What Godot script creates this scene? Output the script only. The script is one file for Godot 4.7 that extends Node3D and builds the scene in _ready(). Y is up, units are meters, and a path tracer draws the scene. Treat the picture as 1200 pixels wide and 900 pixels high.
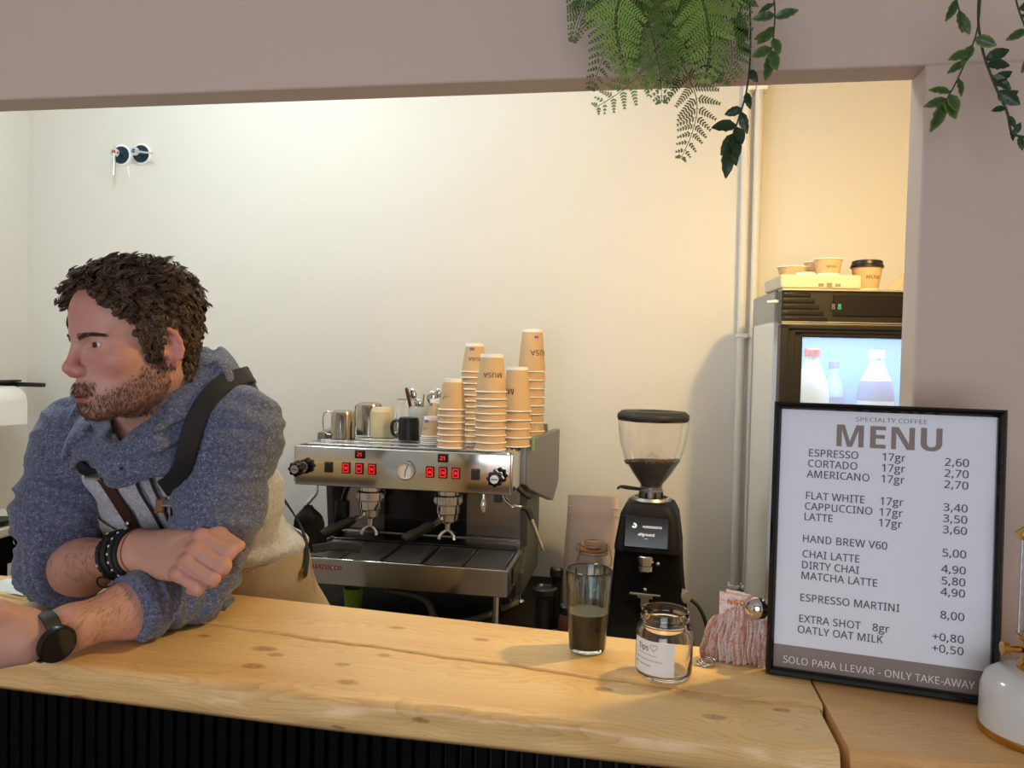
extends Node3D

# ---------------------------------------------------------------- mesh collector
class MB:
	var v := PackedVector3Array()
	var n := PackedVector3Array()
	var uv := PackedVector2Array()
	var c := PackedColorArray()
	var ix := PackedInt32Array()
	var xf := Transform3D.IDENTITY
	var col := Color(1, 1, 1)
	var oriented := false

	func vert(p: Vector3, nn: Vector3, t := Vector2.ZERO) -> int:
		v.append(xf * p)
		n.append((xf.basis * nn).normalized())
		uv.append(t)
		c.append(col)
		return v.size() - 1

	func tri(a: int, b: int, d: int) -> void:
		ix.append(a)
		ix.append(b)
		ix.append(d)

	func quad(a: int, b: int, d: int, e: int) -> void:
		tri(a, b, d)
		tri(a, d, e)

	func flat_quad(a: Vector3, b: Vector3, d: Vector3, e: Vector3, nn := Vector3.ZERO) -> void:
		var q := nn
		if q == Vector3.ZERO:
			q = (b - a).cross(d - a).normalized()
		var i := vert(a, q, Vector2(0, 0))
		vert(b, q, Vector2(1, 0))
		vert(d, q, Vector2(1, 1))
		vert(e, q, Vector2(0, 1))
		quad(i, i + 1, i + 2, i + 3)

	# rows of points joined into a smooth sheet; shut: the last column meets the first
	func grid(rows: Array, shut := false, flip := false, us := 1.0, vs := 1.0) -> void:
		var h := rows.size()
		var w: int = rows[0].size()
		var acc := PackedVector3Array()
		acc.resize(h * w)
		var p := PackedVector3Array()
		for r in rows:
			p.append_array(r)
		var cols := w if shut else w - 1
		for i in h - 1:
			for j in cols:
				var a := i * w + j
				var b := i * w + (j + 1) % w
				var d := a + w
				var e := b + w
				var nn := (p[e] - p[a]).cross(p[d] - p[b])
				acc[a] += nn
				acc[b] += nn
				acc[d] += nn
				acc[e] += nn
		var o := v.size()
		var k := -1.0 if flip else 1.0
		for i in h:
			for j in w:
				var nn := acc[i * w + j] * k
				if nn.length_squared() < 1e-20:
					nn = Vector3.UP
				vert(p[i * w + j], nn.normalized(), Vector2(float(j) / maxf(1, cols) * us, float(i) / maxf(1, h - 1) * vs))
		for i in h - 1:
			for j in cols:
				var a := o + i * w + j
				var b := o + i * w + (j + 1) % w
				quad(a, b, b + w, a + w)

	# profile of (radius, height), outside going up, inside going down
	func lathe(prof: Array, seg := 24, crease := 0.6, squash := Vector2(1, 1)) -> void:
		var m := prof.size()
		var i := 0
		while i < m - 1:
			var j := i + 1
			while j < m - 1:
				var t0: Vector2 = (prof[j] - prof[j - 1]).normalized()
				var t1: Vector2 = (prof[j + 1] - prof[j]).normalized()
				if absf(t0.angle_to(t1)) > crease:
					break
				j += 1
			var o := v.size()
			for k in range(i, j + 1):
				var t := Vector2.ZERO
				if k > i:
					t += (prof[k] - prof[k - 1]).normalized()
				if k < j:
					t += (prof[k + 1] - prof[k]).normalized()
				t = t.normalized()
				var nr := t.y
				var ny := -t.x
				for s in seg + 1:
					var a := TAU * s / seg
					vert(Vector3(cos(a) * prof[k].x * squash.x, prof[k].y, sin(a) * prof[k].x * squash.y), Vector3(cos(a) * nr, ny, sin(a) * nr), Vector2(float(s) / seg, float(k) / (m - 1)))
			for k in j - i:
				for s in seg:
					var a := o + k * (seg + 1) + s
					quad(a, a + 1, a + seg + 2, a + seg + 1)
			i = j

	func tube(path: Array, rad, seg := 8, caps := true, flatten := 1.0, up := Vector3.ZERO) -> void:
		var m := path.size()
		var side := Vector3.ZERO
		var rows := []
		for i in m:
			var t: Vector3
			if i == 0:
				t = path[1] - path[0]
			elif i == m - 1:
				t = path[i] - path[i - 1]
			else:
				t = (path[i + 1] - path[i]).normalized() + (path[i] - path[i - 1]).normalized()
			t = t.normalized()
			if up != Vector3.ZERO:
				side = t.cross(up)
			elif side == Vector3.ZERO:
				side = t.cross(Vector3.UP if absf(t.y) < 0.9 else Vector3.RIGHT)
			side = (side - t * side.dot(t)).normalized()
			var up2 := side.cross(t)
			var r: float = rad[i] if rad is Array or rad is PackedFloat32Array else rad
			var row := PackedVector3Array()
			for s in seg:
				var a := TAU * s / seg
				row.append(path[i] + side * cos(a) * r + up2 * sin(a) * r * flatten)
			rows.append(row)
		var o := v.size()
		grid(rows, true, true)
		if caps:
			for e in [0, m - 1]:
				var dirv: Vector3 = (path[0] - path[1]) if e == 0 else (path[m - 1] - path[m - 2])
				dirv = dirv.normalized()
				var ci := vert(path[e], dirv)
				var first := v.size()
				for s in seg:
					vert(rows[e][s], dirv)
				for s in seg:
					tri(ci, first + s, first + (s + 1) % seg)

	func ball(center: Vector3, r: Vector3, seg := 16, rings := 10, b := Basis.IDENTITY) -> void:
		var o := v.size()
		for i in rings + 1:
			var ph := PI * i / rings
			for s in seg + 1:
				var a := TAU * s / seg
				var d := Vector3(sin(ph) * cos(a), cos(ph), sin(ph) * sin(a))
				vert(center + b * (d * r), b * (d / r), Vector2(float(s) / seg, float(i) / rings))
		for i in rings:
			for s in seg:
				var a := o + i * (seg + 1) + s
				quad(a, a + 1, a + seg + 2, a + seg + 1)

	# box with rounded edges
	func rbox(center: Vector3, size: Vector3, r := 0.003, s := 1) -> void:
		var h := size * 0.5
		r = minf(r, minf(h.x, minf(h.y, h.z)) * 0.99)
		var inner := h - Vector3(r, r, r)
		var ts := []
		for k in s + 1:
			ts.append(tan(PI / 4 * k / s))
		for ax in 3:
			for sg in [-1.0, 1.0]:
				var u := (ax + 1) % 3
				var w := (ax + 2) % 3
				var cu := []
				var cw := []
				for k in range(s, -1, -1):
					cu.append(-inner[u] - r * ts[k])
					cw.append(-inner[w] - r * ts[k])
				for k in range(0, s + 1):
					cu.append(inner[u] + r * ts[k])
					cw.append(inner[w] + r * ts[k])
				var o := v.size()
				var q := cu.size()
				for a in cu:
					for b in cw:
						var p := Vector3.ZERO
						p[ax] = h[ax] * sg
						p[u] = a
						p[w] = b
						var inn := p.clamp(-inner, inner)
						var d := (p - inn).normalized()
						vert(center + inn + d * r, d, Vector2(a / maxf(size[u], 1e-5) + 0.5, b / maxf(size[w], 1e-5) + 0.5))
				for i in q - 1:
					for j in q - 1:
						quad(o + i * q + j, o + i * q + j + 1, o + (i + 1) * q + j + 1, o + (i + 1) * q + j)

	# outline in xy pushed from z0 to z1 with a chamfer
	func prism(poly: PackedVector2Array, z0: float, z1: float, bev := 0.0, smooth := false) -> void:
		var m := poly.size()
		var area := 0.0
		for i in m:
			area += poly[i].cross(poly[(i + 1) % m])
		if area < 0:
			poly = poly.duplicate()
			poly.reverse()
		var ns := []
		for i in m:
			var e: Vector2 = (poly[(i + 1) % m] - poly[i]).normalized()
			ns.append(Vector2(e.y, -e.x))
		var inset := PackedVector2Array()
		for i in m:
			var q: Vector2 = (ns[i] + ns[(i + m - 1) % m])
			q = q / maxf(0.3, q.length_squared()) * 2.0
			inset.append(poly[i] - q * bev)
		var tris := Geometry2D.triangulate_polygon(inset)
		for f in 2:
			var z := z0 if f == 0 else z1
			var o := v.size()
			for p in inset:
				vert(Vector3(p.x, p.y, z), Vector3(0, 0, -1 if f == 0 else 1), p)
			for i in range(0, tris.size(), 3):
				tri(o + tris[i], o + tris[i + 1], o + tris[i + 2])
		for i in m:
			var j := (i + 1) % m
			var a := Vector3(ns[i].x, ns[i].y, 0)
			var b := a
			if smooth:
				a = Vector3(ns[i].x + ns[(i + m - 1) % m].x, ns[i].y + ns[(i + m - 1) % m].y, 0).normalized()
				b = Vector3(ns[i].x + ns[j].x, ns[i].y + ns[j].y, 0).normalized()
			var zs := [z0, z0 + bev, z1 - bev, z1]
			if bev <= 0.0:
				zs = [z0, z1]
			for k in zs.size() - 1:
				var lo: PackedVector2Array = inset if (bev > 0.0 and k == 0) else poly
				var hi: PackedVector2Array = inset if (bev > 0.0 and k == 2) else poly
				var tilt := Vector3(0, 0, 0)
				if bev > 0.0 and k != 1:
					tilt = Vector3(0, 0, -1 if k == 0 else 1)
				var o := vert(Vector3(lo[i].x, lo[i].y, zs[k]), a + tilt, lo[i])
				vert(Vector3(lo[j].x, lo[j].y, zs[k]), b + tilt, lo[j])
				vert(Vector3(hi[j].x, hi[j].y, zs[k + 1]), b + tilt, hi[j])
				vert(Vector3(hi[i].x, hi[i].y, zs[k + 1]), a + tilt, hi[i])
				quad(o, o + 1, o + 2, o + 3)

	func add_arrays(arr: Array, t: Transform3D, bend = null) -> void:
		var pv: PackedVector3Array = arr[Mesh.ARRAY_VERTEX]
		var pn: PackedVector3Array = arr[Mesh.ARRAY_NORMAL]
		var pi = arr[Mesh.ARRAY_INDEX]
		var o := v.size()
		for i in pv.size():
			var q := t * pv[i]
			var nn := (t.basis * pn[i]).normalized()
			if bend != null:
				var r: Array = bend.call(q, nn)
				q = r[0]
				nn = r[1]
			vert(q, nn)
		if pi == null or pi.size() == 0:
			for i in pv.size():
				ix.append(o + i)
		else:
			for i in pi:
				ix.append(o + i)

	func mesh() -> ArrayMesh:
		if not oriented:
			for i in range(0, ix.size(), 3):
				var a := ix[i]
				var b := ix[i + 1]
				var d := ix[i + 2]
				if (v[b] - v[a]).cross(v[d] - v[a]).dot(n[a] + n[b] + n[d]) > 0.0:
					ix[i + 1] = d
					ix[i + 2] = b
		var arr := []
		arr.resize(Mesh.ARRAY_MAX)
		arr[Mesh.ARRAY_VERTEX] = v
		arr[Mesh.ARRAY_NORMAL] = n
		arr[Mesh.ARRAY_TEX_UV] = uv
		arr[Mesh.ARRAY_COLOR] = c
		arr[Mesh.ARRAY_INDEX] = ix
		var me := ArrayMesh.new()
		me.add_surface_from_arrays(Mesh.PRIMITIVE_TRIANGLES, arr)
		return me

# ---------------------------------------------------------------- scene helpers
var taken := {}
var mats := {}

func numbered(called: String) -> String:
	if not taken.has(called):
		taken[called] = 0
		return called
	taken[called] += 1
	return "%s_%03d" % [called, taken[called]]

func thing(called: String, label: String, category: String, at := Vector3.ZERO, turn := 0.0, group := "") -> Node3D:
	var o := Node3D.new()
	o.name = numbered(called)
	add_child(o)
	o.position = at
	o.rotation.y = turn
	tag(o, label, category, group)
	return o

func tag(o: Node, label: String, category := "", group := "", kind := "") -> Node:
	if label != "":
		o.set_meta("label", label)
	if category != "":
		o.set_meta("category", category)
	if group != "":
		o.set_meta("group", group)
	if kind != "":
		o.set_meta("kind", kind)
	return o

func put(mb: MB, called: String, m: Material, parent: Node = null) -> MeshInstance3D:
	return put_mesh(mb.mesh(), called, m, parent)

func put_mesh(me: Mesh, called: String, m: Material, parent: Node = null) -> MeshInstance3D:
	var o := MeshInstance3D.new()
	o.mesh = me
	o.material_override = m
	if parent == null:
		o.name = numbered(called)
		add_child(o)
	else:
		o.name = called
		parent.add_child(o, true)
	return o

func struct(mb: MB, called: String, m: Material, label := "") -> MeshInstance3D:
	var o := put(mb, called, m)
	o.set_meta("kind", "structure")
	if label != "":
		o.set_meta("label", label)
	return o

func hexc(h: String) -> Color:
	return Color.html(h)

func mat(key: String, col: Color, rough := 0.6, metal := 0.0, opt := {}) -> StandardMaterial3D:
	if mats.has(key):
		return mats[key]
	var s := StandardMaterial3D.new()
	s.resource_name = key
	s.albedo_color = col
	s.roughness = rough
	s.metallic = metal
	for k in opt:
		s.set(k, opt[k])
	mats[key] = s
	return s

func seamless(freq: float, side: int, seed_: int, octaves := 4, type := FastNoiseLite.TYPE_SIMPLEX_SMOOTH) -> Image:
	var f := FastNoiseLite.new()
	f.noise_type = type
	f.seed = seed_
	f.frequency = freq
	f.fractal_octaves = octaves
	return f.get_seamless_image(side, side, false, false, 0.1, true)

func tex(im: Image) -> ImageTexture:
	return ImageTexture.create_from_image(im)

# grey noise mapped between two colours
func toned(im: Image, a: Color, b: Color) -> Image:
	var w := im.get_width()
	var h := im.get_height()
	var src := im.duplicate() as Image
	src.convert(Image.FORMAT_L8)
	var d := src.get_data()
	var out := PackedByteArray()
	out.resize(w * h * 3)
	var lut := PackedByteArray()
	lut.resize(768)
	for i in 256:
		var q := a.lerp(b, i / 255.0)
		lut[i * 3] = q.r8
		lut[i * 3 + 1] = q.g8
		lut[i * 3 + 2] = q.b8
	for i in w * h:
		var k := d[i] * 3
		out[i * 3] = lut[k]
		out[i * 3 + 1] = lut[k + 1]
		out[i * 3 + 2] = lut[k + 2]
	return Image.create_from_data(w, h, false, Image.FORMAT_RGB8, out)

func text_arrays(s: String, height: float, depth := 0.0006, bold := false, stretch := 1.0, align := 1, fam := "Droid Sans") -> Array:
	var f := SystemFont.new()
	f.font_names = PackedStringArray([fam])
	if bold:
		f.font_weight = 700
	var t := TextMesh.new()
	t.font = f
	t.font_size = 64
	t.text = s
	t.depth = depth
	t.pixel_size = height / 46.0        # capitals stand about 46 of 64 pixels
	t.curve_step = 1.2
	t.horizontal_alignment = [HORIZONTAL_ALIGNMENT_LEFT, HORIZONTAL_ALIGNMENT_CENTER, HORIZONTAL_ALIGNMENT_RIGHT][align]
	t.vertical_alignment = VERTICAL_ALIGNMENT_CENTER
	var arr := t.get_mesh_arrays()
	if stretch != 1.0:
		var pv: PackedVector3Array = arr[Mesh.ARRAY_VERTEX]
		for i in pv.size():
			pv[i].x *= stretch
		arr[Mesh.ARRAY_VERTEX] = pv
	return arr

func lettering(s: String, height: float, t: Transform3D, m: Material, parent: Node, bend = null, bold := false, stretch := 1.0, align := 1) -> MeshInstance3D:
	var mb := MB.new()
	mb.add_arrays(text_arrays(s, height, 0.0005, bold, stretch, align), t, bend)
	mb.oriented = true
	return put(mb, "lettering", m, parent)

func xf(at: Vector3, turn := Vector3.ZERO) -> Transform3D:
	return Transform3D(Basis.from_euler(turn), at)

func arc_path(pts: Array, per := 6) -> Array:
	# smooth curve through points
	var out := []
	var m := pts.size()
	for i in m - 1:
		var a: Vector3 = pts[maxi(i - 1, 0)]
		var b: Vector3 = pts[i]
		var d: Vector3 = pts[i + 1]
		var e: Vector3 = pts[mini(i + 2, m - 1)]
		for k in per:
			out.append(b.cubic_interpolate(d, a, e, float(k) / per))
	out.append(pts[m - 1])
	return out

func V(x: float, y: float, z: float) -> Vector3:
	return Vector3(x, y, z)

# ---------------------------------------------------------------- set-up
const CY := 1.12            # top of the bar
const WF := -1.31           # customers' face of the wall with the opening
const WB := -1.38
const BACK := -3.0          # back wall
const LEFTW := -2.69
const CEIL := 3.1
const FRONTROOM := 3.2
const RIGHTW := 1.75
var rng := RandomNumberGenerator.new()

func lamp(called: String, label: String, at: Vector3, rad: float, color: Color, energy: float, glow: float) -> void:
	# flush round ceiling lamp: ring, glowing lens, its light just below
	var t := thing(called, label, "lamp", at)
	var mb := MB.new()
	mb.lathe([Vector2(0, 0.05), Vector2(rad + 0.015, 0.05), Vector2(rad + 0.015, 0.0), Vector2(rad, 0.0), Vector2(rad, 0.02)], 32)
	put(mb, "lamp_ring", mats.white_metal, t)
	mb = MB.new()
	mb.lathe([Vector2(0, 0.006), Vector2(rad * 0.7, 0.009), Vector2(rad, 0.018)], 32)
	var g := mat(called + label, color, 0.5, 0.0, {"emission_enabled": true, "emission": color, "emission_energy_multiplier": glow})
	put(mb, "lamp_lens", g, t)
	var l := OmniLight3D.new()
	l.light_color = color
	l.light_energy = energy
	l.light_size = rad
	l.omni_range = 12.0
	l.omni_attenuation = 2.0
	l.shadow_enabled = true
	l.position = Vector3(0, -rad - 0.03, 0)
	t.add_child(l)

func setup() -> void:
	rng.seed = 7
	var cam := Camera3D.new()
	cam.fov = 53.13
	cam.near = 0.05
	cam.position = Vector3(0, 1.57, 0)
	cam.basis = Basis(Vector3.UP, deg_to_rad(9.6)) * Basis(Vector3.RIGHT, deg_to_rad(-1.6)) * Basis(Vector3.BACK, deg_to_rad(1.4))
	add_child(cam)
	cam.current = true
	var env := Environment.new()
	env.background_mode = Environment.BG_COLOR
	env.background_color = Color(0.75, 0.82, 0.92)
	env.background_energy_multiplier = 1.0
	env.ambient_light_source = Environment.AMBIENT_SOURCE_BG
	env.tonemap_mode = Environment.TONE_MAPPER_LINEAR
	env.tonemap_exposure = 1.0
	env.sdfgi_enabled = true
	env.ssao_enabled = true
	env.ssil_enabled = true
	var we := WorldEnvironment.new()
	we.environment = env
	add_child(we)
	# daylight from the shop window behind the camera
	var a := AreaLight3D.new()
	a.area_size = Vector2(2.4, 1.9)
	a.light_color = Color(0.98, 0.98, 1.0)
	a.light_energy = 5.5
	a.shadow_enabled = true
	a.area_range = 12.0
	a.position = Vector3(-0.5, 1.25, FRONTROOM - 0.06)
	a.rotation = Vector3(0, 0, 0)
	add_child(a)

func materials() -> void:
	var bump := tex(seamless(0.02, 512, 3, 5))
	var fine := tex(seamless(0.09, 512, 5, 3))
	mat("white_metal", hexc("e8e6e0"), 0.35)
	mat("wall_paint", hexc("dcdad4"), 0.55, 0.0, {"heightmap_enabled": true, "heightmap_texture": bump, "heightmap_scale": 0.06, "uv1_triplanar": true, "uv1_world_triplanar": true, "uv1_scale": Vector3(1.1, 1.1, 1.1)})
	mat("front_paint", hexc("d9c7bc"), 0.6, 0.0, {"heightmap_enabled": true, "heightmap_texture": bump, "heightmap_scale": 0.06, "uv1_triplanar": true, "uv1_world_triplanar": true, "uv1_scale": Vector3(1.3, 1.3, 1.3)})
	mat("ceiling_paint", hexc("e4e1da"), 0.8)
	mat("floor_tile", hexc("6b6259"), 0.5)
	mat("black_panel", hexc("040405"), 0.6, 0.0, {"metallic_specular": 0.2})
	mat("carcass", hexc("2a2a2c"), 0.6)
	mat("steel", hexc("c9c7c3"), 0.16, 1.0)
	mat("steel_soft", hexc("b9b7b3"), 0.32, 1.0)
	mat("steel_grey", hexc("8d8d8c"), 0.42, 0.85)
	mat("chrome", hexc("dcdbd8"), 0.07, 1.0)
	mat("brass", hexc("c99a4a"), 0.25, 1.0)
	mat("black_plastic", hexc("111213"), 0.35)
	mat("black_matt", hexc("09090a"), 0.7, 0.0, {"metallic_specular": 0.25})
	mat("black_gloss", hexc("070708"), 0.12)
	mat("black_rubber", hexc("1a1a1b"), 0.55)
	mat("white_plastic", hexc("f2f1ee"), 0.4)
	mat("paper_white", hexc("f3f2f0"), 0.85)
	mat("glass", Color(1, 1, 1, 0.0), 0.02, 0.0, {"refraction_enabled": true, "refraction_scale": 0.05})
	mat("blue_glass", Color(0.93, 0.985, 0.985, 0.0), 0.02, 0.0, {"refraction_enabled": true, "refraction_scale": 0.05})
	mat("pane", Color(0.95, 0.97, 1.0, 0.1), 0.03, 0.0, {"transparency": BaseMaterial3D.TRANSPARENCY_ALPHA})
	mat("hopper_clear", Color(0.9, 0.88, 0.84, 0.03), 0.04, 0.0, {"transparency": BaseMaterial3D.TRANSPARENCY_ALPHA})
	mat("ink", hexc("3c3a3b"), 0.7)
	mat("fine_bump_black", hexc("0e0f10"), 0.55, 0.0, {"heightmap_enabled": true, "heightmap_texture": fine, "heightmap_scale": 0.04, "metallic_specular": 0.35, "uv1_triplanar": true, "uv1_scale": Vector3(8, 8, 8)})

# ---------------------------------------------------------------- room
func room() -> void:
	var mb := MB.new()
	# wall with the opening: header, right pier, left pier, low wall under the bar
	var zc := (WF + WB) / 2
	var th := WF - WB
	mb.rbox(V(-0.47, (2.053 + CEIL) / 2, zc), V(4.44, CEIL - 2.053, th), 0.006)
	mb.rbox(V((0.425 + RIGHTW) / 2, 1.0275, zc), V(RIGHTW - 0.425, 2.056, th), 0.006)
	mb.rbox(V((LEFTW - 2.3) / 2, 1.0275, zc), V(0.39, 2.056, th), 0.006)
	mb.rbox(V((-2.3 + 0.425) / 2, 0.515, zc), V(2.73, 1.03, th), 0.004)
	struct(mb, "wall_front", mats.front_paint, "pale plaster wall with the wide serving opening")
	mb = MB.new()
	mb.rbox(V(-0.47, CEIL / 2, BACK - 0.06), V(4.7, CEIL, 0.12), 0.004)
	struct(mb, "wall_back", mats.wall_paint, "cream painted wall behind the coffee machine")
	mb = MB.new()
	mb.rbox(V(LEFTW - 0.06, CEIL / 2, 0.1), V(0.12, CEIL, 6.4), 0.004)
	struct(mb, "wall_left", mats.wall_paint, "cream wall at the left end")
	mb = MB.new()
	mb.rbox(V(RIGHTW + 0.06, CEIL / 2, 0.1), V(0.12, CEIL, 6.4), 0.004)
	struct(mb, "wall_right", mats.front_paint, "pale wall at the right end")
	# street wall behind the camera with its shop window
	mb = MB.new()
	var z := FRONTROOM + 0.06
	mb.rbox(V(-2.25, CEIL / 2, z), V(1.1, CEIL, 0.12), 0.004)
	mb.rbox(V(1.25, CEIL / 2, z), V(1.1, CEIL, 0.12), 0.004)
	mb.rbox(V(-0.5, 0.15, z), V(2.4, 0.3, 0.12), 0.004)
	mb.rbox(V(-0.5, (2.2 + CEIL) / 2, z), V(2.4, CEIL - 2.2, 0.12), 0.004)
	struct(mb, "wall_street", mats.front_paint, "wall with the shop window behind the viewer")
	mb = MB.new()
	mb.rbox(V(-0.5, 1.25, FRONTROOM + 0.07), V(2.4, 1.9, 0.008), 0.001)
	var w := struct(mb, "window_1", mats.pane, "large shop window pane")
	mb = MB.new()
	for s in [-1.0, 1.0]:
		mb.rbox(V(-0.5 + s * 1.18, 1.25, FRONTROOM + 0.06), V(0.05, 1.9, 0.07), 0.004)
		mb.rbox(V(-0.5, 1.25 + s * 0.93, FRONTROOM + 0.06), V(2.4, 0.05, 0.07), 0.004)
	put(mb, "window_frame", mats.white_metal, w)
	mb = MB.new()
	mb.rbox(V(-0.47, -0.05, 0.1), V(4.7, 0.1, 6.4), 0.004)
	struct(mb, "floor", mats.floor_tile, "brown grey floor")
	mb = MB.new()
	mb.rbox(V(-0.47, CEIL + 0.05, 0.1), V(4.7, 0.1, 6.4), 0.004)
	struct(mb, "ceiling", mats.ceiling_paint, "white ceiling")

	# lamps of the room behind the bar
	lamp("ceiling_lamp", "round neutral white ceiling lamp over the left end of the back room", V(-1.55, CEIL - 0.05, -2.0), 0.14, Color(0.91, 0.98, 1.0), 0.72, 1.2)
	lamp("ceiling_lamp", "round neutral white ceiling lamp above the coffee machine", V(-0.45, CEIL - 0.05, -2.05), 0.14, Color(0.94, 0.99, 1.0), 0.22, 1.2)
	# warm spot fixed to the back of the header beside the right pier
	var t := thing("wall_spot", "small warm spot lamp fixed inside above the opening near the fridge", "lamp", V(0.70, 2.35, -1.6))
	mb = MB.new()
	mb.rbox(V(0, 0.0, 0.205), V(0.07, 0.07, 0.03), 0.006)
	put(mb, "wall_plate", mats.white_metal, t)
	mb = MB.new()
	mb.tube([V(0, 0, 0.2), V(0, 0.04, 0.08), V(0, 0.085, 0.0)], 0.008)
	put(mb, "arm", mats.white_metal, t)
	mb = MB.new()
	mb.lathe([Vector2(0, 0.09), Vector2(0.03, 0.085), Vector2(0.045, 0.04), Vector2(0.05, 0.0), Vector2(0.046, 0.0), Vector2(0.04, 0.04), Vector2(0.0, 0.07)], 24)
	put(mb, "lamp_shade", mats.white_metal, t)
	mb = MB.new()
	mb.ball(V(0, 0.0, 0), V(0.032, 0.04, 0.032))
	put(mb, "bulb", mat("warm_bulb", Color(1, 0.8, 0.45), 0.5, 0.0, {"emission_enabled": true, "emission": Color(1, 0.78, 0.42), "emission_energy_multiplier": 6.0}), t)
	var l := OmniLight3D.new()
	l.light_color = Color(1.0, 0.86, 0.55)
	l.light_energy = 1.4
	l.light_size = 0.03
	l.omni_range = 12.0
	l.omni_attenuation = 2.0
	l.shadow_enabled = true
	l.position = Vector3(0, 0, 0)
	t.add_child(l)
	# two service pipes on the back wall
	for i in 2:
		var x: float = [0.362, 0.405][i]
		var p := thing("wall_pipe", ["cream painted pipe running up the back wall, left one of the pair", "cream painted pipe running up the back wall, right one nearer the fridge"][i], "pipe", V(x, 0, BACK + 0.034), 0.0, "service pipes on the back wall")
		mb = MB.new()
		mb.tube([V(0.004, 0.0, 0), V(0, 1.2, 0), V(-0.012, CEIL - 0.002, 0)], 0.0155, 16)
		put(mb, "pipe_run", mats.wall_paint, p)
		for y in [0.75, 1.69, 2.6]:
			mb = MB.new()
			mb.rbox(V(0.0, y, -0.009), V(0.040, 0.016, 0.05), 0.004)
			put(mb, "pipe_clip", mats.white_plastic, p)
			mb = MB.new()
			mb.rbox(V(0.019, y, 0.004), V(0.006, 0.01, 0.01), 0.002)
			put(mb, "clip_screw", mats.steel_soft, p)

# ---------------------------------------------------------------- bar
func wood_texture() -> Image:
	# 1 px = 1 mm: u along the bar from x = -1.65, v across from z = -1.36 towards the front edge
	var W := 2048
	var H := 512
	var knots := [[-0.567, -1.104, 9.0], [-0.539, -1.085, 6.0], [-0.549, -1.038, 8.0], [-0.395, -1.232, 6.0], [-0.379, -1.121, 5.0], [-0.245, -1.211, 6.0], [-0.168, -1.288, 6.0], [-0.427, -1.073, 5.0], [-0.395, -1.015, 7.0], [-0.041, -1.072, 6.0], [0.105, -1.019, 7.0], [0.195, -1.06, 5.0], [-0.686, -1.133, 5.0], [-0.795, -0.935, 6.0], [-0.275, -0.95, 5.0], [-0.388, -0.925, 4.0], [-1.2, -1.15, 8.0], [-1.4, -1.0, 9.0]]
	var f := FastNoiseLite.new()
	f.seed = 11
	f.frequency = 0.004
	f.fractal_octaves = 3
	var g := FastNoiseLite.new()
	g.seed = 12
	g.frequency = 0.03
	g.fractal_octaves = 2
	var ks := []
	for k in knots:
		ks.append(Vector3((k[0] + 1.65) * 1000.0, (k[1] + 1.36) * 1000.0, k[2]))
	var out := PackedByteArray()
	out.resize(W * H * 3)
	var warp := PackedFloat32Array()
	var dark := PackedFloat32Array()
	warp.resize(W * H)
	dark.resize(W * H)
	for k in ks:
		var R: float = k.z * 7.0
		for y in range(maxi(0, int(k.y - R)), mini(H, int(k.y + R))):
			for x in range(maxi(0, int(k.x - R * 2)), mini(W, int(k.x + R * 2))):
				var dx: float = (x - k.x) * 0.5
				var dy: float = y - k.y
				var d := sqrt(dx * dx + dy * dy)
				var i := y * W + x
				warp[i] += 14.0 * exp(-d / (k.z * 1.3)) * (1.0 if dy >= 0 else -1.0) * minf(1.0, absf(dy) / k.z * 1.5)
				var q: float = d / k.z
				if q < 1.35:
					var e := clampf((1.35 - q) * 1.6, 0.0, 1.0)
					dark[i] = maxf(dark[i], e * (0.62 + 0.35 * g.get_noise_2d(x * 2.2, y * 2.2)) * (0.75 + 0.25 * smoothstep(0.75, 0.95, q)))
	var la := Color(0.945, 0.800, 0.560)
	var lb := Color(0.830, 0.615, 0.360)
	var lk := Color(0.470, 0.270, 0.130)
	for y in H:
		for x in W:
			var i := y * W + x
			var n1 := f.get_noise_2d(x * 0.35, y * 2.0)
			var s := (y + n1 * 55.0 + warp[i]) * 0.155
			var ring := s - floorf(s)
			ring = ring * ring * ring
			var n2 := g.get_noise_2d(x * 0.12, y * 9.0)
			var k := clampf(0.18 + ring * 0.42 + n2 * 0.22 + n1 * 0.32, 0.0, 1.0)
			var c := la.lerp(lb, k).lerp(lk, dark[i] * 0.85)
			i *= 3
			out[i] = c.r8
			out[i + 1] = c.g8
			out[i + 2] = c.b8
	return Image.create_from_data(W, H, false, Image.FORMAT_RGB8, out)

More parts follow.
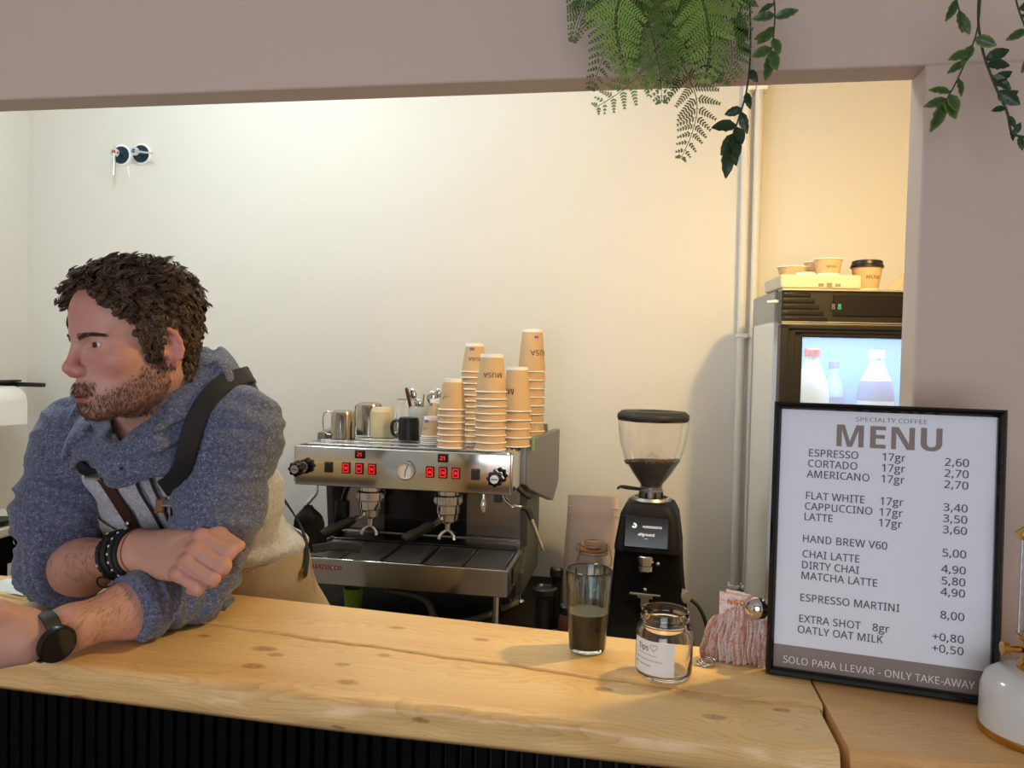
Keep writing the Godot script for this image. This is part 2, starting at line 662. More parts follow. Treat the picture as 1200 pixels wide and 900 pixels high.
func plank(called: String, parent: Node, m: Material, x0: float, x1: float, back: Callable, front: Callable, top: float, bottom: float, round_front: float, voff := 0.0) -> void:
	# board whose edges follow two curves z(x); front edge rounded like a natural edge
	var mb := MB.new()
	var steps := maxi(8, int((x1 - x0) / 0.012))
	var rows := []
	var uvs := []
	for i in steps + 1:
		var x := lerpf(x0, x1, float(i) / steps)
		var zb: float = back.call(x)
		var zf: float = front.call(x)
		var r := round_front
		var straight: float = -0.972 - 0.02 * clampf((-0.4 - x) / 0.6, 0.0, 1.0) if round_front > 0.01 else 9.0
		var bulge: float = 0.006 * sin(x * 9.0) + 0.004 * sin(x * 31.0 + 1.0)
		var row := PackedVector3Array()
		row.append(V(x, bottom, zb + 0.002))
		row.append(V(x, top - 0.003, zb))
		row.append(V(x, top, zb + 0.003))
		for k in range(1, 6):
			row.append(V(x, top, lerpf(zb + 0.003, zf - r, k / 5.0)))
		for k in range(1, 5):
			var a := PI / 2 * k / 4.0
			row.append(V(x, top - r * (1.0 - cos(a)), zf - r + r * sin(a)))
		var hgt := top - r - bottom
		for k in range(1, 6):
			var q := k / 5.0
			row.append(V(x, top - r - hgt * q, lerpf(zf + bulge * sin(PI * q), straight, q * q) if straight < 5.0 else zf))
		row.append(V(x, bottom, zb + 0.002))
		rows.append(row)
		var acc := 0.0
		var us := PackedVector2Array()
		for j in row.size():
			if j > 0:
				acc += (row[j] - row[j - 1]).length()
			us.append(Vector2((x + 1.65) / 2.048, (zb + 1.36 + acc - (top - bottom)) / 0.512 + voff))
		uvs.append(us)
	mb.grid(rows, false, false)
	var w: int = rows[0].size()
	for i in rows.size():
		for j in w:
			mb.uv[i * w + j] = uvs[i][j]
	for e in [0, rows.size() - 1]:
		var row: PackedVector3Array = rows[e]
		var poly := PackedVector2Array()
		for j in w - 1:
			poly.append(Vector2(row[j].z, row[j].y))
		var tr := Geometry2D.triangulate_polygon(poly)
		var o := mb.v.size()
		for j in w - 1:
			mb.vert(row[j], V(-1 if e == 0 else 1, 0, 0), uvs[e][j] * Vector2(1, 1))
		for j in tr:
			mb.ix.append(o + j)
	# grid normals may face either way: make the top face up
	var flip := false
	for i in w:
		if absf(mb.n[i].y) > 0.95 and mb.v[i].y > top - 0.001:
			flip = mb.n[i].y < 0.0
			break
	if flip:
		for i in rows.size() * w:
			mb.n[i] = -mb.n[i]
	put(mb, called, m, parent)

func bar() -> void:
	var wt := tex(wood_texture())
	var wood := mat("pine", Color(1, 1, 1), 0.36, 0.0, {"albedo_texture": wt, "clearcoat_enabled": true, "clearcoat": 0.1, "clearcoat_roughness": 0.4})
	var wood2 := mat("pine_end", Color(0.97, 0.92, 0.88), 0.36, 0.0, {"albedo_texture": wt, "uv1_offset": Vector3(0.37, 0.3, 0), "clearcoat_enabled": true, "clearcoat": 0.1, "clearcoat_roughness": 0.4})
	var t := thing("pine_counter", "thick pine bar top with a wavy natural front edge", "counter", V(0, 0, 0))
	var edge_n := FastNoiseLite.new()
	edge_n.seed = 4
	edge_n.frequency = 2.2
	var back := func(x): return -1.262 - 0.073 * clampf((0.11 - x) / 0.87, -0.3, 1.0)
	var mid := func(x): return -1.098 + 0.111 * x + 0.006 * edge_n.get_noise_1d(x * 3.0 + 20.0) * 2.0
	var mid2 := func(x): return -1.099 + 0.111 * x + 0.006 * edge_n.get_noise_1d(x * 3.0 + 20.0) * 2.0
	var front := func(x): return -0.962 - 0.022 * clampf((-0.4 - x) / 0.5, 0.0, 1.0) + 0.018 * edge_n.get_noise_1d(x * 1.6) + 0.004 * edge_n.get_noise_1d(x * 9.0 + 5.0)
	var join := func(x): return 0.258
	plank("back_plank", t, wood, -2.25, 0.252, back, mid, CY, CY - 0.052, 0.006)
	plank("front_plank", t, wood, -2.25, 0.246, mid2, front, CY - 0.0035, CY - 0.054, 0.014, 0.0)
	var back_r := func(x): return WF + 0.002
	plank("end_plank", t, wood2, 0.2565, 1.3, back_r, func(x): return -0.955 + 0.01 * edge_n.get_noise_1d(x * 1.7 + 9.0), CY - 0.001, CY - 0.053, 0.012)
	# black fluted front
	t = thing("counter_base", "black fluted panelling of upright slats below the pine bar top", "counter front", V(0, 0, -1.02))
	var mb := MB.new()
	mb.rbox(V(-0.5, 0.533, -0.135), V(3.4, 1.062, 0.23), 0.003)
	put(mb, "carcass", mats.carcass, t)
	mb = MB.new()
	mb.rbox(V(0, 0.53, 0.0), V(0.0165, 1.05, 0.02), 0.003)
	var sm := mb.mesh()
	for i in 100:
		var s := put_mesh(sm, "slat", mats.black_panel, t)
		s.position = V(-1.75 + i * 0.0215, 0.0, -0.01)

# ---------------------------------------------------------------- back counter and coffee machine
const BCY := 0.73
const MX := -0.705          # middle of the machine
const MZ := -2.2            # its front

func back_counter() -> void:
	var t := thing("back_counter", "dark worktop on black cabinets under the coffee machine", "counter", V(0, 0, 0))
	var mb := MB.new()
	mb.rbox(V(-0.72, BCY - 0.02, -2.56), V(1.8, 0.04, 0.86), 0.004)
	put(mb, "worktop", mat("dark_worktop", hexc("1c1a18"), 0.6, 0.0, {"metallic_specular": 0.25}), t)
	mb = MB.new()
	mb.rbox(V(-0.72, 0.375, -2.58), V(1.76, 0.63, 0.78), 0.004)
	put(mb, "body", mats.carcass, t)
	for i in 3:
		mb = MB.new()
		mb.rbox(V(-1.31 + i * 0.59, 0.375, -2.185), V(0.575, 0.6, 0.018), 0.003)
		var d := put(mb, "door", mats.black_panel, t)
		mb = MB.new()
		mb.rbox(V(-1.31 + i * 0.59, 0.64, -2.165), V(0.16, 0.012, 0.02), 0.004)
		put(mb, "handle", mats.steel_soft, d)
	mb = MB.new()
	mb.rbox(V(-0.72, 0.04, -2.6), V(1.7, 0.08, 0.7), 0.004)
	put(mb, "plinth", mats.black_matt, t)

func machine() -> void:
	var t := thing("espresso_machine", "polished steel two-group espresso machine on the back counter", "coffee machine", V(MX, BCY, MZ))
	var Y := -BCY
	var mb := MB.new()
	var cr: Material = mats.steel
	# front panel, a sheet folded at top and bottom
	mb.rbox(V(0, 1.241 + Y, -0.008), V(0.672, 0.12, 0.016), 0.004, 2)
	var fp := put(mb, "front_panel", mat("mirror_steel", hexc("cfcdc9"), 0.09, 1.0), t)
	mb = MB.new()
	mb.rbox(V(0, 1.2405 + Y, -0.14), V(0.662, 0.115, 0.25), 0.004)
	put(mb, "upper_body", cr, t)
	# rear wings, wider than the front
	for s in [-1.0, 1.0]:
		mb = MB.new()
		var poly := PackedVector2Array([Vector2(-0.20, 1.322 + Y), Vector2(-0.60, 1.332 + Y), Vector2(-0.60, 1.14 + Y), Vector2(-0.53, 1.08 + Y), Vector2(-0.25, 1.16 + Y), Vector2(-0.20, 1.185 + Y)])
		mb.xf = Transform3D(Basis(Vector3.UP, -PI / 2), V(s * 0.387 - 0.012, 0, 0))
		var pp := PackedVector2Array()
		for p in poly:
			pp.append(Vector2(p.x, p.y))
		mb.prism(pp, -0.024, 0.0, 0.003)
		for i in mb.v.size():
			mb.v[i].x += s * (-0.047 + 0.155 * (-0.2 - mb.v[i].z))
		var w := put(mb, "side_panel", mats.steel_grey, t)
		mb = MB.new()
		mb.rbox(V(s * 0.336, 1.245 + Y, -0.1), V(0.01, 0.112, 0.19), 0.003)
		put(mb, "side_skin", mat("mirror_steel", Color.WHITE), t)
		# slanted legs of the body down to the base
		mb = MB.new()
		var q := PackedVector2Array([Vector2(-0.26, 1.18 + Y), Vector2(-0.58, 1.18 + Y), Vector2(-0.58, 0.83 + Y), Vector2(-0.20, 0.83 + Y), Vector2(-0.20, 0.90 + Y), Vector2(-0.29, 0.965 + Y)])
		mb.xf = Transform3D(Basis(Vector3.UP, -PI / 2), V(s * 0.335 - 0.012, 0, 0))
		mb.prism(q, -0.024, 0.0, 0.003)
		put(mb, "lower_side_panel", mat("wing_grey", hexc("5f6062"), 0.45, 0.6), t)
		mb = MB.new()
		mb.xf = xf(V(s * 0.374, 1.305 + Y, -0.52), V(0, 0, -s * PI / 2))
		mb.lathe([Vector2(0, 0.012), Vector2(0.004, 0.011), Vector2(0.006, 0.006)], 10)
		put(mb, "rivet", mats.chrome, w)
	# cup tray on top
	mb = MB.new()
	mb.rbox(V(0, 1.300 + Y, -0.33), V(0.668, 0.006, 0.54), 0.002)
	var top := put(mb, "cup_tray", cr, t)
	for i in 6:
		mb = MB.new()
		mb.rbox(V(0, 1.304 + Y, -0.07 - i * 0.09), V(0.62, 0.003, 0.05), 0.001)
		put(mb, "tray_strip", mat("tray_strip", hexc("cfcfcd"), 0.25, 1.0), top)
	mb = MB.new()
	mb.rbox(V(0, 1.325 + Y, -0.595), V(0.74, 0.05, 0.006), 0.002)
	put(mb, "rear_rail", mats.steel_soft, t)
	for s in [-1.0, 1.0]:
		mb = MB.new()
		mb.tube([V(s * 0.325, 1.302 + Y, -0.01), V(s * 0.325, 1.302 + Y, -0.2)], 0.003, 8)
		put(mb, "edge_rod", mats.chrome, top)
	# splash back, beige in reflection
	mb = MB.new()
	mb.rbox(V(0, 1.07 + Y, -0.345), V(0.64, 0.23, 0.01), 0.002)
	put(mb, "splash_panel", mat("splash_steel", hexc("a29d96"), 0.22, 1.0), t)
	mb = MB.new()
	mb.rbox(V(-0.015, 1.06 + Y, -0.337), V(0.29, 0.2, 0.008), 0.002)
	put(mb, "black_splash_panel", mats.black_gloss, t)
	mb = MB.new()
	mb.rbox(V(0, 1.0 + Y, -0.45), V(0.64, 0.34, 0.2), 0.004)
	put(mb, "lower_body", mats.steel_grey, t)
	# ledge and drip tray
	mb = MB.new()
	mb.rbox(V(0, 0.945 + Y, -0.305), V(0.655, 0.03, 0.07), 0.003)
	put(mb, "ledge", mat("ledge_steel", hexc("6a6967"), 0.2, 1.0), t)
	mb = MB.new()
	mb.rbox(V(0, 0.975 + Y, -0.318), V(0.62, 0.008, 0.008), 0.002)
	put(mb, "ledge_rail", mats.chrome, t)
	mb = MB.new()
	mb.rbox(V(0.0, 0.92 + Y, -0.007), V(0.668, 0.081, 0.014), 0.003)
	var tf := put(mb, "tray_front", mat("mirror_steel", Color.WHITE), t)
	for s in [-1.0, 1.0]:
		mb = MB.new()
		mb.rbox(V(s * 0.328, 0.92 + Y, -0.14), V(0.012, 0.08, 0.26), 0.003)
		put(mb, "tray_side", mats.steel_soft, t)
	mb = MB.new()
	mb.rbox(V(0.336, 0.925 + Y, -0.15), V(0.004, 0.05, 0.16), 0.001)
	put(mb, "side_grille", mats.black_plastic, t)
	for k in 8:
		mb = MB.new()
		mb.rbox(V(0.339, 0.925 + Y, -0.085 - k * 0.018), V(0.003, 0.042, 0.005), 0.001)
		put(mb, "grille_bar", mats.steel_soft, t)
	mb = MB.new()
	mb.rbox(V(0, 0.895 + Y, -0.15), V(0.645, 0.03, 0.26), 0.003)
	put(mb, "tray_pan", mats.black_matt, t)
	for k in 5:
		# grids of the drip tray
		mb = MB.new()
		var x0 := -0.32 + k * 0.128
		mb.rbox(V(x0 + 0.063, 0.951 + Y, -0.023), V(0.124, 0.007, 0.006), 0.001)
		mb.rbox(V(x0 + 0.063, 0.951 + Y, -0.262), V(0.124, 0.007, 0.006), 0.001)
		for q in 22:
			mb.rbox(V(x0 + 0.064, 0.952 + Y, -0.03 - q * 0.0107), V(0.122, 0.006, 0.0062), 0.001)
		for q in 2:
			mb.rbox(V(x0 + 0.004 + q * 0.118, 0.952 + Y, -0.142), V(0.006, 0.007, 0.24), 0.001)
		put(mb, "tray_grid", mat("grid_steel", hexc("8f8d89"), 0.3, 1.0), t)
	# name plate in red metal letters
	lettering("LA MARZOCCO", 0.0135, xf(V(-0.245, 0.932 + Y, 0.001)), mat("red_letters", hexc("a3212a"), 0.35, 0.3), tf, null, true, 1.05)
	# feet
	for sx in [-1.0, 1.0]:
		for sz in [-0.045, -0.44]:
			mb = MB.new()
			mb.xf = xf(V(sx * 0.295, 0, sz))
			mb.lathe([Vector2(0, 0), Vector2(0.024, 0), Vector2(0.026, 0.006), Vector2(0.017, 0.012), Vector2(0.0135, 0.03), Vector2(0.0135, 0.155), Vector2(0, 0.155)], 20)
			put(mb, "foot", mats.chrome, t)
	# knobs with their stems
	for kx in [-0.311, 0.297]:
		mb = MB.new()
		mb.xf = xf(V(kx, 1.235 + Y, 0.0), V(PI / 2, 0, 0))
		mb.lathe([Vector2(0.016, 0), Vector2(0.016, 0.004), Vector2(0.009, 0.006), Vector2(0.009, 0.03), Vector2(0, 0.03)], 20)
		var stem := put(mb, "knob_collar", mats.chrome, t)
		mb = MB.new()
		var rows := []
		for prof in [Vector2(0.001, 0.022), Vector2(0.018, 0.022), Vector2(0.0225, 0.026), Vector2(0.0225, 0.046), Vector2(0.019, 0.052), Vector2(0.014, 0.053), Vector2(0.001, 0.053)]:
			var row := PackedVector3Array()
			for s in 48:
				var a := TAU * s / 48
				var r: float = prof.x * (1.0 + (0.10 * cos(a * 8.0) if prof.x > 0.016 else 0.0))
				row.append(V(kx + cos(a) * r, 1.235 + Y + sin(a) * r, prof.y))
			rows.append(row)
		mb.grid(rows, true, false)
		var kn := put(mb, "knob", mats.black_gloss, t)
		mb = MB.new()
		mb.xf = xf(V(kx, 1.235 + Y, 0.053), V(PI / 2, 0, 0))
		mb.lathe([Vector2(0.0125, -0.002), Vector2(0.0125, 0.001), Vector2(0, 0.001)], 20)
		put(mb, "knob_cap", mats.steel_soft, kn)
		mb = MB.new()
		mb.rbox(V(kx, 1.235 + Y, 0.0545), V(0.02, 0.003, 0.0016), 0.0005)
		put(mb, "cap_mark", mats.ink, kn)
	# square rocker switches
	for kx in [-0.225, 0.231]:
		mb = MB.new()
		mb.rbox(V(kx, 1.239 + Y, 0.002), V(0.026, 0.033, 0.006), 0.002)
		var sw := put(mb, "switch", mats.black_plastic, t)
		mb = MB.new()
		mb.rbox(V(kx, 1.239 + Y, 0.005), V(0.019, 0.026, 0.005), 0.002)
		put(mb, "switch_key", mats.black_rubber, sw)
	# lit buttons
	var red := mat("red_light", hexc("c01018"), 0.4, 0.0, {"emission_enabled": true, "emission": Color(1.0, 0.05, 0.07), "emission_energy_multiplier": 0.9})
	for bx in [-0.169, -0.127, -0.087, 0.093, 0.133, 0.172]:
		mb = MB.new()
		mb.rbox(V(bx, 1.2395 + Y, 0.002), V(0.026, 0.034, 0.006), 0.002)
		var b := put(mb, "button", mats.black_plastic, t)
		mb = MB.new()
		for s in [-1.0, 1.0]:
			mb.rbox(V(bx + s * 0.0078, 1.2395 + Y, 0.0054), V(0.0026, 0.026, 0.0016), 0.0006)
			mb.rbox(V(bx, 1.2395 + Y + s * 0.0117, 0.0054), V(0.0182, 0.0026, 0.0016), 0.0006)
		put(mb, "button_light_ring", red, b)
		mb = MB.new()
		mb.ball(V(bx, 1.2395 + Y, 0.0052), V(0.0045, 0.0045, 0.0014), 10, 6)
		put(mb, "button_light_dot", red, b)
	for dx in [-0.126, 0.132]:
		mb = MB.new()
		mb.rbox(V(dx, 1.2825 + Y, 0.002), V(0.032, 0.025, 0.006), 0.002)
		var b := put(mb, "display", mats.black_gloss, t)
		lettering("21", 0.0115, xf(V(dx, 1.2825 + Y, 0.0053)), red, b, null, true)
	# pressure gauge
	mb = MB.new()
	mb.xf = xf(V(0.019, 1.2405 + Y, 0.0), V(PI / 2, 0, 0))
	mb.lathe([Vector2(0.0285, 0), Vector2(0.0285, 0.008), Vector2(0.0255, 0.009), Vector2(0.0245, 0.004), Vector2(0, 0.004)], 36)
	var gg := put(mb, "gauge_bezel", mats.chrome, t)
	mb = MB.new()
	mb.xf = xf(V(0.019, 1.2405 + Y, 0.0), V(PI / 2, 0, 0))
	mb.lathe([Vector2(0.025, 0.0045), Vector2(0.0, 0.0052)], 36)
	put(mb, "gauge_dial", mats.paper_white, gg)
	mb = MB.new()
	for k in 21:
		var a := deg_to_rad(225.0 - k * 13.5)
		mb.xf = xf(V(0.019 + cos(a) * 0.021, 1.2405 + Y + sin(a) * 0.021, 0.0057), V(0, 0, a))
		mb.rbox(Vector3.ZERO, V(0.005 if k % 5 == 0 else 0.003, 0.0009, 0.0005), 0.0001)
	tag(put(mb, "gauge_marks", mats.ink, gg), "black scale marks on the dial", "", "", "stuff")
	for a in [deg_to_rad(68.0), deg_to_rad(-98.0)]:
		mb = MB.new()
		mb.xf = xf(V(0.019, 1.2405 + Y, 0.0064), V(0, 0, a))
		mb.rbox(V(0.008, 0, 0), V(0.022, 0.0022, 0.0006), 0.0002)
		put(mb, "gauge_hand", mats.black_matt, gg)
	# groups, portafilters
	for gx in [-0.118, 0.130]:
		mb = MB.new()
		mb.xf = xf(V(gx, 1.10 + Y, -0.08))
		mb.lathe([Vector2(0, 0.0), Vector2(0.03, 0), Vector2(0.036, 0.006), Vector2(0.036, 0.03), Vector2(0.043, 0.034), Vector2(0.043, 0.058), Vector2(0.034, 0.062), Vector2(0.034, 0.09), Vector2(0, 0.09)], 30)
		var gr := put(mb, "group_head", mats.chrome, t)
		for k in 6:
			var a := TAU * k / 6.0 + 0.3
			mb = MB.new()
			mb.rbox(V(gx + cos(a) * 0.044, 1.147 + Y, -0.08 + sin(a) * 0.044), V(0.01, 0.014, 0.01), 0.002)
			put(mb, "group_lug", mats.steel_soft, gr)
		mb = MB.new()
		mb.xf = xf(V(gx, 1.075 + Y, -0.08))
		mb.lathe([Vector2(0, 0.0), Vector2(0.022, 0.0), Vector2(0.031, 0.008), Vector2(0.033, 0.03), Vector2(0.031, 0.032), Vector2(0, 0.032)], 30)
		var pf := put(mb, "portafilter", mats.chrome, t)
		mb = MB.new()
		var dirh := V(-0.46, -0.21, 0.86).normalized()
		var h0 := V(gx, 1.093 + Y, -0.08) + dirh * 0.03
		mb.tube([h0, h0 + dirh * 0.045], [0.009, 0.008], 12)
		put(mb, "handle_neck", mats.chrome, pf)
		mb = MB.new()
		var hp := []
		var hr := []
		for k in 9:
			hp.append(h0 + dirh * (0.04 + 0.125 * k / 8.0))
			hr.append([0.0105, 0.0145, 0.0145, 0.0138, 0.0142, 0.015, 0.016, 0.0155, 0.010][k])
		mb.tube(hp, hr, 16)
		put(mb, "handle", mats.fine_bump_black, pf)
		mb = MB.new()
		mb.tube([V(gx, 1.077 + Y, -0.08), V(gx, 1.05 + Y, -0.08)], 0.0085, 12)
		for s in [-1.0, 1.0]:
			mb.tube(arc_path([V(gx, 1.052 + Y, -0.08), V(gx + s * 0.012, 1.046 + Y, -0.076), V(gx + s * 0.021, 1.036 + Y, -0.072), V(gx + s * 0.024, 1.024 + Y, -0.07)], 4), 0.0055, 10)
		put(mb, "spout", mats.chrome, pf)
	# hot water nozzle and small tap block
	mb = MB.new()
	mb.xf = xf(V(0.245, 1.118 + Y, -0.06))
	mb.lathe([Vector2(0, 0), Vector2(0.0095, 0), Vector2(0.011, 0.02), Vector2(0.008, 0.034), Vector2(0.005, 0.045), Vector2(0.005, 0.075), Vector2(0, 0.075)], 18)
	put(mb, "water_nozzle", mats.chrome, t)
	mb = MB.new()
	mb.rbox(V(0.29, 1.165 + Y, -0.06), V(0.024, 0.03, 0.024), 0.003)
	put(mb, "tap_block", mats.black_plastic, t)
	# steam wand on the right
	mb = MB.new()
	mb.tube(arc_path([V(0.303, 1.19 + Y, -0.05), V(0.312, 1.165 + Y, -0.045), V(0.333, 1.148 + Y, -0.035), V(0.372, 1.142 + Y, -0.03)], 5), 0.0065, 12)
	var sw2 := put(mb, "steam_wand", mats.chrome, t)
	mb = MB.new()
	mb.tube(arc_path([V(0.366, 1.143 + Y, -0.03), V(0.383, 1.138 + Y, -0.03), V(0.396, 1.11 + Y, -0.03)], 5), [0.009, 0.009, 0.0095, 0.0095, 0.0095, 0.0095, 0.0095, 0.009, 0.009, 0.009, 0.0088], 12)
	put(mb, "wand_grip", mats.black_rubber, sw2)
	mb = MB.new()
	mb.tube([V(0.394, 1.113 + Y, -0.03), V(0.430, 1.03 + Y, -0.028)], [0.0062, 0.006], 12)
	mb.tube([V(0.430, 1.03 + Y, -0.028), V(0.434, 1.02 + Y, -0.028)], [0.0075, 0.005], 12)
	put(mb, "wand_pipe", mats.chrome, sw2)
	mb = MB.new()
	mb.tube(arc_path([V(0.345, 1.19 + Y, -0.09), V(0.36, 1.178 + Y, -0.085), V(0.385, 1.165 + Y, -0.08)], 4), 0.008, 10)
	put(mb, "wand_lever", mats.black_rubber, t)
	# steam wand on the left with a cloth wrapped round it
	mb = MB.new()
	mb.tube(arc_path([V(-0.285, 1.19 + Y, -0.05), V(-0.285, 1.15 + Y, -0.045), V(-0.30, 1.128 + Y, -0.04), V(-0.315, 1.10 + Y, -0.035), V(-0.318, 0.99 + Y, -0.03)], 5), 0.0065, 12)
	put(mb, "steam_wand", mats.chrome, t)
	mb = MB.new()
	mb.rbox(V(-0.315, 1.16 + Y, -0.52), V(0.02, 0.035, 0.01), 0.002)
	put(mb, "bracket", mats.steel_soft, t)

	# black cloth hung over the left wand
	var nz := FastNoiseLite.new()
	nz.seed = 21
	nz.frequency = 14.0
	mb = MB.new()
	var rows := []
	for i in 17:
		var y := lerpf(1.112, 0.972, i / 16.0)
		var row := PackedVector3Array()
		for s in 28:
			var a := TAU * s / 28
			var wdt := 0.012 + 0.028 * smoothstep(0.0, 0.25, i / 16.0)
			var f := 1.0 + 0.35 * nz.get_noise_3d(cos(a) * 0.05, y * 0.6, sin(a) * 0.05) + 0.16 * sin(a * 5.0 + y * 20.0)
			row.append(V(MX - 0.305 + cos(a) * wdt * 1.05 * f + 0.012 * i / 16.0, y, MZ - 0.035 + sin(a) * wdt * 0.8 * f))
		rows.append(row)
	mb.grid(rows, true, false)
	var last: PackedVector3Array = rows[16]
	var mid := Vector3.ZERO
	for p in last:
		mid += p / 28.0
	var ci := mb.vert(mid, Vector3.DOWN)
	var f0 := mb.v.size()
	for p in last:
		mb.vert(p, Vector3.DOWN)
	for s in 28:
		mb.tri(ci, f0 + s, f0 + (s + 1) % 28)
	tag(put(mb, "bar_cloth", mats.fine_bump_black), "black cloth wrapped round the left steam wand", "cloth")
	# second dark thing hung just behind it: a black hand brush
	var br := thing("cleaning_brush", "black group cleaning brush hanging behind the left portafilter", "brush", V(MX - 0.225, 1.02, MZ - 0.115))
	mb = MB.new()
	mb.rbox(V(0, 0.07, 0), V(0.042, 0.06, 0.03), 0.008, 2)
	put(mb, "brush_head", mats.black_plastic, br)
	mb = MB.new()
	mb.tube(arc_path([V(0.0, 0.09, 0), V(0.015, 0.13, 0.01), V(0.04, 0.165, 0.03)], 4), 0.008, 10)
	put(mb, "handle", mats.black_plastic, br)
	# green tape label on the top right corner
	var tp := thing("tape_label", "small green tape label stuck on the machine top beside the cups", "label", V(MX + 0.352, 1.316, MZ - 0.235))
	mb = MB.new()
	mb.rbox(V(0.016, -0.006, 0), V(0.0015, 0.042, 0.046), 0.0006)
	mb.rbox(V(-0.004, 0.0145, 0), V(0.04, 0.0015, 0.046), 0.0006)
	put(mb, "tape", mat("green_tape", hexc("7dbb82"), 0.6), tp)
	mb = MB.new()
	mb.xf = xf(V(0.0, 0.0157, 0.0))
	mb.rbox(V(0, 0, 0), V(0.016, 0.0006, 0.003), 0.0002)
	mb.xf = xf(V(0.002, 0.0157, 0.0), V(0, 0.9, 0))
	mb.rbox(V(0, 0, 0), V(0.014, 0.0006, 0.003), 0.0002)
	put(mb, "ink_mark", mats.ink, tp)
	# things under the machine
	var gc := thing("green_cup", "lime green cup standing under the left end of the machine", "cup", V(MX - 0.215, BCY, MZ - 0.2))
	mb = MB.new()
	mb.lathe([Vector2(0, 0), Vector2(0.026, 0), Vector2(0.034, 0.085), Vector2(0.031, 0.085), Vector2(0.024, 0.005), Vector2(0, 0.005)], 24)
	put(mb, "cup_wall", mat("lime", hexc("9cc24a"), 0.45), gc)
	mb = MB.new()
	mb.tube(arc_path([V(MX - 0.1, BCY + 0.09, MZ - 0.18), V(MX + 0.04, BCY + 0.08, MZ - 0.15), V(MX + 0.1, BCY + 0.02, MZ - 0.12), V(MX + 0.2, BCY + 0.012, MZ - 0.2), V(MX + 0.3, BCY + 0.012, MZ - 0.4)], 6), 0.011, 10)
	tag(put(mb, "drain_hose", mat("hose_grey", hexc("6d6a64"), 0.5)), "grey drain hose curling under the machine", "hose")
	mb = MB.new()
	mb.xf = xf(V(MX + 0.18, BCY + 0.0015, MZ + 0.0), V(0, 0.2, 0))
	mb.rbox(V(0, 0.0, -0.06), V(0.09, 0.003, 0.12), 0.001)
	tag(put(mb, "grey_card", mat("grey_card", hexc("63625f"), 0.7)), "grey card lying under the machine", "card")

# ---------------------------------------------------------------- things on and round the machine
const ORD := ["topmost", "second", "third", "fourth", "fifth", "sixth", "seventh", "eighth", "ninth", "tenth", "eleventh", "twelfth", "thirteenth"]

func cone_bend(h: float, r0: float, r1: float) -> Callable:
	# text laid flat in xy wraps round a cup whose radius runs from r0 (foot) to r1 (rim)
	return func(p: Vector3, nn: Vector3) -> Array:
		var r := lerpf(r0, r1, clampf(p.y / h, 0, 1)) + 0.0002 + p.z
		var a := p.x / r
		var b := Basis(Vector3.UP, a)
		return [b * Vector3(0, p.y, r), b * nn]

var cup_kit := {}

func cup_meshes(h: float, r1: float, r0: float) -> Dictionary:
	var key := "%.3f %.3f %.3f" % [h, r1, r0]
	if cup_kit.has(key):
		return cup_kit[key]
	var k := {}
	var mb := MB.new()
	mb.lathe([Vector2(r0, 0.006), Vector2(r1, h - 0.002), Vector2(r1 - 0.0006, h - 0.002), Vector2(r0 - 0.0006, 0.008), Vector2(0, 0.008)], 30)
	k.wall = mb.mesh()
	mb = MB.new()
	var prof := []
	for i in 9:
		var a := TAU * i / 8.0
		prof.append(Vector2(r1 + 0.0008 + cos(a) * 0.0019, h - 0.0012 + sin(a) * 0.0019))
	mb.lathe(prof, 30, 2.0)
	k.rim = mb.mesh()
	mb = MB.new()
	mb.lathe([Vector2(0, 0.0055), Vector2(r0 - 0.003, 0.0055), Vector2(r0 - 0.003, 0.0), Vector2(r0 + 0.0003, 0.0), Vector2(r0 + 0.0008, 0.011)], 30)
	k.foot = mb.mesh()
	k.h = h
	k.r0 = r0
	k.r1 = r1
	cup_kit[key] = k
	return k

func make_cup(k: Dictionary, called: String, label: String, group: String, printed := "") -> Node3D:
	var t := thing(called, label, "paper cup", Vector3.ZERO, 0.0, group)
	put_mesh(k.wall, "cup_wall", mats.kraft, t)
	put_mesh(k.rim, "rim", mats.paper_white, t)
	put_mesh(k.foot, "foot", mats.paper_white, t)
	if printed != "":
		var bend := cone_bend(k.h, k.r0, k.r1)
		var a := 0.0
		if "M" in printed:
			lettering("MUSA", k.h * 0.125, xf(V(0, k.h * 0.55, 0)), mats.ink, t, bend, false, 1.15)
		if "F" in printed:
			for q in 2:
				var mb := MB.new()
				var rows := []
				var w: float = 0.0075
				for i in 3:
					var row := PackedVector3Array()
					for j in 4:
						var p := V(0.45 * k.r0 + (0 - q) * w + w * j / 3.0, k.h * 0.16 + w * 1.15 * i / 2.0, 0.0003)
						row.append(bend.call(p, Vector3.BACK)[0])
					rows.append(row)
				mb.grid(rows)
				put(mb, "logo_patch", mats.logo_blue if q == 0 else mats.logo_red, t)
		if "P" in printed:
			var mb := MB.new()
			for ln in [[V(-0.010, 0.0, 0), V(0.012, 0.006, 0)], [V(0.002, -0.008, 0), V(0.006, 0.004, 0)], [V(0.006, 0.004, 0), V(0.011, 0.012, 0)]]:
				var path := []
				for i in 5:
					var p: Vector3 = ln[0].lerp(ln[1], i / 4.0) + V(0.012, k.h * 0.55, 0.0004)
					path.append(bend.call(p, Vector3.BACK)[0])
				mb.tube(path, 0.0005, 5)
			put(mb, "line_drawing", mats.ink, t)
	return t

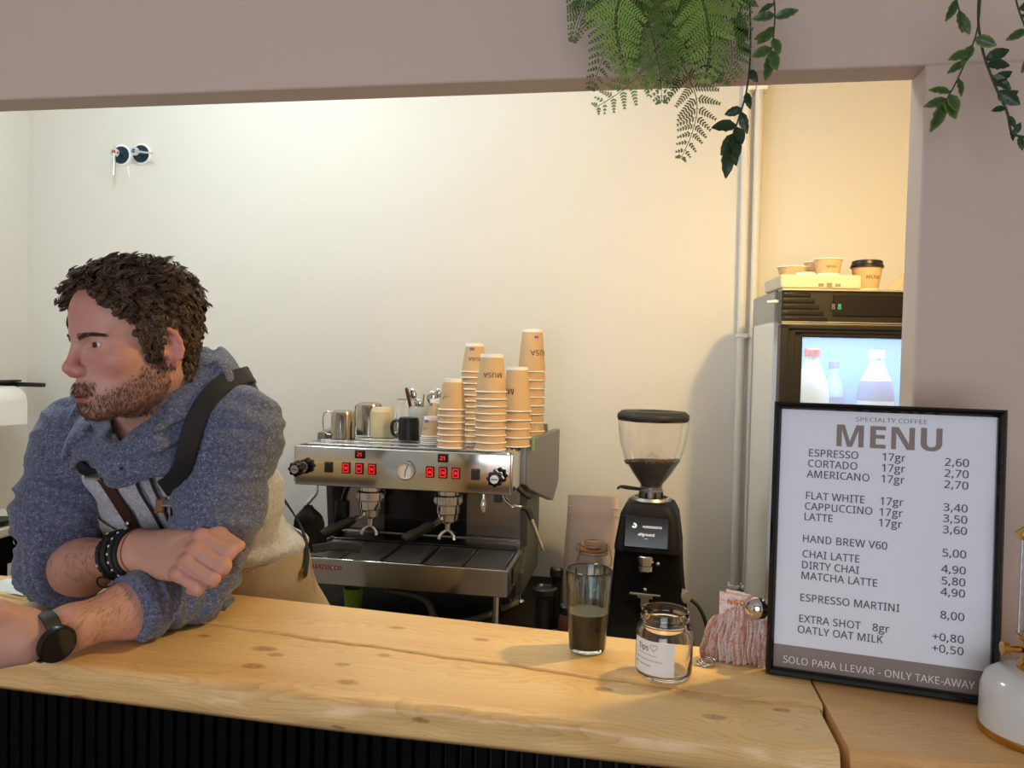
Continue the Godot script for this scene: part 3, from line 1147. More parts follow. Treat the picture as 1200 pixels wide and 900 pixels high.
func cup_stacks() -> void:
	mat("kraft", hexc("cfae86"), 0.75)
	mat("logo_blue", hexc("3a78c8"), 0.6)
	mat("logo_red", hexc("c43a48"), 0.6)
	# x, z, cup height, rim radius, foot radius, step, count, print, turn of the top cup, stack words
	var stacks := [
		[-0.650, -2.335, 0.062, 0.0300, 0.0215, 0.0063, 5, "FP", 0.0, "the lowest stack of tiny cups beside the black mug"],
		[-0.568, -2.275, 0.094, 0.0420, 0.0290, 0.0192, 7, "P", 0.0, "the short front stack with the line drawing"],
		[-0.545, -2.470, 0.095, 0.0425, 0.0290, 0.0190, 13, "FM", 0.35, "the tall back stack between the two front ones"],
		[-0.445, -2.262, 0.114, 0.0460, 0.0340, 0.0216, 9, "M", 0.32, "the wide front stack nearest the panel"],
		[-0.388, -2.385, 0.140, 0.0465, 0.0335, 0.0275, 5, "M", -0.95, "the low tall-cup stack by the green tape"],
		[-0.374, -2.61, 0.146, 0.0470, 0.0345, 0.0290, 9, "FM", 0.95, "the tallest stack at the back right"],
		[-0.622, -2.455, 0.100, 0.0420, 0.0290, 0.0066, 10, "F", 0.4, "the hidden stack behind the short front one"],
		[-0.665, -2.47, 0.082, 0.0360, 0.0260, 0.0066, 9, "F", -0.3, "the slim stack behind the tiny cups"],
	]
	for s in stacks:
		var k := cup_meshes(s[2], s[3], s[4])
		for i in s[6]:
			var from_top: int = s[6] - 1 - i
			var t := make_cup(k, "paper_cup", "%s kraft cup of %s" % [ORD[from_top] if from_top == 0 else ORD[from_top] + " from top", s[9]], s[9], s[7] if from_top == 0 else "")
			# upside down: rim below
			var lean := V(sin(i * 2.1) * 0.0006, 0, cos(i * 1.7) * 0.0006)
			t.position = V(s[0], 1.3075 + s[2] + i * s[5], s[1]) + lean
			t.basis = Basis(Vector3.UP, s[8]) * Basis(Vector3.BACK, PI) if from_top == 0 else Basis(Vector3.UP, i * 1.3) * Basis(Vector3.BACK, PI)

func ring_path(c: Vector3, r: float, b := Basis.IDENTITY, n := 24, from := 0.0, to := TAU) -> Array:
	var out := []
	for i in n + 1:
		var a := lerpf(from, to, float(i) / n)
		out.append(c + b * V(cos(a) * r, 0, sin(a) * r))
	return out

func top_things() -> void:
	var TY := 1.3065
	var mb: MB
	for i in 2:
		var t := thing("milk_jug", ["steel milk jug turned upside down at the front left of the tray", "steel milk jug turned upside down behind the front jug"][i], "jug", [V(-0.975, TY, -2.42), V(-0.935, TY, -2.56)][i], [0.0, -0.5][i], "steel milk jugs on the machine")
		var r: float = [0.040, 0.044][i]
		var h: float = [0.092, 0.112][i]
		mb = MB.new()
		mb.lathe([Vector2(r - 0.002, 0.0), Vector2(r + 0.001, 0.0), Vector2(r, 0.01), Vector2(r, h - 0.012), Vector2(r - 0.003, h - 0.004), Vector2(r - 0.01, h), Vector2(0, h - 0.002)], 36)
		put(mb, "jug_body", mats.chrome_warm, t)
		mb = MB.new()
		mb.tube(arc_path([V(-r + 0.002, h * 0.9, 0), V(-r - 0.02, h * 0.92, 0), V(-r - 0.031, h * 0.78, 0), V(-r - 0.03, h * 0.3, 0), V(-r - 0.018, h * 0.12, 0), V(-r + 0.002, h * 0.12, 0)], 5), 0.004, 10, true, 0.6)
		put(mb, "handle", mats.chrome, t)
	# beige mug, upside down
	var t := thing("beige_mug", "cream eight-sided mug turned upside down between jug and black mug", "mug", V(-0.865, TY, -2.49))
	mb = MB.new()
	var rows := []
	for prof in [Vector2(0.037, 0.0), Vector2(0.039, 0.003), Vector2(0.0395, 0.085), Vector2(0.036, 0.092), Vector2(0.034, 0.093), Vector2(0.033, 0.1), Vector2(0.031, 0.101), Vector2(0.001, 0.1)]:
		var row := PackedVector3Array()
		for s in 48:
			var a := TAU * s / 48
			var oct := cos(PI / 8) / cos(fmod(a + PI / 8, PI / 4) - PI / 8)
			row.append(V(cos(a) * prof.x * lerpf(1.0, oct, 0.8), prof.y, sin(a) * prof.x * lerpf(1.0, oct, 0.8)))
		rows.append(row)
	mb.grid(rows, true, true)
	put(mb, "mug_body", mat("cream_glaze", hexc("d8c9a4"), 0.35), t)
	t = thing("black_mug", "black mug turned upside down with its handle towards the cream mug", "mug", V(-0.755, TY, -2.44))
	mb = MB.new()
	mb.lathe([Vector2(0.033, 0), Vector2(0.0345, 0.002), Vector2(0.0345, 0.06), Vector2(0.031, 0.074), Vector2(0.028, 0.075), Vector2(0, 0.073)], 32)
	put(mb, "mug_body", mats.black_plastic, t)
	mb = MB.new()
	mb.tube(arc_path([V(-0.032, 0.062, 0), V(-0.053, 0.058, 0), V(-0.058, 0.036, 0), V(-0.05, 0.014, 0), V(-0.032, 0.012, 0)], 5), 0.0055, 10)
	put(mb, "handle", mats.black_plastic, t)
	t = thing("glass_tumbler", "clear glass standing at the back of the machine behind the cream mug", "glass", V(-0.845, TY, -2.70))
	mb = MB.new()
	mb.lathe([Vector2(0, 0.0), Vector2(0.034, 0.0), Vector2(0.0355, 0.003), Vector2(0.036, 0.118), Vector2(0.0345, 0.12), Vector2(0.033, 0.118), Vector2(0.0325, 0.006), Vector2(0, 0.006)], 32)
	put(mb, "glass_wall", mats.glass, t)
	# crock of spoons
	t = thing("utensil_crock", "pale grey crock of spoons at the back of the machine", "crock", V(-0.775, TY, -2.64))
	mb = MB.new()
	mb.lathe([Vector2(0, 0), Vector2(0.037, 0.0), Vector2(0.0405, 0.006), Vector2(0.0405, 0.096), Vector2(0.038, 0.1), Vector2(0.0365, 0.097), Vector2(0.0365, 0.008), Vector2(0, 0.008)], 32)
	put(mb, "crock_wall", mat("grey_glaze", hexc("c3c2ba"), 0.4), t)
	var base := V(-0.775, TY, -2.64)
	var kit := [
		["spatula", "dark red spatula handle sticking out of the crock", V(-0.012, 0.012, 0.01), V(-0.048, 0.165, 0.02), "maroon", 0.009],
		["steel_spoon", "long steel spoon leaning behind the dark red handle", V(-0.005, 0.012, -0.01), V(-0.03, 0.13, -0.01), "spoon", 0.015],
		["wooden_stirrer", "wooden stirrer in the middle of the crock", V(0.0, 0.012, 0.0), V(0.012, 0.142, 0.0), "wood", 0.005],
		["round_whisk", "steel ball-headed spoon low at the crock front", V(0.003, 0.012, 0.015), V(0.0, 0.098, 0.022), "spoon", 0.013],
		["steel_ladle", "wide steel spoon leaning right out of the crock", V(0.01, 0.012, -0.004), V(0.036, 0.118, -0.004), "spoon", 0.018],
		["measuring_spoon", "steel measuring spoon leaning far right behind the cups", V(0.012, 0.012, -0.014), V(0.055, 0.135, -0.012), "spoon", 0.014]]
	for u in kit:
		var o := thing(u[0], u[1], "utensil", base, 0.0, "utensils in the crock")
		var a: Vector3 = u[2]
		var b: Vector3 = u[3]
		var d := (b - a).normalized()
		if u[4] == "spoon":
			mb = MB.new()
			mb.tube([a, b], 0.0025, 8)
			put(mb, "stem", mats.chrome, o)
			mb = MB.new()
			var bb := Basis(Quaternion(Vector3.UP, d))
			mb.ball(b + d * u[5] * 0.9, V(u[5], u[5] * 1.35, u[5] * 0.4), 14, 10, bb)
			put(mb, "spoon_bowl", mats.chrome, o)
		elif u[4] == "wood":
			mb = MB.new()
			mb.tube([a, b], [0.004, 0.005], 6, true, 0.5)
			put(mb, "stem", mat("stick_wood", hexc("a9834c"), 0.6), o)
		else:
			mb = MB.new()
			mb.tube([a, a.lerp(b, 0.5), b - d * 0.01, b], [0.006, 0.0085, 0.010, 0.006], 12, true, 0.6)
			put(mb, "stem", mat("maroon", hexc("5a1a26"), 0.4), o)

# ---------------------------------------------------------------- grinder and its neighbours
func rrect(w: float, d: float, r: float, y: float, n := 5) -> PackedVector3Array:
	var row := PackedVector3Array()
	for q in 4:
		var cx: float = (w / 2 - r) * [1, -1, -1, 1][q]
		var cz: float = (d / 2 - r) * [1, 1, -1, -1][q]
		for i in n + 1:
			var a := PI / 2 * q + PI / 2 * i / n
			row.append(V(cx + cos(a) * r, y, cz + sin(a) * r))
	return row

func shift(row: PackedVector3Array, o: Vector3) -> PackedVector3Array:
	var out := PackedVector3Array()
	for p in row:
		out.append(p + o)
	return out

func grinder() -> void:
	var t := thing("coffee_grinder", "black electric coffee grinder with a clear bean hopper", "grinder", V(0.035, BCY, -2.34), -0.09)
	var mb := MB.new()
	mb.grid([rrect(0.001, 0.001, 0.0004, 0.0), rrect(0.25, 0.30, 0.03, 0.0), rrect(0.25, 0.30, 0.03, 0.035), rrect(0.232, 0.27, 0.03, 0.06), shift(rrect(0.225, 0.22, 0.02, 0.10), V(0, 0, -0.02)), shift(rrect(0.2, 0.2, 0.02, 0.22), V(0, 0, -0.02)), shift(rrect(0.19, 0.19, 0.02, 0.30), V(0, 0, -0.02))], true, true)
	put(mb, "base_body", mats.black_matt, t)
	mb = MB.new()
	mb.grid([shift(rrect(0.192, 0.2, 0.02, 0.297), V(0, 0, -0.012)), shift(rrect(0.192, 0.2, 0.022, 0.31), V(0, 0, -0.012)), shift(rrect(0.166, 0.175, 0.022, 0.40), V(0, 0, -0.02)), shift(rrect(0.14, 0.15, 0.03, 0.428), V(0, 0, -0.022)), shift(rrect(0.12, 0.13, 0.03, 0.434), V(0, 0, -0.022)), shift(rrect(0.001, 0.001, 0.0004, 0.434), V(0, 0, -0.022))], true, true)
	put(mb, "head_body", mats.fine_bump_black, t)
	# tilted screen
	var sx := xf(V(-0.002, 0.354, 0.079), V(-0.21, 0, 0))
	mb = MB.new()
	mb.xf = sx
	mb.rbox(V(0, 0, 0), V(0.132, 0.094, 0.012), 0.005, 2)
	var sc := put(mb, "screen", mats.black_gloss, t)
	var glow := mat("screen_white", hexc("e8e8e8"), 0.5, 0.0, {"emission_enabled": true, "emission": Color(0.85, 0.88, 0.9), "emission_energy_multiplier": 0.5})
	lettering("FIORENZATO", 0.0065, sx * xf(V(0.016, 0.016, 0.0063)), glow, sc, null, true)
	lettering("allground", 0.0075, sx * xf(V(0.0, -0.006, 0.0063)), glow, sc, null, true)
	lettering("•••", 0.006, sx * xf(V(0.0, -0.018, 0.0063)), glow, sc)
	mb = MB.new()
	mb.xf = sx * xf(V(-0.036, 0.018, 0.0063))
	for k in 9:
		var a := lerpf(-2.4, 1.6, k / 8.0)
		mb.ball(V(cos(a) * 0.005, sin(a) * 0.005, 0), V(0.003, 0.003, 0.0006), 8, 4)
	put(mb, "screen_logo", glow, sc)
	# collar, neck, lever
	mb = MB.new()
	mb.xf = xf(V(0, 0.43, -0.022))
	mb.lathe([Vector2(0.05, 0), Vector2(0.06, 0.0), Vector2(0.062, 0.006), Vector2(0.058, 0.014), Vector2(0.05, 0.014), Vector2(0.048, 0.004)], 40)
	put(mb, "collar_ring", mats.steel_soft, t)
	mb = MB.new()
	mb.xf = xf(V(0, 0.434, -0.022))
	mb.lathe([Vector2(0.036, 0), Vector2(0.036, 0.03), Vector2(0.033, 0.032), Vector2(0.033, 0.04), Vector2(0.0, 0.04)], 30)
	var nk := put(mb, "hopper_neck", mat("zinc", hexc("8a8b8e"), 0.35, 0.9), t)
	for k in 4:
		mb = MB.new()
		var a := 0.4 + k * 0.75
		mb.xf = xf(V(cos(a) * 0.036, 0.45, -0.022 + sin(a) * 0.036), V(0, -a, 0))
		mb.rbox(Vector3.ZERO, V(0.006, 0.02, 0.008), 0.002)
		put(mb, "neck_slot", mats.black_plastic, nk)
	mb = MB.new()
	mb.tube(arc_path([V(-0.03, 0.466, -0.01), V(-0.07, 0.47, 0.0), V(-0.09, 0.472, 0.005), V(-0.1, 0.464, 0.008)], 4), [0.005, 0.005, 0.0055, 0.006, 0.006, 0.006, 0.0055, 0.005, 0.004, 0.004, 0.004, 0.003, 0.002], 10)
	put(mb, "shutter_lever", mats.black_plastic, t)
	# hopper: clear shell
	var prof := [Vector2(0.033, 0.47), Vector2(0.036, 0.482), Vector2(0.06, 0.515), Vector2(0.084, 0.555), Vector2(0.098, 0.60), Vector2(0.105, 0.645), Vector2(0.1075, 0.68)]
	var both := prof.duplicate()
	for i in range(prof.size() - 1, -1, -1):
		both.append(prof[i] - Vector2(0.0022, 0))
	mb = MB.new()
	mb.xf = xf(V(0, 0, -0.022))
	mb.lathe(both, 40, 0.9)
	put(mb, "hopper", mats.hopper_clear, t)
	# lid
	mb = MB.new()
	var rows := []
	for q in [Vector2(0.104, 0.674), Vector2(0.109, 0.676), Vector2(0.112, 0.684), Vector2(0.111, 0.694), Vector2(0.1, 0.703), Vector2(0.05, 0.704), Vector2(0.046, 0.701), Vector2(0.001, 0.701)]:
		var row := PackedVector3Array()
		for s in 48:
			var a := TAU * s / 48
			var oct: float = cos(PI / 8) / cos(fmod(a + PI / 8, PI / 4) - PI / 8)
			row.append(V(cos(a) * q.x * lerpf(1.0, oct, 0.5), q.y, sin(a) * q.x * lerpf(1.0, oct, 0.5) - 0.022))
		rows.append(row)
	mb.grid(rows, true, true)
	put(mb, "hopper_lid", mats.black_rubber, t)
	# clear shutter cone seen inside
	mb = MB.new()
	mb.xf = xf(V(0, 0.0, -0.022))
	mb.lathe([Vector2(0.03, 0.56), Vector2(0.004, 0.578), Vector2(0, 0.578)], 20)
	put(mb, "inner_cone", mats.hopper_clear, t)
	# bed of beans under the loose ones
	mb = MB.new()
	mb.xf = xf(V(0, 0, -0.022))
	mb.lathe([Vector2(0, 0.474), Vector2(0.03, 0.474), Vector2(0.033, 0.484), Vector2(0.056, 0.515), Vector2(0.078, 0.55), Vector2(0.05, 0.548), Vector2(0, 0.543)], 30)
	put(mb, "bean_bed", mat("bean_dark", hexc("1d110c"), 0.5), t)
	var bean := MB.new()
	bean.ball(Vector3.ZERO, V(0.0058, 0.0042, 0.0034), 8, 6)
	var arr := bean.mesh().surface_get_arrays(0)
	mb = MB.new()
	var r2 := RandomNumberGenerator.new()
	r2.seed = 99
	var made := 0
	while made < 620:
		var a := r2.randf() * TAU
		var q := sqrt(r2.randf()) * 0.081
		var y := 0.552 + 0.010 * sin(a * 1.0 + 0.6) * q / 0.08 - 0.008 * (1.0 - q / 0.08) + r2.randf_range(-0.004, 0.003)
		var g := r2.randf_range(0.5, 1.0)
		mb.col = Color(0.16 * g, 0.08 * g, 0.045 * g)
		mb.add_arrays(arr, Transform3D(Basis.from_euler(V(r2.randf() * 6, r2.randf() * 6, r2.randf() * 6)), V(cos(a) * q, y, sin(a) * q - 0.022)))
		made += 1
	mb.oriented = true
	tag(put(mb, "coffee_beans", mat("beans", Color(1, 1, 1), 0.4, 0.0, {"vertex_color_use_as_albedo": true}), t), "roasted brown coffee beans", "", "", "stuff")
	# chute, fork, knob
	mb = MB.new()
	mb.xf = xf(V(-0.002, 0.244, 0.09))
	mb.lathe([Vector2(0, 0), Vector2(0.022, 0.0), Vector2(0.025, 0.004), Vector2(0.025, 0.018), Vector2(0.021, 0.02), Vector2(0.021, 0.026), Vector2(0.025, 0.028), Vector2(0.025, 0.044), Vector2(0.022, 0.047), Vector2(0, 0.047)], 28)
	put(mb, "chute", mats.chrome, t)
	mb = MB.new()
	mb.ball(V(0.034, 0.268, 0.09), V(0.006, 0.006, 0.006), 10, 8)
	put(mb, "chute_knob", mats.steel_soft, t)
	mb = MB.new()
	mb.tube([V(-0.044, 0.178, 0.1), V(0.044, 0.178, 0.1)], 0.004, 8)
	mb.rbox(V(0, 0.172, 0.096), V(0.045, 0.012, 0.016), 0.003)
	mb.rbox(V(0, 0.158, 0.1), V(0.024, 0.034, 0.006), 0.002)
	put(mb, "portafilter_fork", mats.steel_grey, t)
	mb = MB.new()
	mb.ball(V(0, 0.193, 0.098), V(0.006, 0.006, 0.006), 10, 8)
	put(mb, "fork_button", mats.chrome, t)
	mb = MB.new()
	mb.xf = xf(V(0.108, 0.172, 0.055), V(PI / 2, 0.75, 0))
	mb.lathe([Vector2(0.019, -0.02), Vector2(0.02, 0.008), Vector2(0.017, 0.014), Vector2(0, 0.015)], 24)
	put(mb, "side_knob", mat("knob_grey", hexc("8f9192"), 0.4, 0.3), t)
	mb = MB.new()
	mb.tube(arc_path([V(0.1, 0.13, -0.1), V(0.15, 0.1, -0.09), V(0.178, 0.03, -0.08), V(0.182, -0.1, -0.08), V(0.182, -0.4, -0.08)], 6), 0.0055, 10)
	put(mb, "power_cable", mats.black_rubber, t)

	# kraft bag leaning on the wall
	t = thing("coffee_bag", "plain pinkish kraft coffee bag with a folded zip top", "bag", V(-0.158, BCY, -2.68), 0.0)
	mb = MB.new()
	for sd in [1.0, -1.0]:
		var rows2 := []
		for i in 25:
			var v := i / 24.0
			var row := PackedVector3Array()
			for j in 19:
				var u := j / 18.0
				var w := 0.094 + 0.004 * sin(v * 5.0)
				var bul := (0.038 * pow(1.0 - v, 0.7) + 0.0035) * pow(maxf(0.0, 1.0 - pow(absf(u * 2 - 1), 2.6)), 0.6)
				bul += 0.0025 * sin(u * 17.0 + v * 11.0) * sin(v * 9.0) * (1.0 - v) * u * (1 - u) * 4
				if v > 0.83 and v < 0.90:
					bul += 0.0022
				row.append(V((u * 2 - 1) * w, v * 0.372, sd * (bul + 0.0015) - v * 0.05))
			rows2.append(row)
		mb.grid(rows2, false, sd < 0)
	put(mb, "pouch", mat("kraft_pink", hexc("dbc4b5"), 0.55), t)
	mb = MB.new()
	for y in [0.309, 0.334]:
		mb.rbox(V(0, y, 0.008 - y / 0.372 * 0.05), V(0.186, 0.003, 0.006), 0.001)
	put(mb, "zip_seal", mat("kraft_pink", Color.WHITE), t)

	# clip-top jar
	t = thing("clip_jar", "clip-top glass jar with an orange seal in front of the kraft bag", "jar", V(-0.144, BCY, -2.565))
	t.scale = Vector3.ONE * 0.93
	mb = MB.new()
	mb.lathe([Vector2(0, 0), Vector2(0.055, 0), Vector2(0.062, 0.008), Vector2(0.064, 0.09), Vector2(0.063, 0.18), Vector2(0.057, 0.21), Vector2(0.048, 0.228), Vector2(0.047, 0.236), Vector2(0.044, 0.236), Vector2(0.045, 0.226), Vector2(0.054, 0.208), Vector2(0.06, 0.178), Vector2(0.061, 0.09), Vector2(0.059, 0.012), Vector2(0, 0.006)], 36)
	put(mb, "jar_wall", mats.glass, t)
	mb = MB.new()
	mb.lathe([Vector2(0.04, 0.236), Vector2(0.052, 0.236), Vector2(0.053, 0.239), Vector2(0.052, 0.242), Vector2(0.04, 0.242)], 36)
	put(mb, "rubber_seal", mat("orange_rubber", hexc("c9762f"), 0.5), t)
	mb = MB.new()
	mb.lathe([Vector2(0, 0.2425), Vector2(0.05, 0.2425), Vector2(0.051, 0.25), Vector2(0.047, 0.26), Vector2(0.038, 0.266), Vector2(0.0, 0.264)], 36)
	put(mb, "jar_lid", mat("amber_lid", Color(0.91, 0.79, 0.65, 0.05), 0.05, 0.0, {"refraction_enabled": true, "refraction_scale": 0.05}), t)
	mb = MB.new()
	mb.tube(ring_path(V(0, 0.226, 0), 0.0505), 0.0016, 6)
	mb.tube(ring_path(V(0, 0.256, 0), 0.0515), 0.0016, 6)
	mb.tube(arc_path([V(0.05, 0.256, 0.0), V(0.06, 0.24, 0), V(0.066, 0.2, 0.0), V(0.058, 0.17, 0.0)], 4), 0.0016, 6)
	mb.tube(arc_path([V(-0.05, 0.226, 0), V(-0.062, 0.236, 0.0), V(-0.06, 0.252, 0.0), V(-0.05, 0.256, 0.0)], 4), 0.0016, 6)
	put(mb, "wire_clip", mats.steel_grey, t)

	# tamper, tamping stand, small amber pot
	t = thing("coffee_tamper", "black-handled tamper standing beside the clip-top jar", "tamper", V(-0.236, BCY, -2.28))
	mb = MB.new()
	mb.lathe([Vector2(0, 0.0), Vector2(0.029, 0), Vector2(0.029, 0.016), Vector2(0.012, 0.024), Vector2(0.010, 0.05), Vector2(0, 0.05)], 24)
	put(mb, "tamper_base", mats.steel_grey, t)
	mb = MB.new()
	mb.lathe([Vector2(0.01, 0.045), Vector2(0.014, 0.06), Vector2(0.0125, 0.18), Vector2(0.0155, 0.2), Vector2(0.02, 0.205), Vector2(0.02, 0.225), Vector2(0.016, 0.23), Vector2(0, 0.231)], 24)
	put(mb, "handle", mats.black_plastic, t)
	t = thing("tamping_stand", "squat black tamping stand left of the amber pot", "stand", V(-0.262, BCY, -2.2))
	mb = MB.new()
	mb.lathe([Vector2(0, 0.0), Vector2(0.038, 0), Vector2(0.04, 0.01), Vector2(0.026, 0.03), Vector2(0.026, 0.165), Vector2(0.036, 0.172), Vector2(0.036, 0.188), Vector2(0.03, 0.192), Vector2(0.026, 0.186), Vector2(0, 0.184)], 28)
	put(mb, "stand_body", mats.black_plastic, t)
	t = thing("amber_pot", "small brown glass pot with a black screw lid by the machine foot", "pot", V(-0.190, BCY, -2.165))
	mb = MB.new()
	mb.lathe([Vector2(0, 0), Vector2(0.022, 0), Vector2(0.026, 0.006), Vector2(0.026, 0.12), Vector2(0.02, 0.132), Vector2(0, 0.132)], 24)
	put(mb, "pot_body", mat("amber_glass", hexc("4a2a1c"), 0.15), t)
	mb = MB.new()
	mb.lathe([Vector2(0.021, 0.13), Vector2(0.023, 0.132), Vector2(0.023, 0.152), Vector2(0.02, 0.155), Vector2(0, 0.155)], 24)
	put(mb, "screw_lid", mats.black_plastic, t)

# ---------------------------------------------------------------- fridge
func fridge() -> void:
	var t := thing("drinks_fridge", "tall black-framed drinks fridge with a lit glass door", "fridge", V(0.402, 0, -2.4), deg_to_rad(5.0))
	var W := 0.6
	var D := 0.36
	var H := 1.81
	var mb := MB.new()
	# white cabinet as five walls so that the inside is hollow
	mb.rbox(V(0.015, H / 2, -D / 2 - 0.04), V(0.03, H, D - 0.08), 0.004)
	mb.rbox(V(W - 0.015, H / 2, -D / 2 - 0.04), V(0.03, H, D - 0.08), 0.004)
	mb.rbox(V(W / 2, H / 2, -D + 0.015), V(W, H, 0.03), 0.004)
	mb.rbox(V(W / 2, H - 0.05, -D / 2 - 0.04), V(W, 0.1, D - 0.08), 0.004)
	mb.rbox(V(W / 2, 0.1, -D / 2 - 0.04), V(W, 0.2, D - 0.08), 0.004)
	put(mb, "cabinet", mats.white_metal, t)
	mb = MB.new()
	mb.rbox(V(W / 2, H - 0.052, -0.02), V(W - 0.004, 0.1, 0.045), 0.004)
	var hp := put(mb, "header_panel", mats.black_plastic, t)
	for k in 5:
		mb = MB.new()
		mb.rbox(V(0.045 + k * 0.006, H - 0.018 - k * 0.018, 0.004), V(0.078 + k * 0.014, 0.012, 0.006), 0.002)
		put(mb, "vent_slat", mats.black_gloss, hp)
	mb = MB.new()
	mb.rbox(V(W / 2 + 0.06, H - 0.048, 0.004), V(0.42, 0.062, 0.005), 0.002)
	put(mb, "control_strip", mats.black_gloss, hp)
	mb = MB.new()
	mb.rbox(V(W / 2, H - 0.003, -0.012), V(W, 0.006, 0.05), 0.001)
	mb.rbox(V(W / 2, H - 0.098, 0.002), V(W - 0.006, 0.004, 0.005), 0.001)
	mb.rbox(V(W / 2, H - 0.1035, 0.002), V(W - 0.006, 0.003, 0.005), 0.001)
	put(mb, "trim_line", mats.steel_soft, hp)
	lettering("8", 0.016, xf(V(0.168, H - 0.052, 0.0075)), mat("green_led", hexc("2b8a70"), 0.5, 0.0, {"emission_enabled": true, "emission": Color(0.1, 0.75, 0.55), "emission_energy_multiplier": 0.25}), hp, null, true)
	lettering("8", 0.016, xf(V(0.150, H - 0.052, 0.0075)), mat("grey_print", hexc("6a6d70"), 0.5), hp, null, true)
	# door frame with stepped profile
	for q in [[0.0, 0.005], [0.022, -0.004], [0.044, -0.010]]:
		mb = MB.new()
		var a: float = q[0]
		var zf: float = q[1]
		var y1 := H - 0.104 - a * 0.5
		var y0 := 0.09 + a
		var wd := 0.0245
		mb.rbox(V(0.002 + a + wd / 2, (y0 + y1) / 2, zf - 0.02), V(wd, y1 - y0, 0.04), 0.004)
		mb.rbox(V(W - 0.002 - a - wd / 2, (y0 + y1) / 2, zf - 0.02), V(wd, y1 - y0, 0.04), 0.004)
		mb.rbox(V(W / 2, y1 - 0.008, zf - 0.02), V(W - 0.004 - a * 2, 0.016, 0.04), 0.004)
		mb.rbox(V(W / 2, y0 + wd / 2, zf - 0.02), V(W - 0.004 - a * 2, wd, 0.04), 0.004)
		put(mb, "door_frame", mats.black_plastic, t)
	mb = MB.new()
	mb.rbox(V(W / 2, 0.90, -0.02), V(W - 0.12, 1.55, 0.006), 0.001)
	put(mb, "door_pane", mat("misted_pane", Color(0.80, 0.90, 1.0, 0.22), 0.25, 0.0, {"transparency": BaseMaterial3D.TRANSPARENCY_ALPHA}), t)
	mb = MB.new()
	mb.rbox(V(W / 2, 0.95, -D + 0.036), V(W - 0.07, 1.5, 0.012), 0.002)
	put(mb, "inner_back", mat("fridge_blue", hexc("9cc2e6"), 0.5), t)
	for y in [0.5, 0.95, 1.395]:
		mb = MB.new()
		for k in 12:
			mb.tube([V(0.035 + k * 0.048, y - 0.003, -0.06), V(0.035 + k * 0.048, y - 0.003, -D + 0.05)], 0.003, 6)
		for z in [-0.06, -0.24, -D + 0.05]:
			mb.tube([V(0.032, y - 0.006, z), V(W - 0.032, y - 0.006, z)], 0.003, 6)
		put(mb, "wire_shelf", mats.white_plastic, t)
	mb = MB.new()
	mb.rbox(V(0.034, 1.3, -0.055), V(0.008, 0.7, 0.012), 0.003)
	put(mb, "light_strip", mat("fridge_led", Color(0.9, 0.96, 1.0), 0.5, 0.0, {"emission_enabled": true, "emission": Color(0.8, 0.92, 1.0), "emission_energy_multiplier": 1.6}), t)
	var l := AreaLight3D.new()
	l.area_size = Vector2(0.45, 0.03)
	l.light_color = Color(0.72, 0.88, 1.0)
	l.light_energy = 0.22
	l.area_range = 3.0
	l.shadow_enabled = true
	l.position = V(W / 2, H - 0.128, -0.10)
	l.rotation = V(-PI / 2 + 0.45, 0, 0)
	t.add_child(l)
	mb = MB.new()
	mb.rbox(V(W / 2, H - 0.112, -0.12), V(0.46, 0.01, 0.04), 0.003)
	put(mb, "light_tube", mat("fridge_led", Color.WHITE), t)
	mb = MB.new()
	mb.tube([V(0.0, H - 0.036, -0.03), V(-0.034, H - 0.038, -0.028)], [0.006, 0.004], 10)
	put(mb, "hinge_peg", mats.white_plastic, t)
	mb = MB.new()
	mb.rbox(V(W / 2, 0.04, -D / 2 - 0.03), V(W - 0.05, 0.08, D - 0.12), 0.004)
	put(mb, "plinth", mats.black_matt, t)
	# bottles behind the glass
	var bf := t.transform
	var bs := [["milk_bottle", "white milk bottle with a red cap behind the fridge glass", 0.135, -0.13, "red_cap", hexc("d8445a")], ["milk_bottle", "white bottle with a purple label behind the fridge glass, right side", 0.335, -0.14, "white_cap", hexc("eef2f6")], ["water_bottle", "clear bottle with a purple band between the two white bottles", 0.225, -0.2, "violet_cap", hexc("7d79b8")]]
	for i in 3:
		var b: Array = bs[i]
		var o := thing(b[0], b[1], "bottle", bf * V(b[2], 1.396, b[3]), t.rotation.y, "bottles in the fridge")
		mb = MB.new()
		if i < 2:
			mb.lathe([Vector2(0, 0), Vector2(0.05, 0), Vector2(0.054, 0.006), Vector2(0.054, 0.1), Vector2(0.046, 0.14), Vector2(0.027, 0.185), Vector2(0.02, 0.205), Vector2(0.02, 0.225), Vector2(0, 0.225)], 32)
		else:
			mb.lathe([Vector2(0, 0), Vector2(0.032, 0), Vector2(0.034, 0.004), Vector2(0.034, 0.1), Vector2(0.026, 0.135), Vector2(0.014, 0.16), Vector2(0.013, 0.19), Vector2(0, 0.19)], 28)
		put(mb, "bottle_body", mat("milk_white", hexc("eef3f8"), 0.35) if i < 2 else mat("pale_blue", hexc("b4cde2"), 0.2), o)
		mb = MB.new()
		var cy: float = 0.215 if i < 2 else 0.18
		var cr: float = 0.024 if i < 2 else 0.016
		mb.lathe([Vector2(cr - 0.004, cy), Vector2(cr, cy), Vector2(cr, cy + 0.022), Vector2(cr - 0.003, cy + 0.026), Vector2(0, cy + 0.026)], 24)
		put(mb, "bottle_cap", mat(b[4], b[5], 0.4), o)
		if i == 1:
			mb = MB.new()
			mb.lathe([Vector2(0.0545, 0.082), Vector2(0.0545, 0.1), Vector2(0.0466, 0.14), Vector2(0.0446, 0.145)], 32)
			put(mb, "label_band", mat("violet_band", hexc("8f8cc6"), 0.5), o)
			lettering("COV", 0.024, xf(V(-0.015, 0.055, 0)), mat("grey_print", Color.WHITE), o, cone_bend(1.0, 0.0545, 0.0545), true)
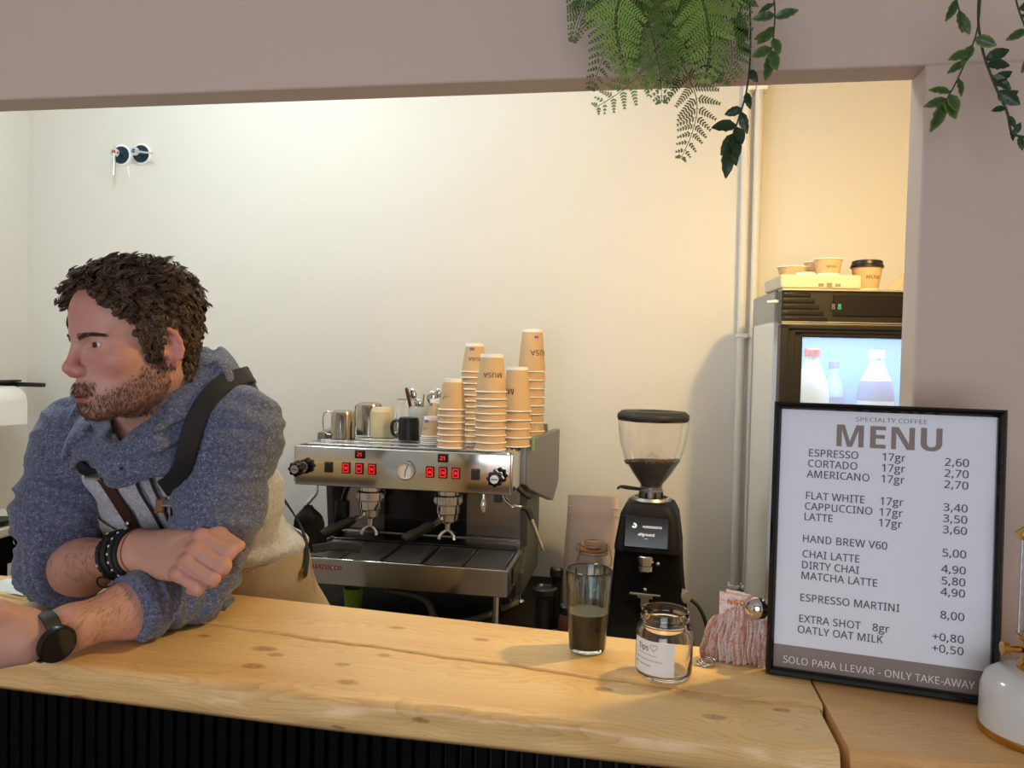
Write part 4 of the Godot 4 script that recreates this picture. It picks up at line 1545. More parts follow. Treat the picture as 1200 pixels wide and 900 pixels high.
		if i == 2:
			mb = MB.new()
			mb.lathe([Vector2(0.0345, 0.04), Vector2(0.0345, 0.09)], 28)
			put(mb, "label_band", mat("violet_band", Color.WHITE), o)

	# things on top of the fridge
	var o2 := thing("flat_carton", "flat pale cardboard carton lying on the fridge top", "carton", bf * V(0.115, H + 0.001, -0.1), t.rotation.y)
	mb = MB.new()
	mb.xf = xf(V(0, 0.022, 0), V(0, 0, 0.0))
	mb.rbox(Vector3.ZERO, V(0.235, 0.042, 0.2), 0.008, 2)
	put(mb, "carton_body", mat("pale_card", hexc("d3cdb6"), 0.6), o2)
	for k in 3:
		mb = MB.new()
		mb.rbox(V(0.0 + k * 0.024, 0.012, 0.1005), V(0.016, 0.009 if k != 1 else 0.013, 0.0006), 0.0002)
		put(mb, "printed_mark", mat("faint_print", hexc("8c8674"), 0.7), o2)
	mb = MB.new()
	mb.xf = xf(bf.origin + bf.basis * V(0.13, H + 0.0445, -0.1), V(0, 0.1, 0))
	var k := cup_meshes(0.085, 0.042, 0.030)
	var specs := [
		["wide kraft paper bowl on the carton above the fridge", V(0.065, H + 0.0445, -0.13), "", cup_meshes(0.036, 0.044, 0.036)],
		["kraft paper cup with lettering on the carton above the fridge", V(0.16, H + 0.0445, -0.09), "M", cup_meshes(0.056, 0.041, 0.034)]]
	for s in specs:
		var c := make_cup(s[3], "paper_cup", s[0], "cups on the fridge", s[2])
		c.position = bf * s[1]
		c.rotation.y = t.rotation.y
	var c2 := make_cup(cup_meshes(0.056, 0.0425, 0.035), "paper_cup", "kraft paper cup nested behind the lettered one on the fridge carton", "cups on the fridge")
	c2.position = bf * V(0.155, H + 0.0445 , -0.162)
	var lidc := thing("paper_disc", "small white paper disc before the kraft bowl above the fridge", "lid", bf * V(0.082, H + 0.0445, -0.045), 0.0)
	mb = MB.new()
	mb.lathe([Vector2(0, 0), Vector2(0.028, 0), Vector2(0.03, 0.004), Vector2(0.026, 0.009), Vector2(0, 0.01)], 28)
	put(mb, "lid_disc", mats.paper_white, lidc)
	var c3 := make_cup(cup_meshes(0.082, 0.0445, 0.033), "paper_cup", "kraft paper cup with a black lid on the fridge", "cups on the fridge", "M")
	c3.position = bf * V(0.281, H + 0.001, -0.1)
	c3.rotation.y = 0.25
	mb = MB.new()
	mb.lathe([Vector2(0.044, 0.076), Vector2(0.0478, 0.076), Vector2(0.0478, 0.083), Vector2(0.045, 0.086), Vector2(0.044, 0.096), Vector2(0.041, 0.098), Vector2(0.039, 0.094), Vector2(0, 0.094)], 32)
	put(mb, "black_lid", mats.black_plastic, c3)
	var sc := thing("wooden_scoop", "thin pale wooden scoop leaning beside the black-lidded cup", "scoop", bf * V(0.338, H + 0.001, -0.035), t.rotation.y - 0.1)
	mb = MB.new()
	mb.prism(PackedVector2Array([Vector2(-0.03, 0), Vector2(0.012, 0.0), Vector2(0.03, 0.034), Vector2(0.044, 0.045), Vector2(0.058, 0.05), Vector2(0.05, 0.056), Vector2(0.03, 0.056), Vector2(0.018, 0.05), Vector2(0.008, 0.03)]), -0.004, 0.004, 0.0015)
	put(mb, "scoop_blade", mat("pale_wood", hexc("b8a588"), 0.6), sc)

# ---------------------------------------------------------------- walls: valves, towel roll, side cart
func wall_things() -> void:
	var mb: MB
	mat("teal_gloss", hexc("16384c"), 0.15, 0.4)
	for i in 2:
		var t := thing("shutoff_valve", ["wall valve with a red dot and its lever pointing down", "wall valve with a blue dot and its lever pointing right"][i], "valve", [V(-2.234, 2.42, BACK), V(-2.140, 2.423, BACK)][i])
		mb = MB.new()
		mb.xf = xf(Vector3.ZERO, V(PI / 2, 0, 0))
		mb.lathe([Vector2(0.046, 0.0), Vector2(0.046, 0.003), Vector2(0.042, 0.005), Vector2(0.0, 0.005)], 36)
		put(mb, "wall_plate", mats.white_plastic, t)
		mb = MB.new()
		mb.xf = xf(Vector3.ZERO, V(PI / 2, 0, 0))
		mb.lathe([Vector2(0.038, 0.004), Vector2(0.036, 0.010), Vector2(0.02, 0.014), Vector2(0.016, 0.02), Vector2(0.014, 0.045), Vector2(0, 0.045)], 36)
		put(mb, "rosette", mats.teal_gloss, t)
		mb = MB.new()
		mb.xf = xf(V(0, 0, 0.045), V(PI / 2, 0, 0))
		mb.lathe([Vector2(0.017, -0.008), Vector2(0.018, 0.0), Vector2(0.016, 0.008), Vector2(0.0, 0.009)], 24)
		var hub := put(mb, "hub", mats.chrome, t)
		mb = MB.new()
		mb.ball(V(0, 0, 0.0535), V(0.009, 0.009, 0.003), 14, 8)
		put(mb, "colour_dot", mat(["dot_red", "dot_blue"][i], [hexc("a01c24"), hexc("1d3f9a")][i], 0.35), hub)
		mb = MB.new()
		if i == 0:
			mb.tube(arc_path([V(0, 0.03, 0.046), V(0, 0.0, 0.046), V(0.003, -0.05, 0.05), V(0.006, -0.10, 0.056)], 4), [0.004, 0.005, 0.007, 0.009, 0.011, 0.01, 0.009, 0.008, 0.0075, 0.007, 0.0065, 0.0065, 0.006], 10, true, 0.6)
		else:
			mb.tube(arc_path([V(-0.018, 0.006, 0.046), V(0, 0.0, 0.046), V(0.045, -0.006, 0.05), V(0.09, -0.014, 0.056)], 4), [0.004, 0.005, 0.007, 0.009, 0.011, 0.01, 0.009, 0.008, 0.0075, 0.007, 0.0065, 0.0065, 0.006], 10, true, 0.6)
		put(mb, "lever", mats.chrome, t)
	mb = MB.new()
	mb.tube(arc_path([V(-2.2, 2.37, BACK + 0.006), V(-2.196, 2.34, BACK + 0.006), V(-2.19, 2.315, BACK + 0.005)], 3), [0.004, 0.004, 0.004, 0.003, 0.003, 0.002, 0.001], 8)
	tag(put(mb, "paint_strip", mats.white_plastic), "short white strip of filler below the valves", "filler")
	# paper towel roll on its black holder, on the left wall
	var h := thing("towel_holder", "black wall bracket holding the paper towel roll", "holder", V(LEFTW, 1.43, -2.8))
	mb = MB.new()
	mb.rbox(V(0.006, 0.0, 0.19), V(0.012, 0.05, 0.42), 0.003)
	put(mb, "wall_bar", mats.black_plastic, h)
	for z in [0.0, 0.36]:
		mb = MB.new()
		mb.rbox(V(0.13, 0.0, z), V(0.26, 0.018, 0.022), 0.005)
		put(mb, "arm", mats.black_plastic, h)
	mb = MB.new()
	mb.rbox(V(0.12, 0.014, 0.18), V(0.035, 0.008, 0.4), 0.003)
	put(mb, "top_bar", mats.black_plastic, h)
	mb = MB.new()
	mb.tube([V(0.13, -0.075, -0.004), V(0.13, -0.075, 0.364)], 0.008, 10)
	put(mb, "spindle", mats.black_plastic, h)
	for z in [0.0, 0.36]:
		mb = MB.new()
		mb.rbox(V(0.13, -0.038, z), V(0.016, 0.09, 0.008), 0.003)
		put(mb, "drop_arm", mats.black_plastic, h)
	var t := thing("paper_towel_roll", "white paper towel roll hanging on the black wall bracket", "paper roll", V(LEFTW + 0.13, 1.355, -2.786))
	mb = MB.new()
	mb.xf = xf(Vector3.ZERO, V(PI / 2, 0, 0))
	mb.lathe([Vector2(0.02, 0.0), Vector2(0.064, 0.0), Vector2(0.068, 0.006), Vector2(0.069, 0.16), Vector2(0.068, 0.322), Vector2(0.064, 0.328), Vector2(0.02, 0.328), Vector2(0.02, 0.0)], 48)
	put(mb, "roll", mats.paper_white, t)
	mb = MB.new()
	var rows := []
	for i in 9:
		var row := PackedVector3Array()
		for j in 10:
			var y := lerpf(0.0, -0.085, i / 8.0)
			row.append(V(0.0695 + 0.002 * sin(j * 1.1) * i / 8.0, y, 0.006 + 0.316 * j / 9.0))
		rows.append(row)
	mb.grid(rows)
	put(mb, "loose_sheet", mats.paper_white, t)
	# side cart at the far left: pale top, black legs, chrome tap
	t = thing("side_cart", "black-legged side cart with a pale stone top at the left", "cart", V(-2.13, 0, -2.2))
	mb = MB.new()
	mb.rbox(V(0, 0.985, 0), V(0.27, 0.03, 0.42), 0.006)
	put(mb, "cart_top", mat("pale_stone", hexc("b9b5aa"), 0.5), t)
	for sx in [-0.11, 0.11]:
		for sz in [-0.18, 0.18]:
			mb = MB.new()
			mb.rbox(V(sx, 0.485, sz), V(0.035, 0.97, 0.035), 0.004)
			put(mb, "leg", mats.black_panel, t)
	mb = MB.new()
	mb.rbox(V(-0.01, 0.915, 0.0), V(0.19, 0.1, 0.36), 0.004)
	put(mb, "drawer", mats.black_panel, t)
	mb = MB.new()
	mb.tube(ring_path(V(0.125, 0.945, 0.0), 0.016, Basis(Vector3.RIGHT, PI / 2) * Basis(Vector3.BACK, 0)), 0.003, 8)
	put(mb, "ring_pull", mats.chrome, t)
	t = thing("chrome_shaker", "small chrome shaker standing on the side cart", "shaker", V(-2.015, 1.0005, -2.26))
	mb = MB.new()
	mb.lathe([Vector2(0, 0), Vector2(0.026, 0), Vector2(0.026, 0.06), Vector2(0.024, 0.066), Vector2(0.026, 0.068), Vector2(0.026, 0.09), Vector2(0.022, 0.094), Vector2(0, 0.095)], 24)
	put(mb, "shaker_body", mats.chrome, t)
	t = thing("black_saucer", "black saucer lying on the side cart beside the shaker", "saucer", V(-2.055, 1.0005, -2.17))
	mb = MB.new()
	mb.lathe([Vector2(0, 0), Vector2(0.03, 0), Vector2(0.05, 0.014), Vector2(0.05, 0.02), Vector2(0.03, 0.008), Vector2(0, 0.006)], 30)
	put(mb, "saucer_dish", mats.black_plastic, t)
	t = thing("tissue_sheet", "crumpled white tissue on the left end of the side cart", "tissue", V(-2.14, 1.0005, -2.12))
	mb = MB.new()
	var nz := FastNoiseLite.new()
	nz.seed = 8
	nz.frequency = 14.0
	rows = []
	for i in 14:
		var row := PackedVector3Array()
		for j in 14:
			var p := V((j / 13.0 - 0.5) * 0.09, 0.0, (i / 13.0 - 0.5) * 0.1)
			row.append(p + V(0, 0.016 + 0.03 * nz.get_noise_3d(p.x * 2.0, 0, p.z * 2.0), 0))
		rows.append(row)
	mb.grid(rows)
	put(mb, "sheet", mats.paper_white, t)
	# lower shelf board glimpsed behind the arm
	t = thing("cutting_board", "small tan board on a dark box behind the bar at the left", "board", V(-1.72, 0.86, -1.75))
	mb = MB.new()
	mb.rbox(V(0, 0.012, 0), V(0.36, 0.024, 0.2), 0.004)
	put(mb, "board_slab", mat("tan_board", hexc("c9a878"), 0.5), t)
	t = thing("dark_box", "dark grey crate under the tan board behind the bar", "box", V(-1.72, 0, -1.75))
	mb = MB.new()
	mb.rbox(V(0, 0.43, 0), V(0.42, 0.859, 0.3), 0.006)
	put(mb, "crate_body", mat("dark_crate", hexc("33332f"), 0.6), t)

# ---------------------------------------------------------------- things on the bar
func menu_board() -> void:
	var t := thing("menu_frame", "black-framed menu leaning upright on the bar", "menu", V(0.1928, CY, -1.1753), deg_to_rad(-9.37))
	t.rotation.x = 0.0
	t.basis = t.basis * Basis(Vector3.RIGHT, deg_to_rad(-2.5))
	var W := 0.300
	var H := 0.402
	var mb: MB
	var fm: Material = mats.black_gloss
	var rail := PackedVector2Array([Vector2(0, -0.012), Vector2(0.0, 0.004), Vector2(0.003, 0.008), Vector2(0.0075, 0.006), Vector2(0.0105, 0.002), Vector2(0.0105, -0.012)])
	for k in 4:
		mb = MB.new()
		# mitred rail: profile swept between its two corners
		var c0: Vector2 = [Vector2(0, 0), Vector2(W, 0), Vector2(W, H), Vector2(0, H)][k]
		var c1: Vector2 = [Vector2(W, 0), Vector2(W, H), Vector2(0, H), Vector2(0, 0)][k]
		var along := (c1 - c0).normalized()
		var inn := Vector2(-along.y, along.x)
		var m := rail.size()
		for i in m - 1:
			var a := rail[i]
			var b := rail[i + 1]
			var pts := []
			for q in [[c0, a, 1.0], [c1, a, -1.0], [c1, b, -1.0], [c0, b, 1.0]]:
				var p: Vector2 = q[0] + inn * q[1].x + along * q[1].x * q[2]
				pts.append(V(p.x, p.y, q[1].y))
			var e := b - a
			var n2 := Vector2(-e.y, e.x).normalized()
			mb.flat_quad(pts[0], pts[1], pts[2], pts[3], V(inn.x * n2.x, inn.y * n2.x, n2.y))
		put(mb, "frame_rail", fm, t)
	mb = MB.new()
	mb.rbox(V(W / 2, H / 2, -0.0095), V(W - 0.006, H - 0.006, 0.004), 0.001)
	put(mb, "backing_board", mats.black_matt, t)
	mb = MB.new()
	mb.rbox(V(W / 2, H / 2, -0.005), V(W - 0.014, H - 0.014, 0.001), 0.0003)
	var sheet := put(mb, "menu_sheet", mat("menu_paper", hexc("ecf2ff"), 0.5), t)
	mb = MB.new()
	mb.rbox(V(W / 2, 0.0255, -0.0042), V(W - 0.02, 0.036, 0.0006), 0.0002)
	var taupe := mat("taupe", hexc("8e827c"), 0.6)
	put(mb, "footer_band", taupe, sheet)
	# easel strut behind
	mb = MB.new()
	mb.tube([V(W / 2, 0.22, -0.012), V(W / 2, 0.006, -0.085)], 0.006, 8)
	put(mb, "easel_strut", mats.black_matt, t)
	var Z := -0.0036
	var ch := 0.0107
	var gr := mat("menu_grey", hexc("4c4b50"), 0.6)
	lettering("SPECIALTY COFFEE", 0.0062, xf(V(0.158, 0.3808, Z)), mat("menu_pale", hexc("9a9693"), 0.6), sheet, null, false, 1.30)
	lettering("MENU", 0.0315, xf(V(0.1553, 0.3555, Z)), taupe, sheet, null, true, 1.12)
	var rows := [
		["ESPRESSO", "17gr", "2,60", 0.3285, 0.049, 0.147], ["CORTADO", "17gr", "2,70", 0.3129, 0.0487, 0.1468], ["AMERICANO", "17gr", "2,70", 0.2973, 0.048, 0.1465],
		["FLAT WHITE", "17gr", "3,40", 0.2655, 0.0468, 0.146], ["CAPPUCCINO", "17gr", "3,50", 0.2499, 0.0462, 0.1455], ["LATTE", "17gr", "3,60", 0.2345, 0.0457, 0.145],
		["HAND BREW V60", "", "5,00", 0.2022, 0.0446, 0.0], ["CHAI LATTE", "", "4,90", 0.1798, 0.0452, 0.0], ["DIRTY CHAI", "", "5,80", 0.1636, 0.0446, 0.0], ["MATCHA LATTE", "", "4,90", 0.148, 0.0442, 0.0],
		["ESPRESSO MARTINI", "", "8,00", 0.1158, 0.0437, 0.0], ["EXTRA SHOT", "8gr", "+0,80", 0.0848, 0.0431, 0.1418], ["OATLY OAT MILK", "", "+0,50", 0.0688, 0.042, 0.0]]
	for r in rows:
		lettering(r[0], ch, xf(V(r[4], r[3], Z)), gr, sheet, null, false, 1.02, 0)
		if r[1] != "":
			lettering(r[1], ch, xf(V(r[5], r[3], Z)), gr, sheet, null, false, 1.05, 0)
		lettering(r[2], ch, xf(V(0.2582, r[3] - 0.002, Z)), gr, sheet, null, false, 1.1, 2)
	lettering("SOLO PARA LLEVAR - ONLY TAKE-AWAY", 0.0104, xf(V(0.1478, 0.0225, -0.0033)), mat("menu_white", hexc("f4f2f2"), 0.6), sheet, null, false, 0.985)

func bar_things() -> void:
	var mb: MB
	# fluted tumbler with black coffee
	var t := thing("coffee_glass", "tall fluted glass half full of black coffee on the bar", "glass", V(-0.0735, CY, -1.205))
	mb = MB.new()
	var rows := []
	var pr := [[0.001, 0.0, 0], [0.0265, 0.0, 0], [0.0285, 0.003, 1], [0.0293, 0.012, 1], [0.0325, 0.06, 1], [0.0352, 0.1, 1], [0.0365, 0.118, 0.3], [0.037, 0.1265, 0], [0.0362, 0.1285, 0], [0.0352, 0.1265, 0], [0.0345, 0.115, 0], [0.0305, 0.06, 0], [0.0268, 0.012, 0], [0.0255, 0.0075, 0], [0.001, 0.007, 0]]
	for p in pr:
		var row := PackedVector3Array()
		for s in 80:
			var a := TAU * s / 80
			var r: float = p[0] * (1.0 - 0.022 * p[2] * (0.5 - 0.5 * cos(a * 16.0)))
			row.append(V(cos(a) * r, p[1], sin(a) * r))
		rows.append(row)
	mb.grid(rows, true, true)
	put(mb, "glass_wall", mats.blue_glass, t)
	mb = MB.new()
	mb.lathe([Vector2(0, 0.0066), Vector2(0.0259, 0.0072), Vector2(0.0272, 0.0122), Vector2(0.0309, 0.0595), Vector2(0.0311, 0.0615), Vector2(0.0, 0.0612)], 48)
	put(mb, "coffee", mat("coffee", hexc("1f0a04"), 0.3), t)
	mb = MB.new()
	mb.lathe([Vector2(0.0303, 0.0608), Vector2(0.0307, 0.0622), Vector2(0.029, 0.0624), Vector2(0.027, 0.0616)], 48)
	put(mb, "coffee_foam", mat("crema", hexc("8a5a2a"), 0.5), t)

	# tip jar
	t = thing("tip_jar", "empty glass tip jar with a handwritten white label", "jar", V(0.043, CY, -1.135), 0.0)
	mb = MB.new()
	mb.lathe([Vector2(0, 0.001), Vector2(0.03, 0.0), Vector2(0.0375, 0.002), Vector2(0.0405, 0.007), Vector2(0.041, 0.015), Vector2(0.041, 0.062), Vector2(0.0395, 0.069), Vector2(0.0355, 0.0735), Vector2(0.0345, 0.076), Vector2(0.0362, 0.078), Vector2(0.0352, 0.0805), Vector2(0.0345, 0.083), Vector2(0.0356, 0.0855), Vector2(0.0345, 0.088), Vector2(0.0348, 0.0935), Vector2(0.0338, 0.0955), Vector2(0.0322, 0.0945), Vector2(0.0318, 0.074), Vector2(0.0362, 0.067), Vector2(0.038, 0.061), Vector2(0.038, 0.014), Vector2(0.036, 0.0085), Vector2(0.03, 0.0062), Vector2(0, 0.0072)], 64, 0.9)
	put(mb, "jar_wall", mats.glass, t)
	mb = MB.new()
	rows = []
	for i in 3:
		var row := PackedVector3Array()
		for j in 17:
			var a := lerpf(-1.30, 0.33, j / 16.0)
			row.append(V(sin(a) * 0.0413, 0.011 + 0.0485 * i / 2.0, cos(a) * 0.0413))
		rows.append(row)
	mb.grid(rows)
	var lb := put(mb, "paper_label", mats.paper_white, t)
	var bend := func(p: Vector3, nn: Vector3) -> Array:
		var a := p.x / 0.0416
		return [Basis(Vector3.UP, a) * V(0, p.y, 0.0415 + p.z), Basis(Vector3.UP, a) * nn]
	var pen := mat("pencil", hexc("6d6d74"), 0.7)
	lettering("Tips", 0.008, xf(V(-0.034, 0.049, 0), V(0, 0, -0.03)), pen, lb, bend, false, 1.0)
	mb = MB.new()
	var hp := []
	for i in 25:
		var a := TAU * i / 24.0
		var s := 0.00033
		var p := V(16.0 * pow(sin(a), 3) * s - 0.0165, (13.0 * cos(a) - 5.0 * cos(2 * a) - 2.0 * cos(3 * a) - cos(4 * a)) * s + 0.0505, 0)
		hp.append(bend.call(p, Vector3.BACK)[0])
	mb.tube(hp, 0.00035, 5, false)
	put(mb, "heart_drawing", pen, lb)
	for ln in [[0.0405, -0.045, -0.012, 0.0], [0.033, -0.05, -0.003, 0.0011], [0.0255, -0.05, -0.02, 0.0012]]:
		mb = MB.new()
		var path := []
		var q := 60 if ln[3] > 0.0 else 8
		for i in q:
			var u := i / (q - 1.0)
			var x: float = lerpf(ln[1], ln[2], u)
			path.append(bend.call(V(x, ln[0] - 0.002 * u + ln[3] * sin(u * 70.0) * (0.6 + 0.4 * sin(u * 17.0)), 0), Vector3.BACK)[0])
		mb.tube(path, 0.0003, 4, false)
		put(mb, "handwriting", pen, lb)

	# folded banknotes with a clip
	var nt := Image.create(256, 256, false, Image.FORMAT_RGB8)
	var fn := FastNoiseLite.new()
	fn.seed = 31
	fn.frequency = 0.02
	for y in 256:
		for x in 256:
			var n := fn.get_noise_2d(x * 0.6, y * 2.5)
			var w := 0.5 + 0.5 * sin(y * 0.42 + n * 9.0 + 3.0 * sin(x * 0.04))
			var c := Color(0.97, 0.94, 0.93).lerp(Color(0.90, 0.68, 0.62), clampf(w * 0.55 + n * 0.5, 0, 1))
			if x > 175 and x < 205:
				c = c.lerp(Color(0.86, 0.45, 0.22), 0.55)
			if n > 0.32:
				c = c.lerp(Color(0.9, 0.55, 0.25), 0.6)
			nt.set_pixel(x, y, c)
	var notem := mat("banknote", Color(1, 1, 1), 0.75, 0.0, {"albedo_texture": tex(nt)})
	t = thing("banknote_bundle", "crumpled bundle of orange banknotes clipped together beside the menu", "banknotes", V(0.150, CY, -1.216), -0.18)
	var r3 := RandomNumberGenerator.new()
	r3.seed = 5
	# two notes standing flat behind
	for k in 2:
		mb = MB.new()
		rows = []
		for i in 13:
			var v := i / 12.0
			var row := PackedVector3Array()
			for j in 13:
				var u := j / 12.0
				row.append(V(lerpf(-0.022 + 0.009 * k, 0.05, u), 0.002 + v * (0.104 + 0.003 * k - 0.010 * u), 0.0 - 0.006 * k + 0.004 * v + 0.002 * sin(u * 7.0 + k * 2.0)))
			rows.append(row)
		mb.grid(rows)
		put(mb, "banknote", notem, t)
	# the rest folded on edge and fanned like pages
	for k in 30:
		mb = MB.new()
		rows = []
		var u0 := k / 29.0
		var ph := r3.randf() * 6.0
		var tall := 0.062 + 0.022 * smoothstep(0.0, 0.45, u0) + r3.randf_range(-0.004, 0.004)
		for i in 15:
			var v := i / 14.0
			var row := PackedVector3Array()
			for j in 5:
				var w := j / 4.0
				var xb := lerpf(-0.046, 0.05, u0)
				var xt := lerpf(-0.030, 0.046, u0)
				var x := lerpf(xb, xt, pow(v, 1.3)) - 0.006 * sin(v * PI) * (1.0 - u0) + 0.0016 * sin(v * 9.0 + ph) + (0.0075 + 0.002 * sin(ph)) * w
				var z := 0.020 - 0.012 * absf(u0 - 0.45) + 0.0035 * sin(v * 6.0 + ph * 1.7) - 0.008 * v - 0.014 * w * w - 0.004 * w
				row.append(V(x, 0.001 + v * tall + 0.002 * sin(ph * 3.0) * (1.0 - v), z))
			rows.append(row)
		mb.grid(rows, false, false, 0.35, 1.0)
		var du := r3.randf()
		for i in mb.uv.size():
			mb.uv[i] += Vector2(du, ph)
		put(mb, "banknote", notem, t)
	lettering("NGO", 0.008, xf(V(0.003, 0.091, 0.008)), mat("note_orange", hexc("d8792f"), 0.7), t, null, true, 1.1)
	mb = MB.new()
	mb.xf = xf(V(0.034, 0.088, 0.016), V(PI / 2, 0, 0))
	mb.lathe([Vector2(0.017, -0.004), Vector2(0.0165, 0.003), Vector2(0.012, 0.008), Vector2(0.005, 0.0105), Vector2(0, 0.011)], 28)
	put(mb, "clip_dome", mats.chrome, t)
	var kr := thing("key_rings", "three small steel key rings lying at the foot of the banknotes", "key ring", V(0.109, CY + 0.0015, -1.186))
	for k in 3:
		mb = MB.new()
		mb.tube(ring_path(V(-0.004 + k * 0.003, 0.0 + k * 0.003, k * 0.002), 0.012 - k * 0.001, Basis(Vector3.RIGHT, 0.1 * k)), 0.0011, 6)
		put(mb, "ring", mats.chrome, kr)

	# camping lantern at the right end
	t = thing("gas_lantern", "white camping lantern with brass fittings and a glass chimney", "lantern", V(0.498, CY, -1.045))
	mb = MB.new()
	mb.lathe([Vector2(0, 0.006), Vector2(0.062, 0.006), Vector2(0.0635, 0.012), Vector2(0.0625, 0.055), Vector2(0.057, 0.07), Vector2(0.045, 0.079), Vector2(0.03, 0.083), Vector2(0.0, 0.084)], 56)
	put(mb, "tank", mat("lantern_white", hexc("d5d3d0"), 0.2, 0.0, {"clearcoat_enabled": true, "clearcoat": 0.6, "clearcoat_roughness": 0.08}), t)
	mb = MB.new()
	mb.lathe([Vector2(0, 0.0), Vector2(0.0635, 0.0), Vector2(0.0648, 0.004), Vector2(0.0638, 0.0085), Vector2(0.06, 0.009)], 56)
	put(mb, "base_ring", mats.brass, t)
	mb = MB.new()
	mb.lathe([Vector2(0.024, 0.08), Vector2(0.024, 0.09), Vector2(0.021, 0.094), Vector2(0.021, 0.118), Vector2(0.026, 0.122), Vector2(0.026, 0.126), Vector2(0, 0.126)], 36)
	put(mb, "burner", mats.brass, t)
	mb = MB.new()
	mb.xf = xf(V(-0.022, 0.107, 0.0), V(0, 0, PI / 2))
	mb.lathe([Vector2(0, 0), Vector2(0.004, 0), Vector2(0.004, 0.014), Vector2(0.0085, 0.0145), Vector2(0.0085, 0.021), Vector2(0.004, 0.022), Vector2(0, 0.022)], 20)
	put(mb, "valve_knob", mats.brass, t)
	mb = MB.new()
	mb.lathe([Vector2(0.0245, 0.127), Vector2(0.0245, 0.245), Vector2(0.0225, 0.245), Vector2(0.0225, 0.127), Vector2(0.0245, 0.127)], 36)
	put(mb, "glass_chimney", mats.glass, t)
	mb = MB.new()
	mb.lathe([Vector2(0.0, 0.13), Vector2(0.010, 0.131), Vector2(0.013, 0.145), Vector2(0.014, 0.165), Vector2(0.0115, 0.186), Vector2(0.0, 0.192)], 24)
	put(mb, "mantle", mat("lantern_mantle", hexc("e9e3da"), 0.8), t)
	mb = MB.new()
	mb.lathe([Vector2(0.0142, 0.148), Vector2(0.0148, 0.158), Vector2(0.0142, 0.17)], 24)
	put(mb, "mantle_band", mat("mantle_orange", hexc("d9824a"), 0.7), t)
	mb = MB.new()
	mb.lathe([Vector2(0.02, 0.244), Vector2(0.03, 0.246), Vector2(0.031, 0.252), Vector2(0.02, 0.262), Vector2(0, 0.264)], 36)
	put(mb, "chimney_cap", mats.brass, t)
	# sheet of paper at the left end
	mb = MB.new()
	rows = []
	for i in 8:
		var row := PackedVector3Array()
		for j in 8:
			row.append(V(-1.22 + 0.115 * j / 7.0, CY + 0.0012 + 0.0015 * sin(j * 1.2) * i / 7.0, -1.315 + 0.06 * i / 7.0 + 0.03 * j / 7.0))
		rows.append(row)
	mb.grid(rows)
	tag(put(mb, "paper_sheet", mats.paper_white), "white paper lying at the back edge of the bar by the elbow", "paper")

# ---------------------------------------------------------------- hanging plants
func leaf_mesh(length: float, width: float, curl: float, edge: Color, inner: Color) -> ArrayMesh:
	# leaf along +y, upper side +z, folded a little at the midrib
	var mb := MB.new()
	var rows := []
	for i in 9:
		var v := i / 8.0
		var w := width * pow(sin(PI * pow(v, 0.85)), 0.8) * 0.5
		if i == 8:
			w = 0.0003
		w += 0.0005
		var row := PackedVector3Array()
		for j in 7:
			var u := (j / 6.0) * 2.0 - 1.0
			var zig := 1.0 + (0.06 * (1 if i % 2 == 0 else -1) if absf(u) > 0.95 else 0.0)
			row.append(V(u * w * zig, v * length, -absf(u) * -0.12 * w * 2.0 - curl * v * v * length + 0.0008 * cos(v * 20.0)))
		rows.append(row)
	mb.grid(rows)
	for i in mb.v.size():
		var u := absf((i % 7) / 6.0 * 2.0 - 1.0)
		var v := (i / 7) / 8.0
		var e := clampf(smoothstep(0.55, 1.0, u) * 0.7 + smoothstep(0.75, 1.0, v) * 0.6, 0, 1)
		mb.c[i] = inner.lerp(edge, e)
	# back side, a hair below, so the leaf has thickness
	var o := mb.v.size()
	for i in o:
		mb.v.append(mb.v[i] - mb.n[i] * 0.0007)
		mb.n.append(-mb.n[i])
		mb.uv.append(mb.uv[i])
		mb.c.append(mb.c[i])
	var m := mb.ix.size()
	for i in m:
		mb.ix.append(mb.ix[i] + o)
	return mb.mesh()

